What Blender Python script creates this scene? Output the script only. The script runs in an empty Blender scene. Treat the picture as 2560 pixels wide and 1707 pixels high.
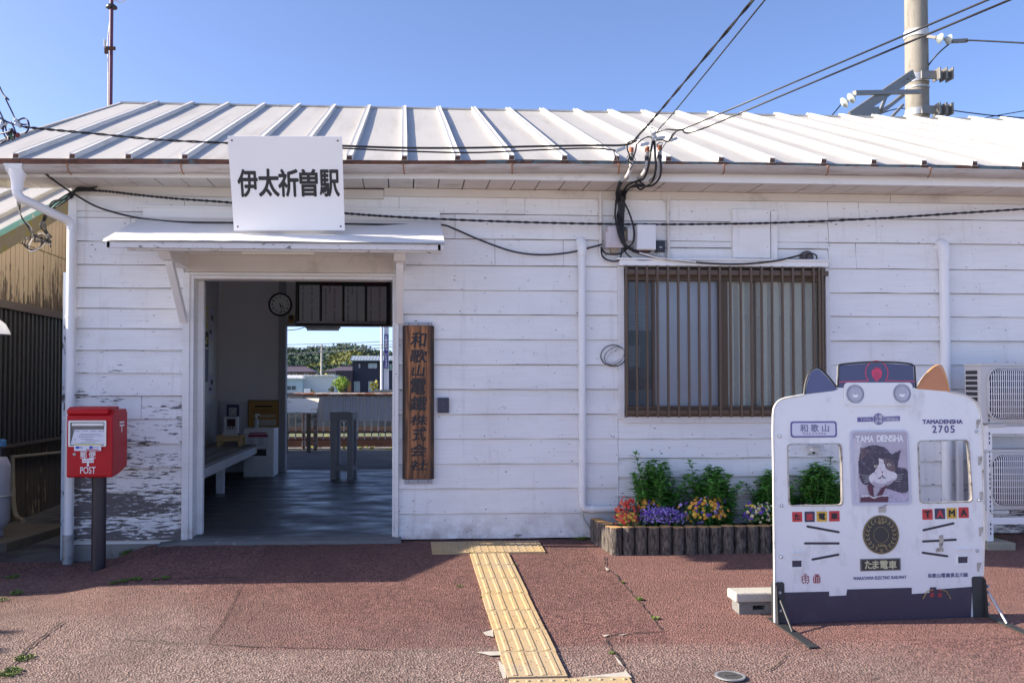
import bpy, math, random
from mathutils import Vector, Matrix, noise
R = math.radians
random.seed(7)
S = bpy.context.scene
COL = S.collection

# ------------------------------------------------------------------ camera
F_PX, CX, CY = 2250.0, 1150.0, 904.0          # focal length and principal point, photo pixels
YAW, PIT = math.atan(.0626), math.atan(.025)
CAM = Vector((0, -7.387, 1.257))
FW = Vector((math.sin(YAW)*math.cos(PIT), math.cos(YAW)*math.cos(PIT), math.sin(PIT)))
RT = Vector((math.cos(YAW), -math.sin(YAW), 0))
UP = RT.cross(FW)
cd = bpy.data.cameras.new('camera'); cam = bpy.data.objects.new('camera', cd); COL.objects.link(cam)
cam.location = CAM
cam.rotation_euler = Matrix((RT, UP, -FW)).transposed().to_euler()
cd.sensor_width = 36; cd.lens = 36*F_PX/2560
cd.shift_x = (1280-CX)/2560; cd.shift_y = (CY-853.5)/2560
cd.clip_end = 5000; cd.clip_start = .05
S.camera = cam

# ------------------------------------------------------------------ light
SUN = Vector((-1, .045, .53)).normalized()     # towards the sun
el = math.asin(SUN.z); az = math.atan2(SUN.x, SUN.y)
W = bpy.data.worlds.new('World'); S.world = W; W.use_nodes = True
nt = W.node_tree; bg = nt.nodes['Background']
sky = nt.nodes.new('ShaderNodeTexSky'); sky.sky_type = 'NISHITA'; sky.sun_disc = False
sky.sun_elevation = el; sky.sun_rotation = az; sky.air_density = .5; sky.dust_density = 1.3; sky.ozone_density = 2.8
tn = nt.nodes.new('ShaderNodeMix'); tn.data_type = 'RGBA'; tn.blend_type = 'MULTIPLY'; tn.inputs[0].default_value = 1
tn.inputs[7].default_value = (1.0, .975, 1.035, 1)          # the violet cast of this evening's clear air
nt.links.new(sky.outputs[0], tn.inputs[6]); nt.links.new(tn.outputs[2], bg.inputs[0]); bg.inputs[1].default_value = .125
sl = bpy.data.lights.new('sun', 'SUN'); so = bpy.data.objects.new('sun', sl); COL.objects.link(so)
sl.energy = 4.2; sl.angle = R(.5); sl.color = (1, .88, .72)
so.rotation_euler = SUN.to_track_quat('Z', 'Y').to_euler(); so.location = SUN*30
S.view_settings.view_transform = 'Standard'; S.view_settings.look = 'None'
S.view_settings.exposure = 1.45; S.view_settings.gamma = 1
S.cycles.max_bounces = 12; S.cycles.diffuse_bounces = 8; S.cycles.transparent_max_bounces = 16
S.cycles.use_denoising = True

# ------------------------------------------------------------------ measuring helpers (photo survey -> metres)
def ray(px, py): return RT*((px-CX)/F_PX) + UP*((CY-py)/F_PX) + FW
def P(px, py, Y=0.0):
    r = ray(px, py); t = (Y-CAM.y)/r.y; return CAM + r*t
def PX(px, py, X):
    r = ray(px, py); t = (X-CAM.x)/r.x; return CAM + r*t
def PZ(px, py, z):
    r = ray(px, py); t = (z-CAM.z)/r.z; return CAM + r*t
def sst(a, b, x):
    t = max(0, min(1, (x-a)/(b-a))); return t*t*(3-2*t)
def zg(x, y):
    if y >= 0: b = 0.0
    else: b = .067*max(y, -6.5)
    w = sst(-1.92, -2.42, x)
    if y > .3: w *= 1
    return b + w*(-.14 + .067*min(max(-y, 0), 2.0)) - .012
def G(px, py, dz=0.0):
    r = ray(px, py); z = -.1
    for _ in range(30):
        t = (z-CAM.z)/r.z; p = CAM + r*t; z = zg(p.x, p.y)
    return Vector((p.x, p.y, z+dz))

# ------------------------------------------------------------------ mesh builder
class MB:
    def __init__(s): s.v = []; s.f = []
    def add(s, vs, fs):
        n = len(s.v); s.v += [tuple(v) for v in vs]; s.f += [tuple(i+n for i in f) for f in fs]; return s
    def box(s, x0, x1, y0, y1, z0, z1):
        return s.add([(x0,y0,z0),(x1,y0,z0),(x1,y1,z0),(x0,y1,z0),(x0,y0,z1),(x1,y0,z1),(x1,y1,z1),(x0,y1,z1)],
              [(0,3,2,1),(4,5,6,7),(0,1,5,4),(1,2,6,5),(2,3,7,6),(3,0,4,7)])
    def beam(s, p0, p1, w, h, up=(0,0,1)):
        p0 = Vector(p0); p1 = Vector(p1); d = (p1-p0).normalized(); up = Vector(up)
        a = d.cross(up).normalized()*(w/2); b = a.cross(d).normalized()*(h/2)
        vs = [p+q for p in (p0, p1) for q in (-a-b, a-b, a+b, -a+b)]
        return s.add(vs, [(3,2,1,0),(4,5,6,7),(0,1,5,4),(1,2,6,5),(2,3,7,6),(3,0,4,7)])
    def tube(s, pts, r, n=8, cap=True, rs=None):
        pts = [Vector(p) for p in pts]; rings = []; a = None
        for i, p in enumerate(pts):
            d = (pts[min(i+1, len(pts)-1)]-pts[max(i-1, 0)])
            d = d.normalized() if d.length > 1e-9 else Vector((0,0,1))
            if a is None:
                a = d.orthogonal().normalized()
            else:
                a = a - d*a.dot(d)
                a = a.normalized() if a.length > 1e-6 else d.orthogonal().normalized()
            b = d.cross(a); rr = rs[i] if rs else r
            rings.append([p + a*(rr*math.cos(2*math.pi*k/n)) + b*(rr*math.sin(2*math.pi*k/n)) for k in range(n)])
        vs = [v for q in rings for v in q]; fs = []
        for i in range(len(rings)-1):
            for k in range(n):
                k2 = (k+1) % n; fs.append((i*n+k, i*n+k2, (i+1)*n+k2, (i+1)*n+k))
        if cap:
            fs.append(tuple(range(n-1, -1, -1))); m = (len(rings)-1)*n; fs.append(tuple(range(m, m+n)))
        return s.add(vs, fs)
    def cyl(s, p0, p1, r0, r1=None, n=20):
        return s.tube([p0, p1], r0, n, True, [r0, r0 if r1 is None else r1])
    def lathe(s, c, prof, n=24, axis=(0,0,1), ref=None):
        c = Vector(c); ax = Vector(axis).normalized(); a = ax.orthogonal().normalized(); b = ax.cross(a)
        vs = []; fs = []
        for r, h in prof:
            for k in range(n):
                t = 2*math.pi*k/n; vs.append(c+ax*h+a*(r*math.cos(t))+b*(r*math.sin(t)))
        for i in range(len(prof)-1):
            for k in range(n):
                k2 = (k+1) % n; fs.append((i*n+k, i*n+k2, (i+1)*n+k2, (i+1)*n+k))
        fs.append(tuple(range(n-1, -1, -1))); m = (len(prof)-1)*n; fs.append(tuple(range(m, m+n)))
        return s.add(vs, fs)
    def prism(s, pts, vec):
        n = len(pts); vec = Vector(vec); vs = [Vector(p) for p in pts]+[Vector(p)+vec for p in pts]
        fs = [tuple(range(n-1, -1, -1)), tuple(range(n, 2*n))]+[(i, (i+1) % n, (i+1) % n+n, i+n) for i in range(n)]
        return s.add(vs, fs)
    def grid(s, fn, nu, nv):
        vs = [fn(i/nu, j/nv) for j in range(nv+1) for i in range(nu+1)]
        fs = [(j*(nu+1)+i, j*(nu+1)+i+1, (j+1)*(nu+1)+i+1, (j+1)*(nu+1)+i) for j in range(nv) for i in range(nu)]
        return s.add(vs, fs)
    def ball(s, c, rx, ry=None, rz=None, nu=12, nv=8):
        ry = ry or rx; rz = rz or rx; c = Vector(c); vs = []; fs = []
        for j in range(1, nv):
            t = math.pi*j/nv
            for i in range(nu):
                p = 2*math.pi*i/nu
                vs.append(c+Vector((rx*math.sin(t)*math.cos(p), ry*math.sin(t)*math.sin(p), rz*math.cos(t))))
        top = len(vs); vs.append(c+Vector((0,0,rz))); vs.append(c-Vector((0,0,rz)))
        for j in range(nv-2):
            for i in range(nu):
                i2 = (i+1) % nu; fs.append((j*nu+i, (j+1)*nu+i, (j+1)*nu+i2, j*nu+i2))
        for i in range(nu):
            i2 = (i+1) % nu; fs.append((top, i, i2)); fs.append((top+1, (nv-2)*nu+i2, (nv-2)*nu+i))
        return s.add(vs, fs)
    def mapped(s, vf, O, u, w, n):
        vs, fs = vf; O = Vector(O); u = Vector(u); w = Vector(w); n = Vector(n)
        return s.add([O+u*a+w*b+n*c for a, b, c in vs], fs)

def spl(pts, k=8):
    pts = [Vector(p) for p in pts]
    if len(pts) < 3: return pts
    q = [pts[0]*2-pts[1]]+pts+[pts[-1]*2-pts[-2]]; out = []
    for i in range(1, len(q)-2):
        a, b, c, d = q[i-1:i+3]
        for j in range(k):
            t = j/k
            out.append(.5*((2*b)+(c-a)*t+(2*a-5*b+4*c-d)*t*t+(3*b-a-3*c+d)*t**3))
    out.append(pts[-1]); return out

def link(o, parent=None):
    COL.objects.link(o)
    if parent is not None:
        o.parent = parent
    return o
def wm(o):
    m = o.matrix_parent_inverse @ o.matrix_basis if o.parent else o.matrix_basis.copy()
    return wm(o.parent) @ m if o.parent else m
def obj(name, mb, m, parent=None, smooth=None, bevel=0, seg=2):
    me = bpy.data.meshes.new(name); me.from_pydata(mb.v, [], mb.f); me.validate()
    me.materials.append(m)
    o = bpy.data.objects.new(name, me); link(o, parent)
    if parent is not None:
        o.matrix_parent_inverse = wm(parent).inverted()      # part meshes are modelled in place
    if bevel:
        b = o.modifiers.new('bevel', 'BEVEL'); b.width = bevel; b.segments = seg; b.limit_method = 'ANGLE'; b.angle_limit = R(40)
        b.harden_normals = False
    if smooth is not None:
        me.shade_smooth()
        if smooth > 0: me.set_sharp_from_angle(angle=R(smooth))
    return o
def tag(o, label=None, cat=None, group=None, kind=None):
    if label: o['label'] = label
    if cat: o['category'] = cat
    if group: o['group'] = group
    if kind: o['kind'] = kind
    return o
def thing(name, label, cat, loc=(0,0,0), rz=0, group=None):
    o = bpy.data.objects.new(name, None); o.empty_display_size = .1; o.location = loc; o.rotation_euler = (0,0,rz); link(o)
    return tag(o, label, cat, group)
def struct(name, mb, m, parent=None, **k):
    o = obj(name, mb, m, parent, **k)
    if parent is None: o['kind'] = 'structure'
    return o
def copy_tree(o, parent=None):
    c = o.copy(); COL.objects.link(c)
    if parent is not None: c.parent = parent
    for ch in list(o.children): copy_tree(ch, c)
    return c

# flat filled shapes (holes allowed) and lettering, as (verts, faces) in a local plane
def _curve_vf(cu):
    o = bpy.data.objects.new('tmp', cu); COL.objects.link(o)
    dg = bpy.context.evaluated_depsgraph_get()
    me = bpy.data.meshes.new_from_object(o.evaluated_get(dg))
    vs = [tuple(v.co) for v in me.vertices]; fs = [tuple(p.vertices) for p in me.polygons]
    bpy.data.objects.remove(o); bpy.data.curves.remove(cu); bpy.data.meshes.remove(me)
    return vs, fs
def fill(loops, depth=.001):
    cu = bpy.data.curves.new('c', 'CURVE'); cu.dimensions = '2D'; cu.fill_mode = 'BOTH'; cu.extrude = depth/2
    for lp in loops:
        sp = cu.splines.new('POLY'); sp.points.add(len(lp)-1)
        for p, (x, y) in zip(sp.points, lp): p.co = (x, y, 0, 1)
        sp.use_cyclic_u = True
    vs, fs = _curve_vf(cu)
    return [(x, y, z+depth/2) for x, y, z in vs], fs
def text(body, cx, cy, w=None, h=None, bold=0.0, depth=.0008, rot=0, italic=0, sx=1.0):
    cu = bpy.data.curves.new('t', 'FONT'); cu.body = body; cu.extrude = .01; cu.shear = italic
    cu.resolution_u = 4
    vs, fs = _curve_vf(cu)
    if not vs: return [], []
    x0 = min(v[0] for v in vs); x1 = max(v[0] for v in vs); y0 = min(v[1] for v in vs); y1 = max(v[1] for v in vs)
    kx = (w/(x1-x0)) if w else None; ky = (h/(y1-y0)) if h else None
    if kx is None: kx = ky*sx
    if ky is None: ky = kx
    c, s = math.cos(rot), math.sin(rot); out = []; fo = []
    nb = 0 if bold <= 0 else (8 if bold > .02 else 6)
    sh = [(0, 0)]+[(bold*kx*math.cos(2*math.pi*i/nb), bold*ky*math.sin(2*math.pi*i/nb)) for i in range(nb)]
    for j, (dx, dy) in enumerate(sh):                 # heavier strokes: the same outline laid round itself
        n0 = len(out)
        for x, y, z in vs:
            a = (x-(x0+x1)/2)*kx+dx; b = (y-(y0+y1)/2)*ky+dy
            out.append((cx+a*c-b*s, cy+a*s+b*c, (depth if z > 0 else 0)+j*.00005))
        fo += [tuple(i+n0 for i in f) for f in fs]
    return out, fo
def rrect(x0, x1, y0, y1, r, n=6):
    r = min(r, abs(x1-x0)/2, abs(y1-y0)/2); out = []
    for cx, cy, a in ((x1-r, y1-r, 0), (x0+r, y1-r, 90), (x0+r, y0+r, 180), (x1-r, y0+r, 270)):
        for k in range(n+1):
            t = R(a+90*k/n); out.append((cx+r*math.cos(t), cy+r*math.sin(t)))
    return out
def circ(cx, cy, r, n=40, ry=None):
    return [(cx+r*math.cos(2*math.pi*k/n), cy+(ry or r)*math.sin(2*math.pi*k/n)) for k in range(n)]

# ------------------------------------------------------------------ materials
MATS = {}
def _new(name):
    m = bpy.data.materials.new(name); m.use_nodes = True; t = m.node_tree
    return m, t, t.nodes['Principled BSDF']
def nd(t, typ, **kw):
    n = t.nodes.new(typ)
    for k, v in kw.items(): setattr(n, k, v)
    return n
def mixc(t, fac, a, b, blend='MIX'):
    n = t.nodes.new('ShaderNodeMix'); n.data_type = 'RGBA'; n.blend_type = blend
    for i, x in ((0, fac), (6, a), (7, b)):
        if isinstance(x, (int, float)): n.inputs[i].default_value = x
        elif isinstance(x, tuple): n.inputs[i].default_value = (*x[:3], 1)
        else: t.links.new(x, n.inputs[i])
    return n.outputs[2]
def math_(t, op, a, b=0.0, c=None):
    n = nd(t, 'ShaderNodeMath', operation=op)
    for i, x in enumerate((a, b, c)):
        if x is None: continue
        if isinstance(x, (int, float)): n.inputs[i].default_value = x
        else: t.links.new(x, n.inputs[i])
    return n.outputs[0]
def noise_(t, scale, detail=4, rough=.55, vec=None, stretch=None, dist=0):
    if vec is None: vec = nd(t, 'ShaderNodeNewGeometry').outputs['Position']
    if stretch:
        mp = nd(t, 'ShaderNodeMapping'); mp.inputs['Scale'].default_value = stretch; t.links.new(vec, mp.inputs[0]); vec = mp.outputs[0]
    n = nd(t, 'ShaderNodeTexNoise'); n.inputs['Scale'].default_value = scale; n.inputs['Detail'].default_value = detail
    n.inputs['Roughness'].default_value = rough; n.inputs['Distortion'].default_value = dist
    t.links.new(vec, n.inputs['Vector']); return n.outputs[0]
def ramp(t, x, a, b, lo=0.0, hi=1.0):
    n = nd(t, 'ShaderNodeMapRange'); n.inputs[1].default_value = a; n.inputs[2].default_value = b
    n.inputs[3].default_value = lo; n.inputs[4].default_value = hi; n.clamp = True
    t.links.new(x, n.inputs[0]); return n.outputs[0]
def bump_(t, p, h, strength=.3, dist=.01):
    b = nd(t, 'ShaderNodeBump'); b.inputs['Strength'].default_value = strength; b.inputs['Distance'].default_value = dist
    t.links.new(h, b.inputs['Height']); t.links.new(b.outputs[0], p.inputs['Normal'])
def M(name, col, rough=.6, var=.12, scale=6, dirt=None, dthr=(.55, .75), dscale=3, dstretch=None, bump=0, bscale=80,
      metal=0, stretch=None, spec=.5, bstretch=None):
    if name in MATS: return MATS[name]
    m, t, p = _new(name)
    lo = tuple(c*(1-var) for c in col); hi = tuple(min(1, c*(1+var)) for c in col)
    c = mixc(t, noise_(t, scale, 5, stretch=stretch), lo, hi)
    if dirt:
        c = mixc(t, ramp(t, noise_(t, dscale, 7, .65, stretch=dstretch), *dthr), c, dirt)
    t.links.new(c, p.inputs['Base Color'])
    p.inputs['Roughness'].default_value = rough; p.inputs['Metallic'].default_value = metal
    p.inputs['Specular IOR Level'].default_value = spec
    if bump: bump_(t, p, noise_(t, bscale, 3, stretch=bstretch), bump)
    MATS[name] = m; return m

def paint_mat(name, base, wood, thr_lo=.50):
    """old white paint on boards, flaking off to grey wood where the 'wear' attribute is high"""
    m, t, p = _new(name)
    at = nd(t, 'ShaderNodeAttribute', attribute_name='wear').outputs['Fac']
    pos = nd(t, 'ShaderNodeNewGeometry').outputs['Position']
    n1 = noise_(t, 1.0, 6, .68, stretch=(9, 9, 62), dist=.35)
    n2 = noise_(t, 1.0, 3, .5, stretch=(1.6, 1.6, 9))
    mix = math_(t, 'ADD', math_(t, 'MULTIPLY', n1, .62), math_(t, 'MULTIPLY', n2, .38))
    thr = math_(t, 'MULTIPLY_ADD', at, -.34, .80)
    fac = ramp(t, math_(t, 'SUBTRACT', mix, thr), 0, .022)
    dotn = noise_(t, 1.0, 2, .5, stretch=(26, 26, 60))
    chips = ramp(t, math_(t, 'MULTIPLY_ADD', at, .03, dotn), .745, .76)
    fac = math_(t, 'MAXIMUM', fac, chips)
    tone = mixc(t, noise_(t, 1.0, 5, stretch=(1.2, 1.2, 5)), tuple(c*.90 for c in base), tuple(min(1, c*1.05) for c in base))
    grime = ramp(t, noise_(t, 1.0, 6, .65, stretch=(.9, .9, 2.2)), .48, .76, 0, .55)
    tone = mixc(t, grime, tone, tuple(c*k for c, k in zip(base, (.74, .70, .66))))
    drip = ramp(t, noise_(t, 1.0, 5, .6, stretch=(17, 17, .9)), .58, .78, 0, .42)
    tone = mixc(t, drip, tone, tuple(c*k for c, k in zip(base, (.66, .61, .56))))
    sz = nd(t, 'ShaderNodeSeparateXYZ'); t.links.new(pos, sz.inputs[0])
    splash = math_(t, 'MULTIPLY', ramp(t, sz.outputs[2], .26, .01), ramp(t, noise_(t, 1.0, 5, .65, stretch=(6, 6, 7)), .40, .66, 0, .75))
    tone = mixc(t, splash, tone, (.33, .27, .24))
    grain = noise_(t, 1.0, 4, .6, stretch=(2.5, 2.5, 130))
    tone = mixc(t, ramp(t, grain, .50, .72, 0, .26), tone, tuple(c*.6 for c in base))
    wd = mixc(t, noise_(t, 1.0, 4, stretch=(4, 4, 120)), tuple(c*.55 for c in wood), tuple(c*1.4 for c in wood))
    t.links.new(mixc(t, fac, tone, wd), p.inputs['Base Color'])
    p.inputs['Roughness'].default_value = .55; p.inputs['Specular IOR Level'].default_value = .35
    bump_(t, p, math_(t, 'SUBTRACT', math_(t, 'MULTIPLY', grain, .5), fac), .45, .004)
    MATS[name] = m; return m

WHITE = (.80, .79, .78)
m_siding = paint_mat('old_white_paint', (.83, .82, .815), (.12, .105, .105))
m_trim = M('trim_paint', (.78, .77, .76), .5, .06, 4, dirt=(.36, .33, .30), dthr=(.60, .86), dscale=4, dstretch=(1, 1, 2), bump=.12, bscale=60, bstretch=(1, 1, .3))
m_soffit = M('soffit_paint', (.62, .57, .52), .6, .1, 3, dirt=(.30, .25, .21), dthr=(.56, .82), dscale=2.5, dstretch=(1, 3, 1))
m_roof = None
def roof_mat():
    m, t, p = _new('painted_roof_metal')
    a = mixc(t, noise_(t, 1.2, 5), (.41, .395, .365), (.50, .485, .45))
    a = mixc(t, ramp(t, noise_(t, 1.0, 6, .7, stretch=(4, .5, .5)), .50, .74, 0, .6), a, (.27, .25, .215))
    rust = ramp(t, noise_(t, 1.0, 5, .7, stretch=(5, 9, 9)), .72, .76)
    a = mixc(t, math_(t, 'MULTIPLY', rust, .55), a, (.42, .27, .17))
    t.links.new(a, p.inputs['Base Color']); p.inputs['Roughness'].default_value = .45; p.inputs['Specular IOR Level'].default_value = .35
    bump_(t, p, noise_(t, 3, 3), .10, .03)
    return m
m_roof = roof_mat()
m_ribp = M('rib_paint', (.58, .57, .54), .45, .06, 5, dirt=(.40, .36, .31), dthr=(.55, .8), dscale=2.5, dstretch=(3, .6, 1))
def rust_flash():
    m, t, p = _new('rusty_flashing')
    n = noise_(t, 1.0, 5, .6, stretch=(2.4, 8, 8))
    sx = nd(t, 'ShaderNodeSeparateXYZ'); t.links.new(nd(t, 'ShaderNodeNewGeometry').outputs['Position'], sx.inputs[0])
    n = math_(t, 'ADD', n, ramp(t, sx.outputs[0], -1.0, 1.2, .17, -.02))
    a = mixc(t, ramp(t, n, .50, .56), (.085, .135, .155), (.125, .050, .030))
    a = mixc(t, ramp(t, noise_(t, 18, 4), .5, .7), a, (.05, .03, .024), 'MIX')
    t.links.new(a, p.inputs['Base Color']); p.inputs['Roughness'].default_value = .75
    return m
m_flash = rust_flash()
m_rustend = M('rusted_iron', (.085, .042, .028), .85, .4, 30)
m_gutter = M('weathered_gutter', (.43, .39, .365), .42, .08, 3, dirt=(.24, .185, .145), dthr=(.46, .72), dscale=2.2, dstretch=(1, 8, 8))
m_bracket = M('gutter_bracket_rust', (.30, .14, .07), .8, .35, 40)
m_pvc = M('white_pipe', (.78, .78, .79), .38, .04, 5, dirt=(.5, .48, .46), dthr=(.66, .9), dscale=5)
m_galv = M('galvanised_steel', (.42, .44, .46), .38, .15, 20, metal=.55)
m_conc = M('old_concrete', (.235, .225, .205), .9, .22, 9, dirt=(.08, .085, .07), dthr=(.52, .72), dscale=4, bump=.35, bscale=60)
m_floor = None
def floor_mat():
    m, t, p = _new('waiting_room_floor')
    a = mixc(t, noise_(t, 1.5, 6, .65), (.045, .044, .045), (.10, .097, .095))
    t.links.new(a, p.inputs['Base Color'])
    w = noise_(t, 1.0, 5, .6, stretch=(1.7, 3.4, 1))
    t.links.new(ramp(t, w, .36, .62, .30, .60), p.inputs['Roughness'])
    p.inputs['Specular IOR Level'].default_value = .5
    bump_(t, p, noise_(t, 1.0, 3, .5, stretch=(2.6, 5.0, 1)), .11, .02)
    return m
m_floor = floor_mat()
m_brown = M('brown_aluminium', (.115, .075, .050), .42, .12, 14, metal=.25)
m_brown2 = M('brown_aluminium_dark', (.040, .028, .021), .5, .12, 14, metal=.2)
m_black = M('black_cable', (.012, .012, .014), .5, .1, 20)
m_grey = M('grey_plastic', (.50, .50, .52), .5, .08, 10)
m_dark = M('dark_metal', (.030, .030, .034), .45, .2, 20, metal=.3)
m_inner = M('inner_plaster', (.76, .74, .74), .8, .06, 3, dirt=(.62, .60, .58), dthr=(.6, .9), dscale=1.5)
m_innerw = M('inner_wainscot', (.62, .63, .67), .6, .06, 3)
m_ceil = M('inner_ceiling', (.70, .69, .67), .9, .06, 3)
m_white = M('white_enamel', (.79, .79, .80), .35, .03, 4)
m_lamp = M('lamp_tube_off', (.80, .80, .70), .3, .02, 4)
m_ink = M('black_ink', (.016, .015, .02), .55, .1, 10)

# ================================================================== STATION BUILDING
XL = P(190, 900).x                       # left end of the front siding
XR = 7.6
bld = thing('station_building', 'white clapboard railway station with ribbed white metal roof and open waiting room', 'station')
def zpx(px, py, Y=0): return P(px, py, Y).z
X_D0, X_D1 = P(459, 900).x, P(997, 900).x           # door frame outer edges
X_W0, X_W1 = P(1543, 850).x, P(2071, 850).x         # window trim outer edges
Z_DT = P(700, 684).z                                 # top of the door frame
Z_LT = P(700, 600).z
def wear_at(x, z, r):
    w = .30
    if x < X_D0+.02:
        w = .42 + .31*sst(1.6, .9, z) + .20*sst(.7, .2, z) + .16*sst(X_D0-.35, XL, x)*sst(1.9, 1.4, z)
    elif X_W0-.05 < x < 3.6:
        w = .34 + .22*sst(.95, .6, z)*sst(.0, .1, z)
    elif x >= 3.6:
        w = .34 + (.24 if 1.02 < z < 1.5 else .08)*sst(1.9, 1.2, z) + .26*sst(.9, .4, z)
    if z < .10: w += .12
    return w + r*.10
sid_v = []; sid_f = []; sid_w = []; gapm = MB()
def board(x0, x1, z0, z1, y_in=0.0):
    n = max(1, int((x1-x0)/.16)); rr = random.uniform(-1, 1); off = random.uniform(-.002, .002)
    t0 = .027 + random.uniform(-.004, .006); t1 = .007
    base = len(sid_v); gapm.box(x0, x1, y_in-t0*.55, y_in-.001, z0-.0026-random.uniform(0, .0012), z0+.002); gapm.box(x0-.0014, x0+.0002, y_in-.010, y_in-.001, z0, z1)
    for i in range(n+1):
        x = x0+(x1-x0)*i/n
        dz = random.uniform(-.0022, .0018); dy = random.uniform(-.0016, .0016)
        zz0 = z0+dz
        for (y, z) in ((-t1+off, z1+.012), (-(t0+t1)/2+off+dy*.5, (z0+z1)/2), (-t0+off+dy, zz0), (-.0005, zz0)):
            sid_v.append((x, y+y_in, z)); sid_w.append(max(0, wear_at(x, z, rr)))
    for i in range(n):
        a = base+i*4
        for k in range(3): sid_f.append((a+k, a+k+1, a+k+5, a+k+4))
    sid_f.append((base, base+3, base+2, base+1)); e = base+n*4
    sid_f.append((e, e+1, e+2, e+3))
def sect(x0, x1, zs, joints=()):
    for i in range(len(zs)-1):
        cuts = [x0]
        for j in joints:
            if j[0] == i: cuts += [c for c in j[1:] if x0 < c < x1]
        cuts.append(x1)
        for a, b in zip(cuts, cuts[1:]): board(a+.0015, b-.0015, zs[i], zs[i+1])
zA = [zpx(320, y) for y in (1348, 1288, 1228, 1169, 1108, 1047, 989, 932, 875, 821, 771, 720, 662, 604, 545)]
zTop = [2.60, 2.70, 2.80]
zA = zA+[max(zA[-1]+.05, 2.62), 2.80]
zB = [.0, .203, .407, .607, .81, 1.013, 1.217, 1.42, 1.625, 1.83, 2.03, 2.235, 2.454, 2.66, 2.80]
zC = [zpx(1750, y) for y in (1345, 1285, 1238, 1190, 1143, 1095, 1047)]
zCt = [zpx(1750, 656), zpx(1750, 620), 2.454, 2.62, 2.80]
sect(XL, X_D0, zA, [(13, -2.2), (5, -2.1)])
sect(X_D0, X_D1, [Z_LT+.12, 2.62, 2.80])
sect(X_D1, X_W0, zB, [(11, .75, 1.32), (12, .42), (13, 1.0)])
sect(X_W0, X_W1, zC, [(2, 2.4)])
sect(X_W0, X_W1, zCt)
sect(X_W1, XR, zB, [(12, 4.0, 5.6), (11, 3.82), (13, 3.85), (5, 5.2), (8, 6.1)])
mbS = MB(); mbS.v = sid_v; mbS.f = sid_f
o = obj('siding', mbS, m_siding, bld)
obj('board_gap_shade', gapm, M('gap_shade', (.060, .052, .046), .95, .3, 9), bld)  # dark strips: painted shade under each lap, plus the board end joints
att = o.data.attributes.new('wear', 'FLOAT', 'POINT')
if len(att.data) == len(sid_w):
    for i, w in enumerate(sid_w): att.data[i].value = w

nl = MB(); nrm_ = random.Random(4)
for i in range(0, len(sid_v), 4):
    x, y, z = sid_v[i+2]
    if nrm_.random() < .30:
        x += nrm_.uniform(-.05, .05); z += nrm_.choice((.018, .022, .03)); r_ = nrm_.uniform(.0022, .0042)
        nl.lathe((x, y-.0004+.0001, z), [(r_, -.004), (r_, .0012), (r_*.5, .0016)], 7, (0, -1, 0))
nlo = obj('nail_heads', nl, M('rusty_nail', (.10, .075, .06), .8, .4, 60), bld); nlo['kind'] = 'stuff'
# wall cores behind the siding, gable and rear walls, partitions
c = MB()
c.box(XL, X_D0+.03, .002, .11, -.02, 2.80).box(X_D0+.03, X_D1-.03, .002, .11, Z_DT-.03, 2.80).box(X_D1-.03, X_W0+.04, .002, .11, 0, 2.80)
c.box(X_W0+.04, X_W1-.04, .002, .11, 0, zpx(1800, 1045)).box(X_W0+.04, X_W1-.04, .002, .11, zpx(1800, 668), 2.80).box(X_W1-.04, XR, .002, .11, 0, 2.80)
obj('wall_core', c, m_trim, bld)
RDG_Y, EAV_Y = 3.42, -.43
Z_E = 2.99; Z_R = P(1009, 272, RDG_Y).z; SLP = (Z_R-Z_E)/(RDG_Y-EAV_Y)
REAR_Y = 2*RDG_Y-EAV_Y
def pw(x, tab):
    if x <= tab[0][0]: return tab[0][1]
    for (a, ya), (b, yb) in zip(tab, tab[1:]):
        if x <= b: return ya+(yb-ya)*(x-a)/(b-a)
    return tab[-1][1]
def edz(x): return pw(x, ((-3.4, -.032), (0, .002), (1, .022), (2.4, .030), (8, .030)))      # the old eave sags
def gdz(x): return pw(x, ((-3.4, -.064), (-2.75, -.056), (0, -.014), (1, .004), (2.4, .022), (3.5, .024), (4.7, .018), (8, .0)))
gw = MB()
pts = [(XL-.06, .03, -.15), (XL-.06, 5.55, -.15), (XL-.06, 5.55, 2.9), (XL-.06, 5.55, Z_E+SLP*(REAR_Y-5.55)-.08), (XL-.06, RDG_Y, Z_R-.08), (XL-.06, .03, Z_E+SLP*.46-.08)]
gw.prism(pts, (.05, 0, 0)); obj('gable_wall', gw, m_trim, bld)
obj('gable_wall', MB().prism([(XR-.05, y, z) for x, y, z in pts], (.05, 0, 0)), m_trim, bld)
BW = 5.45                                            # platform-side wall
XO0 = P(713, 950, BW).x; XO1 = 1.35; ZO = P(850, 815, BW).z  # room and rear opening widened out of view to let in more light
iw = MB()
iw.box(XL-.01, XO0, BW, BW+.1, 0, 2.9).box(XO0, XO1, BW, BW+.1, ZO, 2.9).box(XO1, 1.7, BW, BW+.1, 0, 2.9).box(1.7, 4.4, BW, BW+.1, 0, .9).box(1.7, 4.4, BW, BW+.1, 2.1, 2.9).box(4.4, XR-.05, BW, BW+.1, 0, 2.9)
iw.box(1.42, 1.50, .11, BW, 0, 2.86)
iw.box(XL-.01, XL+.02, .11, BW, 0, 2.86)
iw.box(4.6, 4.66, .11, BW, 0, 2.86)
obj('inner_wall', iw, m_inner, bld)
ws = MB()
for i in range(30):
    y = .2+i*.175; ws.box(XL+.02, XL+.034+(.003 if i % 2 else 0), y, y+.172, .03, .98)
ws.box(XL+.02, XL+.05, .2, BW, .98, 1.03)
ws.box(XL+.05, XO0-.1, BW-.02, BW, .03, .98).box(XL+.05, XO0-.1, BW-.035, BW, .98, 1.02)
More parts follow.
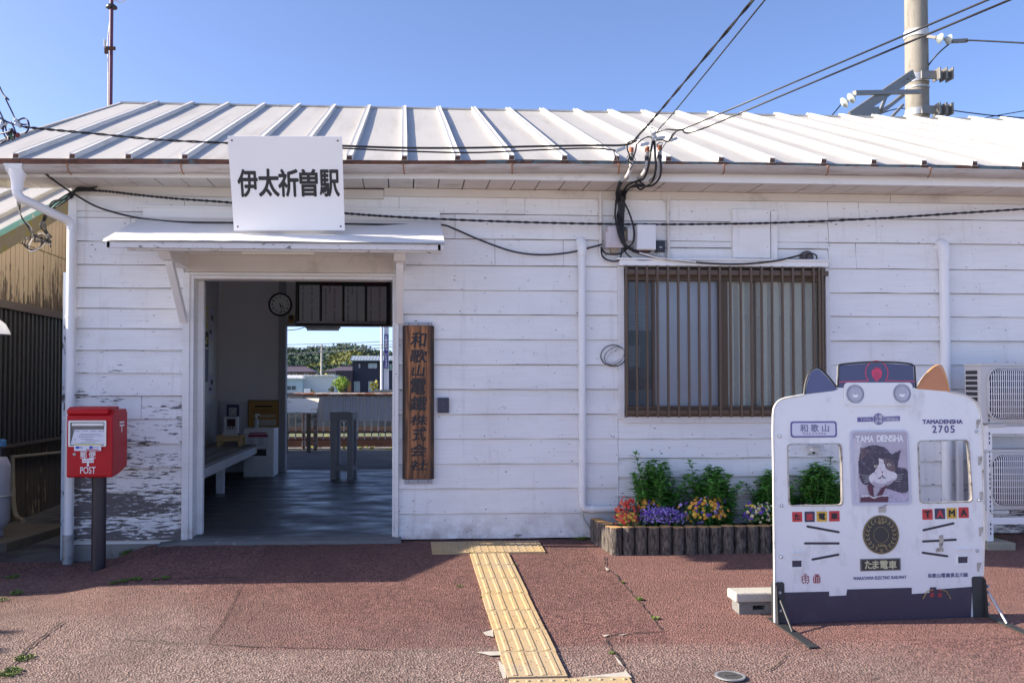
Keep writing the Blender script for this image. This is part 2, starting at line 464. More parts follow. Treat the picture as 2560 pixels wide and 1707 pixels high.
obj('wainscot', ws, m_innerw, bld)
dt = MB()
dt.box(XO0-.09, XO0+.012, BW-.045, BW+.13, .02, 2.85).box(XO0+.012, XO1, BW-.04, BW+.12, ZO-.004, ZO+.06)
obj('inner_door_frame', dt, M('grey_trim_paint', (.36, .36, .38), .6, .08, 5), bld)
cl = MB().box(XL, XR-.05, .11, BW, 2.86, 2.90)
obj('ceiling', cl, m_ceil, bld)
fl = MB()
fl.grid(lambda u, v: (XL+.02+u*(XR-XL-.1), -.005+v*(BW+.25), .028+.006*noise.noise((u*9, v*7, 1))), 60, 40)
obj('floor', fl, m_floor, bld)
# concrete threshold at the entrance and footing at the low corner
th = MB()
e0 = [(470, 1340), (520, 1339), (600, 1340), (720, 1340), (860, 1341), (940, 1339), (1000, 1334)]
fr = [(400, 1356), (470, 1357), (600, 1357), (760, 1356), (900, 1355), (1003, 1352)]
yf = -.105
th.grid(lambda u, v: (P(402, 1350).x+u*(P(1003, 1350).x-P(402, 1350).x), yf+.006*math.sin(u*31)+v*.135,
        .030-.022*(1-v)+.004*noise.noise((u*14, v*5, 3)) - (.03*sst(.10, 0, u))), 50, 5)
th.grid(lambda u, v: (P(402, 1350).x+u*(P(1003, 1350).x-P(402, 1350).x), yf+.006*math.sin(u*31)-.004*(1-v),
        -.09+v*(.098-.03*sst(.10, 0, u))), 50, 1)
obj('threshold', th, M('threshold_concrete', (.16, .165, .165), .85, .2, 12, dirt=(.36, .36, .34), dthr=(.62, .74), dscale=8, bump=.3), bld)
ft = MB().box(XL-.05, X_D0+.1, -.012, .10, -.30, -.022)
obj('footing', ft, m_conc, bld)

# corner trim, frieze, soffit, fascia
tr = MB()
tr.box(XL-.062, XL+.004, -.034, .04, -.09, 2.80)
obj('corner_board', tr, m_siding, bld, bevel=.003)
x152 = PX(152, 1100, XL-.13).y
obj('corner_trim', MB().box(XL-.125, XL-.072, .05, .10, -.2, 2.16), M('blue_white_flaking_trim', (.50, .56, .64), .6, .1, 8, dirt=(.05, .045, .05), dthr=(.58, .64), dscale=14, dstretch=(1, 1, .4)), bld)
Z_SF = 2.862
fz = MB()
x = XL
while x < XR-.1:
    x2 = min(XR-.05, x+random.uniform(1.8, 2.6)); dq = min(0, .0095*x); fz.box(x, x2-.003, -.042-.001*random.random(), .01, 2.80-.004+dq, Z_SF-.002+dq*.6); x = x2
obj('frieze', fz, m_soffit, bld, bevel=.002)
VX0 = P(303, 260, RDG_Y).x                           # left verge
sf = MB(); x = VX0+.02; wdt = .2
while x < XR+.3:
    xa_, xb_ = x+.0045, min(x+wdt, XR+.33)-.0045; da, db = min(0, .0095*xa_), min(0, .0095*xb_); wv = random.uniform(-.003, .003)
    sf.add([(xa_, EAV_Y+.05, Z_SF+da+wv), (xb_, EAV_Y+.05, Z_SF+db+wv), (xb_, .02, Z_SF+db), (xa_, .02, Z_SF+da), (xa_, EAV_Y+.05, Z_SF+da+.016), (xb_, EAV_Y+.05, Z_SF+db+.016), (xb_, .02, Z_SF+db+.016), (xa_, .02, Z_SF+da+.016)], [(0, 3, 2, 1), (4, 5, 6, 7), (0, 1, 5, 4), (1, 2, 6, 5), (2, 3, 7, 6), (3, 0, 4, 7)]); x += wdt
obj('soffit', sf, m_soffit, bld)
fa = MB()
zfb = P(1009, 447, EAV_Y+.03).z
x = VX0
for L in (2.9, 2.3, 2.2, 2.6, 1.8):
    pass

# roof: two slopes, ribs, verge
def zr(y): return Z_R-abs(y-RDG_Y)*SLP
XRR = XR+.36
rf = MB()
def roofpt(u, v):
    x = VX0+u*(XRR-VX0); y = EAV_Y+v*(RDG_Y-EAV_Y)
    return (x, y, zr(y)+edz(x)*(1-v)+.004*noise.noise((x*1.5, y*.9, 4))+(.012*math.sin(v*math.pi) if u < .04 else 0))
rf.grid(roofpt, 120, 16)
rf.add([(VX0, RDG_Y, Z_R), (XRR, RDG_Y, Z_R), (XRR, REAR_Y, Z_E), (VX0, REAR_Y, Z_E)], [(0, 1, 2, 3)])
rf.add([(VX0, EAV_Y+.01, Z_E-.06), (XRR, EAV_Y+.01, Z_E-.03), (XRR, RDG_Y, Z_R-.03), (VX0, RDG_Y, Z_R-.03), (XRR, REAR_Y, Z_E-.03), (VX0, REAR_Y, Z_E-.03)], [(1, 0, 3, 2), (2, 3, 5, 4)])
rf.prism([(VX0-.012, EAV_Y-.004, Z_E-.05), (VX0-.012, EAV_Y-.004, Z_E+.012), (VX0-.012, RDG_Y, Z_R+.014), (VX0-.012, RDG_Y, Z_R-.05)], (.03, 0, 0))
rf.prism([(VX0-.012, REAR_Y, Z_E-.05), (VX0-.012, REAR_Y, Z_E+.012), (VX0-.012, RDG_Y, Z_R+.014), (VX0-.012, RDG_Y, Z_R-.05)], (.03, 0, 0))
rf.box(VX0, XRR, RDG_Y-.05, RDG_Y+.05, Z_R-.015, Z_R+.006)
roof = obj('roof', rf, m_roof, bld, smooth=30)
for i in range(-7, 19):
    rib = MB()
    x = i*.418 + random.uniform(-.004, .004)
    nseg = 10; prev = None
    for sgn in (1, -1):
        y0 = EAV_Y-.006 if sgn > 0 else REAR_Y; y1 = RDG_Y
        secs = []
        for k in range(nseg+1):
            y = y0+(y1-y0)*k/nseg; z = zr(y)+edz(x)*(1-k/nseg)*(sgn > 0); xx = x+.003*noise.noise((i*3.1, k*.5, 0))
            secs.append([(xx-.026, y, z), (xx-.020, y, z+.031), (xx-.023, y, z+.044), (xx-.012, y, z+.040), (xx+.012, y, z+.040), (xx+.023, y, z+.044), (xx+.020, y, z+.031), (xx+.026, y, z)])
        vs = [v for s_ in secs for v in s_]; fs = []
        for k in range(nseg):
            for j in range(7): fs.append((k*8+j, k*8+j+1, k*8+8+j+1, k*8+8+j) if sgn < 0 else (k*8+j+1, k*8+j, k*8+8+j, k*8+8+j+1))
        fs.append(tuple(range(8))); fs.append(tuple(nseg*8+j for j in range(8)))
        rib.add(vs, fs)
    ends = MB().box(x-.019, x+.019, EAV_Y-.0085, EAV_Y-.0065, Z_E+edz(x)+.001, Z_E+edz(x)+.031)
    ends.box(x-.030, x+.028, EAV_Y-.010, EAV_Y-.006, Z_E+edz(x)-.030, Z_E+edz(x)-.004)
    obj('roof_rib', rib, m_ribp, roof, smooth=25); obj('rib_end', ends, m_rustend, roof)
fl2 = MB()
def strip(mb, y0, y1, za, zb, zf, n=44):
    vs = []
    for i in range(n+1):
        x = VX0-.01+(XRR-VX0+.01)*i/n; d = zf(x)
        vs += [(x, y0, za+d), (x, y0, zb+d), (x, y1, zb+d), (x, y1, za+d)]
    fs = []
    for i in range(n):
        for k in range(4): fs.append((i*4+k, i*4+(k+1) % 4, i*4+4+(k+1) % 4, i*4+4+k))
    fs += [(0, 3, 2, 1), (n*4, n*4+1, n*4+2, n*4+3)]; mb.add(vs, fs); return mb
obj('fascia', strip(MB(), EAV_Y+.021, EAV_Y+.05, zfb, Z_E-.04, lambda x: min(edz(x), .004)), m_trim, bld)
obj('eave_flashing', strip(fl2, EAV_Y-.004, EAV_Y+.02, Z_E-.060, Z_E-.003, edz), m_flash, bld)
# half-round gutter
GY = EAV_Y-.042; GZ = P(1009, 413, GY).z; GR = .054
gt = MB(); xs = [VX0+.01, -2.2, -1.45, -.7, 0, .5, .98, 1.7, 2.4, 3.1, 3.8, 4.7, 5.6, XRR]
def gz(x): return P(1009, 408, GY-GR).z+gdz(x)
for a, b in zip(xs, xs[1:]):
    n = 10; vs = []; fs = []
    for xx in (a, b):
        for q, rr in ((0, GR), (1, GR-.004)):
            for k in range(n+1):
                t = math.pi+math.pi*k/n; vs.append((xx, GY+rr*math.cos(t), gz(xx)+rr*math.sin(t)*1.02))
    m_ = n+1
    for q, fl_ in ((0, 0), (1, 1)):
        for k in range(n):
            f = (q*m_+k, q*m_+k+1, 2*m_+q*m_+k+1, 2*m_+q*m_+k); fs.append(f if fl_ else f[::-1])
    fs.append((0, 2*m_, 3*m_, m_)); fs.append((n, m_+n, 3*m_+n, 2*m_+n))
    fs.append(tuple(range(m_))+tuple(range(2*m_-1, m_-1, -1)))
    gt.add(vs, fs)
    gt.tube([(a, GY-GR, gz(a)), (b, GY-GR, gz(b))], .0042, 6)
gutter = obj('gutter', gt, m_gutter, bld, smooth=50)
for i in (-6, -4, 0, 2, 4, 6, 8, 10, 12, 14, 16):
    x = i*.418-.006; b = MB(); n = 8
    b.tube([(x+.010*k/n, GY-(GR+.003)*math.cos(math.pi*.55*k/n), gz(x)-(GR+.003)*math.sin(math.pi*.55*k/n)) for k in range(n+1)], .0048, 6)
    b.box(x-.007, x+.008, GY-GR-.008, GY-GR+.012, gz(x)-.004, gz(x)+.009)
    obj('gutter_bracket', b, m_bracket, gutter)
# downpipes
def strap(p, z, r=.034):
    pass
dp = MB()
hx0, hx1 = P(20, 424, GY).x, P(62, 424, GY).x; hxm = (hx0+hx1)/2+.008
dp.lathe((0, 0, 0), [(0.0001, 0)], 3) if False else None
n = 12
GZ = gz(hxm)
cpts = [(hx0, GY-(GR+.006)*math.cos(math.pi*k/n), GZ-(GR+.006)*math.sin(math.pi*k/n)+.004) for k in range(n+1)]
dp.prism(cpts, (hx1-hx0, 0, 0))
dp.box(hx0-.006, hx1+.006, GY-GR-.012, GY-GR+.004, GZ-.004, GZ+.008)
za, zb2 = P(45, 452, GY).z, P(48, 478, GY).z
dp.tube([(hxm, GY, GZ-.03), (hxm, GY, za), (hxm, GY, zb2)], .05, 14, True, [.072, .046, .040])
vx = P(176, 800, -.09).x; vz = P(176, 560, -.09).z
pA = Vector((hxm+.01, GY, zb2-.045)); pB = Vector((vx-.012, -.11, vz+.02)); dd = pB-pA
path = spl([(hxm, GY, zb2+.01), (hxm, GY, zb2-.015), tuple(pA+dd*.05), tuple(pA+dd*.14)], 4)+[tuple(pA+dd*.5), tuple(pA+dd*.86)]+spl([tuple(pA+dd*.90), tuple(pA+dd*.97), (vx, -.09, vz-.02), (vx, -.09, vz-.06)], 4)
dp.tube(path, .034, 14)
dp.tube([(vx, -.09, vz-.03), (vx, -.09, .06)], .033, 16)
dp.tube([(vx, -.09, vz-.045), (vx, -.09, vz-.005)], .0375, 16)
for z_ in (1.78, .98):
    dp.tube([(vx, -.09, z_), (vx, -.09, z_+.022)], .0365, 16); dp.box(vx-.048, vx+.048, -.094, -.03, z_+.004, z_+.018)
pipe1 = obj('downpipe', dp, m_pvc, bld, smooth=40)
bt = MB().tube([(vx, -.09, -.16), (vx, -.09, .075)], .043, 16)
obj('pipe_boot', bt, M('dull_steel_sleeve', (.36, .37, .38), .45, .2, 14, dirt=(.17, .15, .10), dthr=(.5, .7), dscale=8, metal=.4), pipe1, smooth=40)
dp = MB(); x2 = P(1455, 900, -.045).x; zt = P(1455, 640, -.045).z
dp.tube([(x2-.004, .0, zt+.105), (x2-.004, -.03, zt+.115), (x2, -.046, zt+.09), (x2, -.046, zt+.01), (x2, -.046, zt)], .04, 16, True, [.046, .046, .044, .041, .036])
zb3 = P(1460, 1272, -.046).z
dp.tube([(x2, -.046, zt), (x2, -.046, zb3+.05)]+spl([(x2, -.046, zb3+.05), (x2+.012, -.046, zb3+.012), (x2+.05, -.046, zb3)], 5)+[(x2+.8, -.046, zb3+.004)], .031, 16)
for z_ in (.42, 1.2):
    pass
dp.tube([(x2, -.046, zb3+.21), (x2, -.046, zb3+.155)], .034, 16)
dp.tube([(x2+.07, -.046, zb3), (x2+.10, -.046, zb3)], .034, 16)
pipe2 = obj('downpipe', dp, m_pvc, bld, smooth=40)
hp = MB().tube(spl([(x2+.0, -.05, zb3-.02), (x2+.004, -.05, zb3-.07), (x2+.05, -.055, zb3-.15), (x2+.10, -.06, zb3-.205)], 6), .010, 10)
obj('drain_hose', hp, M('grey_hose', (.42, .43, .40), .6, .1, 10), pipe2, smooth=40)
dp = MB(); x3 = P(2362, 800, -.05).x; zt = P(2362, 655, -.05).z
dp.tube([(x3-.01, .0, zt+.14), (x3-.006, -.035, zt+.15), (x3, -.05, zt+.125), (x3, -.05, zt+.02), (x3, -.05, zt)], .04, 16, True, [.052, .052, .050, .046, .042])
dp.tube([(x3, -.05, zt), (x3, -.05, .02)], .040, 16)
dp.tube([(x3, -.05, 1.02), (x3, -.05, 1.06)], .044, 16)
obj('downpipe', dp, m_pvc, bld, smooth=40)

# entrance: frame, lintel, hood with brackets
ox0, ox1 = P(485, 1000).x, P(981, 1000).x; zt_ = P(700, 699).z
df = MB()
df.box(X_D0, X_D0+.055, -.045, .10, -.015, Z_DT).box(X_D0+.055, ox0, -.032, .13, -.01, zt_+.028)
df.box(X_D1-.03, X_D1, -.045, .10, -.01, Z_DT).box(ox1, X_D1-.03, -.032, .13, -.01, zt_+.028)
df.box(X_D0+.055, X_D1-.03, -.048, .10, zt_+.028, Z_DT+.002).box(ox0, ox1, -.028, .13, zt_, zt_+.0275)
df.box(ox0, ox0+.045, .12, .19, .03, zt_)
obj('door_frame', df, paint_mat('frame_paint', (.77, .76, .75), (.2, .18, .17)), bld, bevel=.004)
zl0, zl1 = Z_DT+.003, P(700, 640, -.05).z
lt = MB().box(P(470, 660).x, P(990, 660).x, -.072, .0, zl0, zl1).box(P(468, 660).x, P(992, 660).x, -.078, 0, zl1, zl1+.045)
obj('lintel', lt, m_soffit, bld, bevel=.003)
HY = -.80
hl, hr = P(255, 607, HY), P(1112, 600, HY)
zf = (hl.z+hr.z)/2; bl, br = P(358, 548, -.03), P(1100, 546, -.03); zbk = bl.z+.02
hd = MB()
def hoodpt(u, v):
    xa = hl.x+(bl.x-hl.x)*v; xb = hr.x+(br.x-hr.x)*v
    return (xa+(xb-xa)*u, HY+(-.03-HY)*v, zf+(zbk-zf)*v+.006*noise.noise((u*5, v*2, 7))*(1-v))
hd.grid(hoodpt, 40, 8)
hd.grid(lambda u, v: tuple(Vector(hoodpt(1-u, v))+Vector((0, 0, -.012))), 40, 8)
hd.box(bl.x, br.x, -.045, -.02, zbk-.01, zbk+.07)
hd.box(bl.x-.005, br.x+.005, -.06, -.02, zbk+.07, zbk+.085)
hood = obj('door_hood', hd, M('painted_hood_metal', (.79, .775, .75), .45, .05, 3, dirt=(.52, .36, .22), dthr=(.66, .80), dscale=3.2, dstretch=(1.6, .8, 1)), bld, smooth=30)
hf = MB()
hf.box(hl.x+.03, hr.x-.01, HY+.012, HY+.04, zf-.052, zf-.012)
hf.box(hl.x+.16, hr.x-.02, HY+.05, HY+.09, zf-.066, zf-.020)
for sx_, bx in ((1, hl), (-1, hr)):
    xx = bx.x+sx_*.03; b2 = (bl if sx_ > 0 else br).x
    hf.prism([(xx, HY+.012, zf-.052), (xx, HY+.012, zf-.012), (b2, -.03, zbk-.012), (b2, -.03, zbk-.052)], (.02*sx_, 0, 0))
obj('hood_fascia', hf, M('flaking_hood_board', (.62, .60, .60), .6, .08, 6, dirt=(.12, .105, .10), dthr=(.60, .66), dscale=22, dstretch=(1, 1, 2.5)), hood)
sb = MB()
sb.grid(lambda u, v: (hl.x+.06+u*(hr.x-hl.x-.1), HY+.04+v*(-.06-HY-.04), zf-.02+(zbk-zf)*(.05+.9*v)-.02), 1, 1)
obj('hood_underside', sb, m_soffit, hood)
for px0, s in ((430, 1), (996, -1)):
    b = MB(); bx = P(px0+30 if s > 0 else px0+4, 640, -.05).x
    z0 = zl1-.02
    zw0, zw1 = P(467, 672, -.065).z, P(467, 634, -.065).z; zo0, zo1 = P(410, 640, -.68).z, P(410, 622, -.68).z
    b.prism([(bx-.045, -.062, zw0), (bx-.045, -.60, zo0-.012), (bx-.045, -.69, zo0+.03), (bx-.045, -.69, zo1), (bx-.045, -.062, zw1)], (.09, 0, 0))
    zb4 = P(460, 800, -.05).z
    b.beam((bx, -.50, zo0-.01), (bx, -.045, zb4), .055, .065, up=(0, 1, 0))
    obj('hood_bracket', b, m_trim, hood, bevel=.004)
tl = MB()
la, lb = P(606, 622, HY+.13), P(786, 621, HY+.13)
tl.box(la.x-.02, lb.x+.02, HY+.10, HY+.17, zf-.045, zf-.005)
obj('lamp_housing', tl, m_soffit, hood)
obj('lamp_tube', MB().cyl((la.x, HY+.125, zf-.058), (lb.x, HY+.125, zf-.058), .017), m_lamp, hood, smooth=40)

# window with brown security bars
w0, w1 = P(1558, 850).x, P(2060, 850).x; wz0, wz1 = P(1800, 1040).z, P(1800, 673).z
win = None
wt = MB()
wt.box(X_W0, w0, -.040, .11, wz0-.02, wz1+.01).box(w1, X_W1, -.040, .11, wz0-.05, wz1+.01)
wt.box(w0, w1, -.034, .11, wz0-.055, wz0-.002)
trim = obj('window', wt, paint_mat('window_trim_paint', (.77, .76, .76), (.22, .17, .19)), bld, bevel=.003)
hd2 = MB(); xa, xb = P(1541, 665).x, P(2058, 665).x
hd2.box(xa, xb, -.10, .0, wz1+.012, wz1+.058).box(xa-.02, xb+.01, -.115, .0, wz1+.058, wz1+.074)
obj('window_hood', hd2, m_trim, trim, bevel=.003)
fr_ = MB()
for a, b, c_, d in ((w0, w1, wz1-.10, wz1-.005), (w0, w1, wz0, wz0+.085)): fr_.box(a, b, -.02, .08, c_, d)
fr_.box(w0, w0+.04, -.02, .08, wz0, wz1).box(w1-.04, w1, -.02, .08, wz0, wz1)
xm = P(1809, 850).x
fr_.box(xm-.035, xm+.035, -.005, .07, wz0, wz1)
fr_.box(P(1891, 850).x-.01, P(1891, 850).x+.01, .03, .06, wz0, wz1)
fr_.box(P(1637, 850).x-.012, P(1637, 850).x+.012, .03, .06, wz0, wz1)
obj('window_frame', fr_, m_brown, trim, bevel=.002)
gr = MB(); BY = -.105
pxs = [1566+26.06*i for i in range(19)]
for px in pxs+[2049, 2057]:
    x = P(px, 850, BY).x; gr.box(x-.0090, x+.0090, BY-.010, BY+.008, wz0-.005, wz1+.012)
gr.box(w0, w1, BY+.008, BY+.036, wz1-.062, wz1-.02).box(w0, w1, BY+.008, BY+.036, wz0+.02, wz0+.055)
for x in (w0+.03, w1-.03):
    for z in (wz1-.04, wz0+.04): gr.box(x-.012, x+.012, BY+.036, -.015, z-.012, z+.012)
obj('security_grille', gr, m_brown, trim, bevel=.0025)
def glass(name, tint, rough, bumps=0, alpha=.45):
    m, t, p = _new(name); out = t.nodes['Material Output']
    p.inputs['Base Color'].default_value = (*tint, 1); p.inputs['Roughness'].default_value = rough
    p.inputs['Specular IOR Level'].default_value = .8
    tr_ = nd(t, 'ShaderNodeBsdfTransparent'); tr_.inputs[0].default_value = (.96, .98, .98, 1)
    mx = nd(t, 'ShaderNodeMixShader'); mx.inputs[0].default_value = alpha
    t.links.new(tr_.outputs[0], mx.inputs[1]); t.links.new(p.outputs[0], mx.inputs[2]); t.links.new(mx.outputs[0], out.inputs[0])
    if bumps: bump_(t, p, noise_(t, 1.0, 2, .5, stretch=(38, 38, 38)), bumps, .02)
    return m
gl = MB().box(w0+.04, P(1637, 850).x-.012, .045, .050, wz0+.08, wz1-.09)
obj('pane', gl, glass('clear_pane', (.12, .14, .17), .04, 0, .25), trim)
gl = MB().box(P(1637, 850).x+.012, xm-.03, .045, .050, wz0+.08, wz1-.09)
obj('pane', gl, glass('filmed_pane', (.50, .54, .62), .12, 0, .50), trim)
gl = MB().box(xm+.035, w1-.04, .036, .041, wz0+.08, wz1-.09)
obj('pane', gl, glass('patterned_pane', (.66, .68, .60), .12, .9, .34), trim)
# things behind the glass: blinds, a sill shelf, papers
bl_ = MB(); x = xm+.06; k = 0
while x < w1-.05:
    bl_.prism([(x+.0, .075, 0), (x+.055, .075+.008*(k % 2), 0), (x+.055, .079+.008*(k % 2), 0), (x, .079, 0)], (0, 0, 1))
    for i in range(len(bl_.v)-8, len(bl_.v)): bl_.v[i] = (bl_.v[i][0], bl_.v[i][1], (wz1-.02 if bl_.v[i][2] > .5 else wz0+.04))
    x += .098; k += 1
obj('vertical_blind', bl_, M('ivory_blind', (.86, .84, .74), .8, .04, 5), trim)
cu = MB()
cu.grid(lambda u, v: (w0+.30+u*(xm-w0-.33), .085+.018*math.sin(u*40), (wz0+wz1)/2+.18+v*(wz1-(wz0+wz1)/2-.22)), 60, 1)
obj('net_curtain', cu, M('pale_curtain', (.58, .66, .68), .9, .05, 5), trim)
cu = MB()
for i in range(16): cu.box(w0+.05, w0+.29, .10, .112, wz1-.12-i*.026, wz1-.10-i*.026)
cu.box(w0+.05, xm-.02, .35, .40, wz0+.0, wz0+.22)
cu.box(w0+.05, w0+.22, .30, .34, wz0+.42, wz0+.60)
obj('blind', cu, M('grey_blind', (.50, .52, .56), .7, .08, 5), trim)
obj('office_desk', MB().box(w0+.02, w0+.3, .30, .6, wz0+.22, wz0+.40), M('office_shelf', (.16, .075, .06), .5, .2, 5), trim)

lk_ = MB()
for i in range(8): lk_.box(1.55+i*.38, 1.55+i*.38+.37, 1.5, 1.9, .03, 1.95)
obj('office_locker', lk_, M('locker_grey', (.34, .35, .41), .5, .06, 5), trim)
# boarded-up vent and conduits on the wall
vp = MB(); a, b = P(1826, 526), P(1920, 648)
vp.box(a.x, b.x, -.052, 0, b.z, a.z).box(b.x+.010, P(1938, 600).x, -.046, 0, b.z-.004, a.z-.01)
obj('vent_cover', vp, m_siding, bld, bevel=.002)
for px, ya, yb in ((1501, 480, 628), (1670, 486, 640)):
    cx = P(px, 550, -.03).x; zA_, zB_ = P(px, ya, -.03).z, P(px, yb, -.03).z
    b = MB().tube([(cx, -.035, zA_), (cx, -.035, zB_)], .014, 10).tube([(cx, -.035, (zA_+zB_)/2-.01), (cx, -.035, (zA_+zB_)/2+.03)], .018, 10)
    b.tube([(cx, -.035, zB_-.02), (cx, -.035, zB_+.03)], .02, 10).box(cx-.03, cx+.03, -.028, -.012, zA_-.06, zA_-.045)
    obj('conduit', b, M('conduit_paint', (.66, .63, .60), .6, .1, 12, dirt=(.25, .2, .17), dthr=(.6, .7), dscale=20), bld, smooth=40)

# ================================================================== GROUND
def asphalt_red():
    m, t, p = _new('red_aggregate_asphalt')
    pos = nd(t, 'ShaderNodeNewGeometry').outputs['Position']
    vo = nd(t, 'ShaderNodeTexVoronoi'); vo.inputs['Scale'].default_value = 88; t.links.new(pos, vo.inputs['Vector'])
    sp = nd(t, 'ShaderNodeSeparateColor'); t.links.new(vo.outputs['Color'], sp.inputs[0])
    red = mixc(t, ramp(t, sp.outputs[0], .1, .9), (.085, .043, .039), (.305, .162, .139))
    gry = mixc(t, ramp(t, sp.outputs[1], .1, .9), (.115, .086, .076), (.33, .252, .22))
    # worn towards the forecourt (south and west)
    sx = nd(t, 'ShaderNodeSeparateXYZ'); t.links.new(pos, sx.inputs[0])
    n = noise_(t, .9, 5, .6)
    w = math_(t, 'ADD', math_(t, 'MULTIPLY', sx.outputs[1], -.30), math_(t, 'MULTIPLY', sx.outputs[0], -.15))
    yj = G(1000, 1620).y
    w = math_(t, 'ADD', w, ramp(t, sx.outputs[1], yj+.04, yj-.04, 0, .22))
    wear = ramp(t, math_(t, 'ADD', w, math_(t, 'MULTIPLY', n, .9)), .98, 1.45, 0, .9)
    c = mixc(t, wear, red, gry)
    c = mixc(t, ramp(t, noise_(t, 2.3, 5, .6), .42, .74, 0, .48), c, (.085, .048, .044))
    c = mixc(t, ramp(t, noise_(t, 1.0, 4, .6, stretch=(.55, 1.3, 1)), .5, .7, 0, .35), c, (.20, .125, .108))
    c = mixc(t, ramp(t, noise_(t, 9, 3, .5), .66, .74, 0, .5), c, (.06, .042, .04))
    # laid in separate bays: each bay of surfacing has its own tone
    def bay(pa, pb, k, tone_, amt):
        a, b = G(*pa), G(*pb); nx_, ny_ = b.y-a.y, a.x-b.x; L_ = math.hypot(nx_, ny_); nx_, ny_ = nx_/L_*k, ny_/L_*k
        d_ = math_(t, 'ADD', math_(t, 'MULTIPLY', sx.outputs[0], nx_), math_(t, 'MULTIPLY', sx.outputs[1], ny_))
        d_ = math_(t, 'ADD', d_, math_(t, 'MULTIPLY', noise_(t, 7, 2), .02))
        return math_(t, 'MULTIPLY', ramp(t, d_, a.x*nx_+a.y*ny_, a.x*nx_+a.y*ny_+.02), amt)
    up_ = ramp(t, sx.outputs[1], yj-.02, yj+.02)
    c = mixc(t, math_(t, 'MULTIPLY', bay((515, 1612), (628, 1430), 1, 0, .30), up_), c, (.105, .050, .045))
    c = mixc(t, math_(t, 'MULTIPLY', bay((1514, 1420), (1655, 1575), -1, 0, .22), up_), c, (.30, .165, .14))
    c = mixc(t, ramp(t, noise_(t, 1.0, 6, .7, stretch=(1.1, 1.9, 1)), .57, .70, 0, .40), c, (.075, .047, .044))
    t.links.new(c, p.inputs['Base Color']); p.inputs['Roughness'].default_value = .9; p.inputs['Specular IOR Level'].default_value = .25
    bump_(t, p, math_(t, 'ADD', vo.outputs['Distance'], noise_(t, 120, 2)), .9, .009)
    return m
m_pave = asphalt_red()
def lin(a, b, n): return [a+(b-a)*i/n for i in range(n+1)]
def sheet(xs, ys, zf):
    vs = [(x, y, zf(x, y)) for y in ys for x in xs]; n = len(xs)
    fs = [(j*n+i, j*n+i+1, (j+1)*n+i+1, (j+1)*n+i) for j in range(len(ys)-1) for i in range(n-1)]
    return MB().add(vs, fs)
pv = sheet(lin(-14, 14, 110), lin(-4.6, -.004, 40), lambda x, y: zg(x, y)+.004*noise.noise((x*.8, y*.8, 0)))
pave = struct('pavement', pv, m_pave, smooth=0)
struct('forecourt', sheet(lin(-40, 40, 60), lin(-40, -4.602, 30), lambda x, y: zg(x, y)-.003), M('bounce_forecourt_concrete', (.55, .53, .50), .9, .12, 2, dirt=(.44, .42, .39), dthr=(.5, .75), dscale=.8), smooth=0)  # unseen pale ground, added to bounce sunlight onto the front wall
m_soil = M('grey_yard_soil', (.12, .105, .085), .95, .3, 5, dirt=(.20, .185, .16), dthr=(.45, .7), dscale=2.2, bump=.5, bscale=40)
m_field = M('field_ground', (.10, .12, .05), .95, .3, .4, dirt=(.2, .17, .11), dthr=(.5, .7), dscale=.05)
def terr(x, y):
    z = zg(x, min(y, 0)) if y < 0 else zg(x, 0)*(1-sst(0, 12, y))
    return z-.03 - .6*sst(60, 130, y) - (.3 if abs(x) < 16 and -18 < y < 13 else 0)
gx = lin(-1500, -20, 12)+lin(-14, 14, 40)+lin(20, 1500, 12)
gy = lin(-1500, -16, 10)+lin(-12, 12, 30)+[14, 16, 18, 20, 23, 26, 30, 40, 60, 90, 130, 200, 350, 600, 1000, 1600, 2500]
struct('ground', sheet(gx, gy, terr), m_field)
side = sheet(lin(-9, XL-.02, 14), lin(-.16, 9, 16), lambda x, y: zg(x, 0)*(1-sst(0, 12, max(y, 0)))-.006+.014*noise.noise((x*2, y*2, 5)))
struct('side_path', side, M('dirty_side_concrete', (.13, .125, .115), .9, .25, 5, dirt=(.035, .033, .03), dthr=(.48, .64), dscale=2.4, bump=.4, bscale=30), smooth=0)
yard = MB().grid(lambda u, v: (-12+u*26, BW+.28+v*4.3, .006+.006*noise.noise((u*30, v*9, 2))), 60, 12)
struct('platform_yard', yard, M('grey_asphalt', (.075, .073, .075), .9, .3, 40, dirt=(.13, .125, .12), dthr=(.5, .7), dscale=2, bump=.4, bscale=90), smooth=0)
kerb = MB().box(-14, 16, BW+4.62, BW+4.85, -.1, .03)
struct('platform_kerb', kerb, m_conc)
struct('yard_edge', MB().box(-14, 16, BW+4.2, BW+4.62, -.2, .012), M('sandy_edge', (.34, .28, .17), .95, .3, 14, dirt=(.14, .16, .05), dthr=(.55, .65), dscale=6))
bal = MB().grid(lambda u, v: (-60+u*120, 10.4+v*17, -.16+.05*noise.noise((u*160, v*60, 1))), 160, 60)
struct('track_ballast', bal, M('brown_ballast', (.17, .115, .085), .95, .45, 26, dirt=(.33, .26, .2), dthr=(.5, .6), dscale=22, bump=.8, bscale=30), smooth=0)

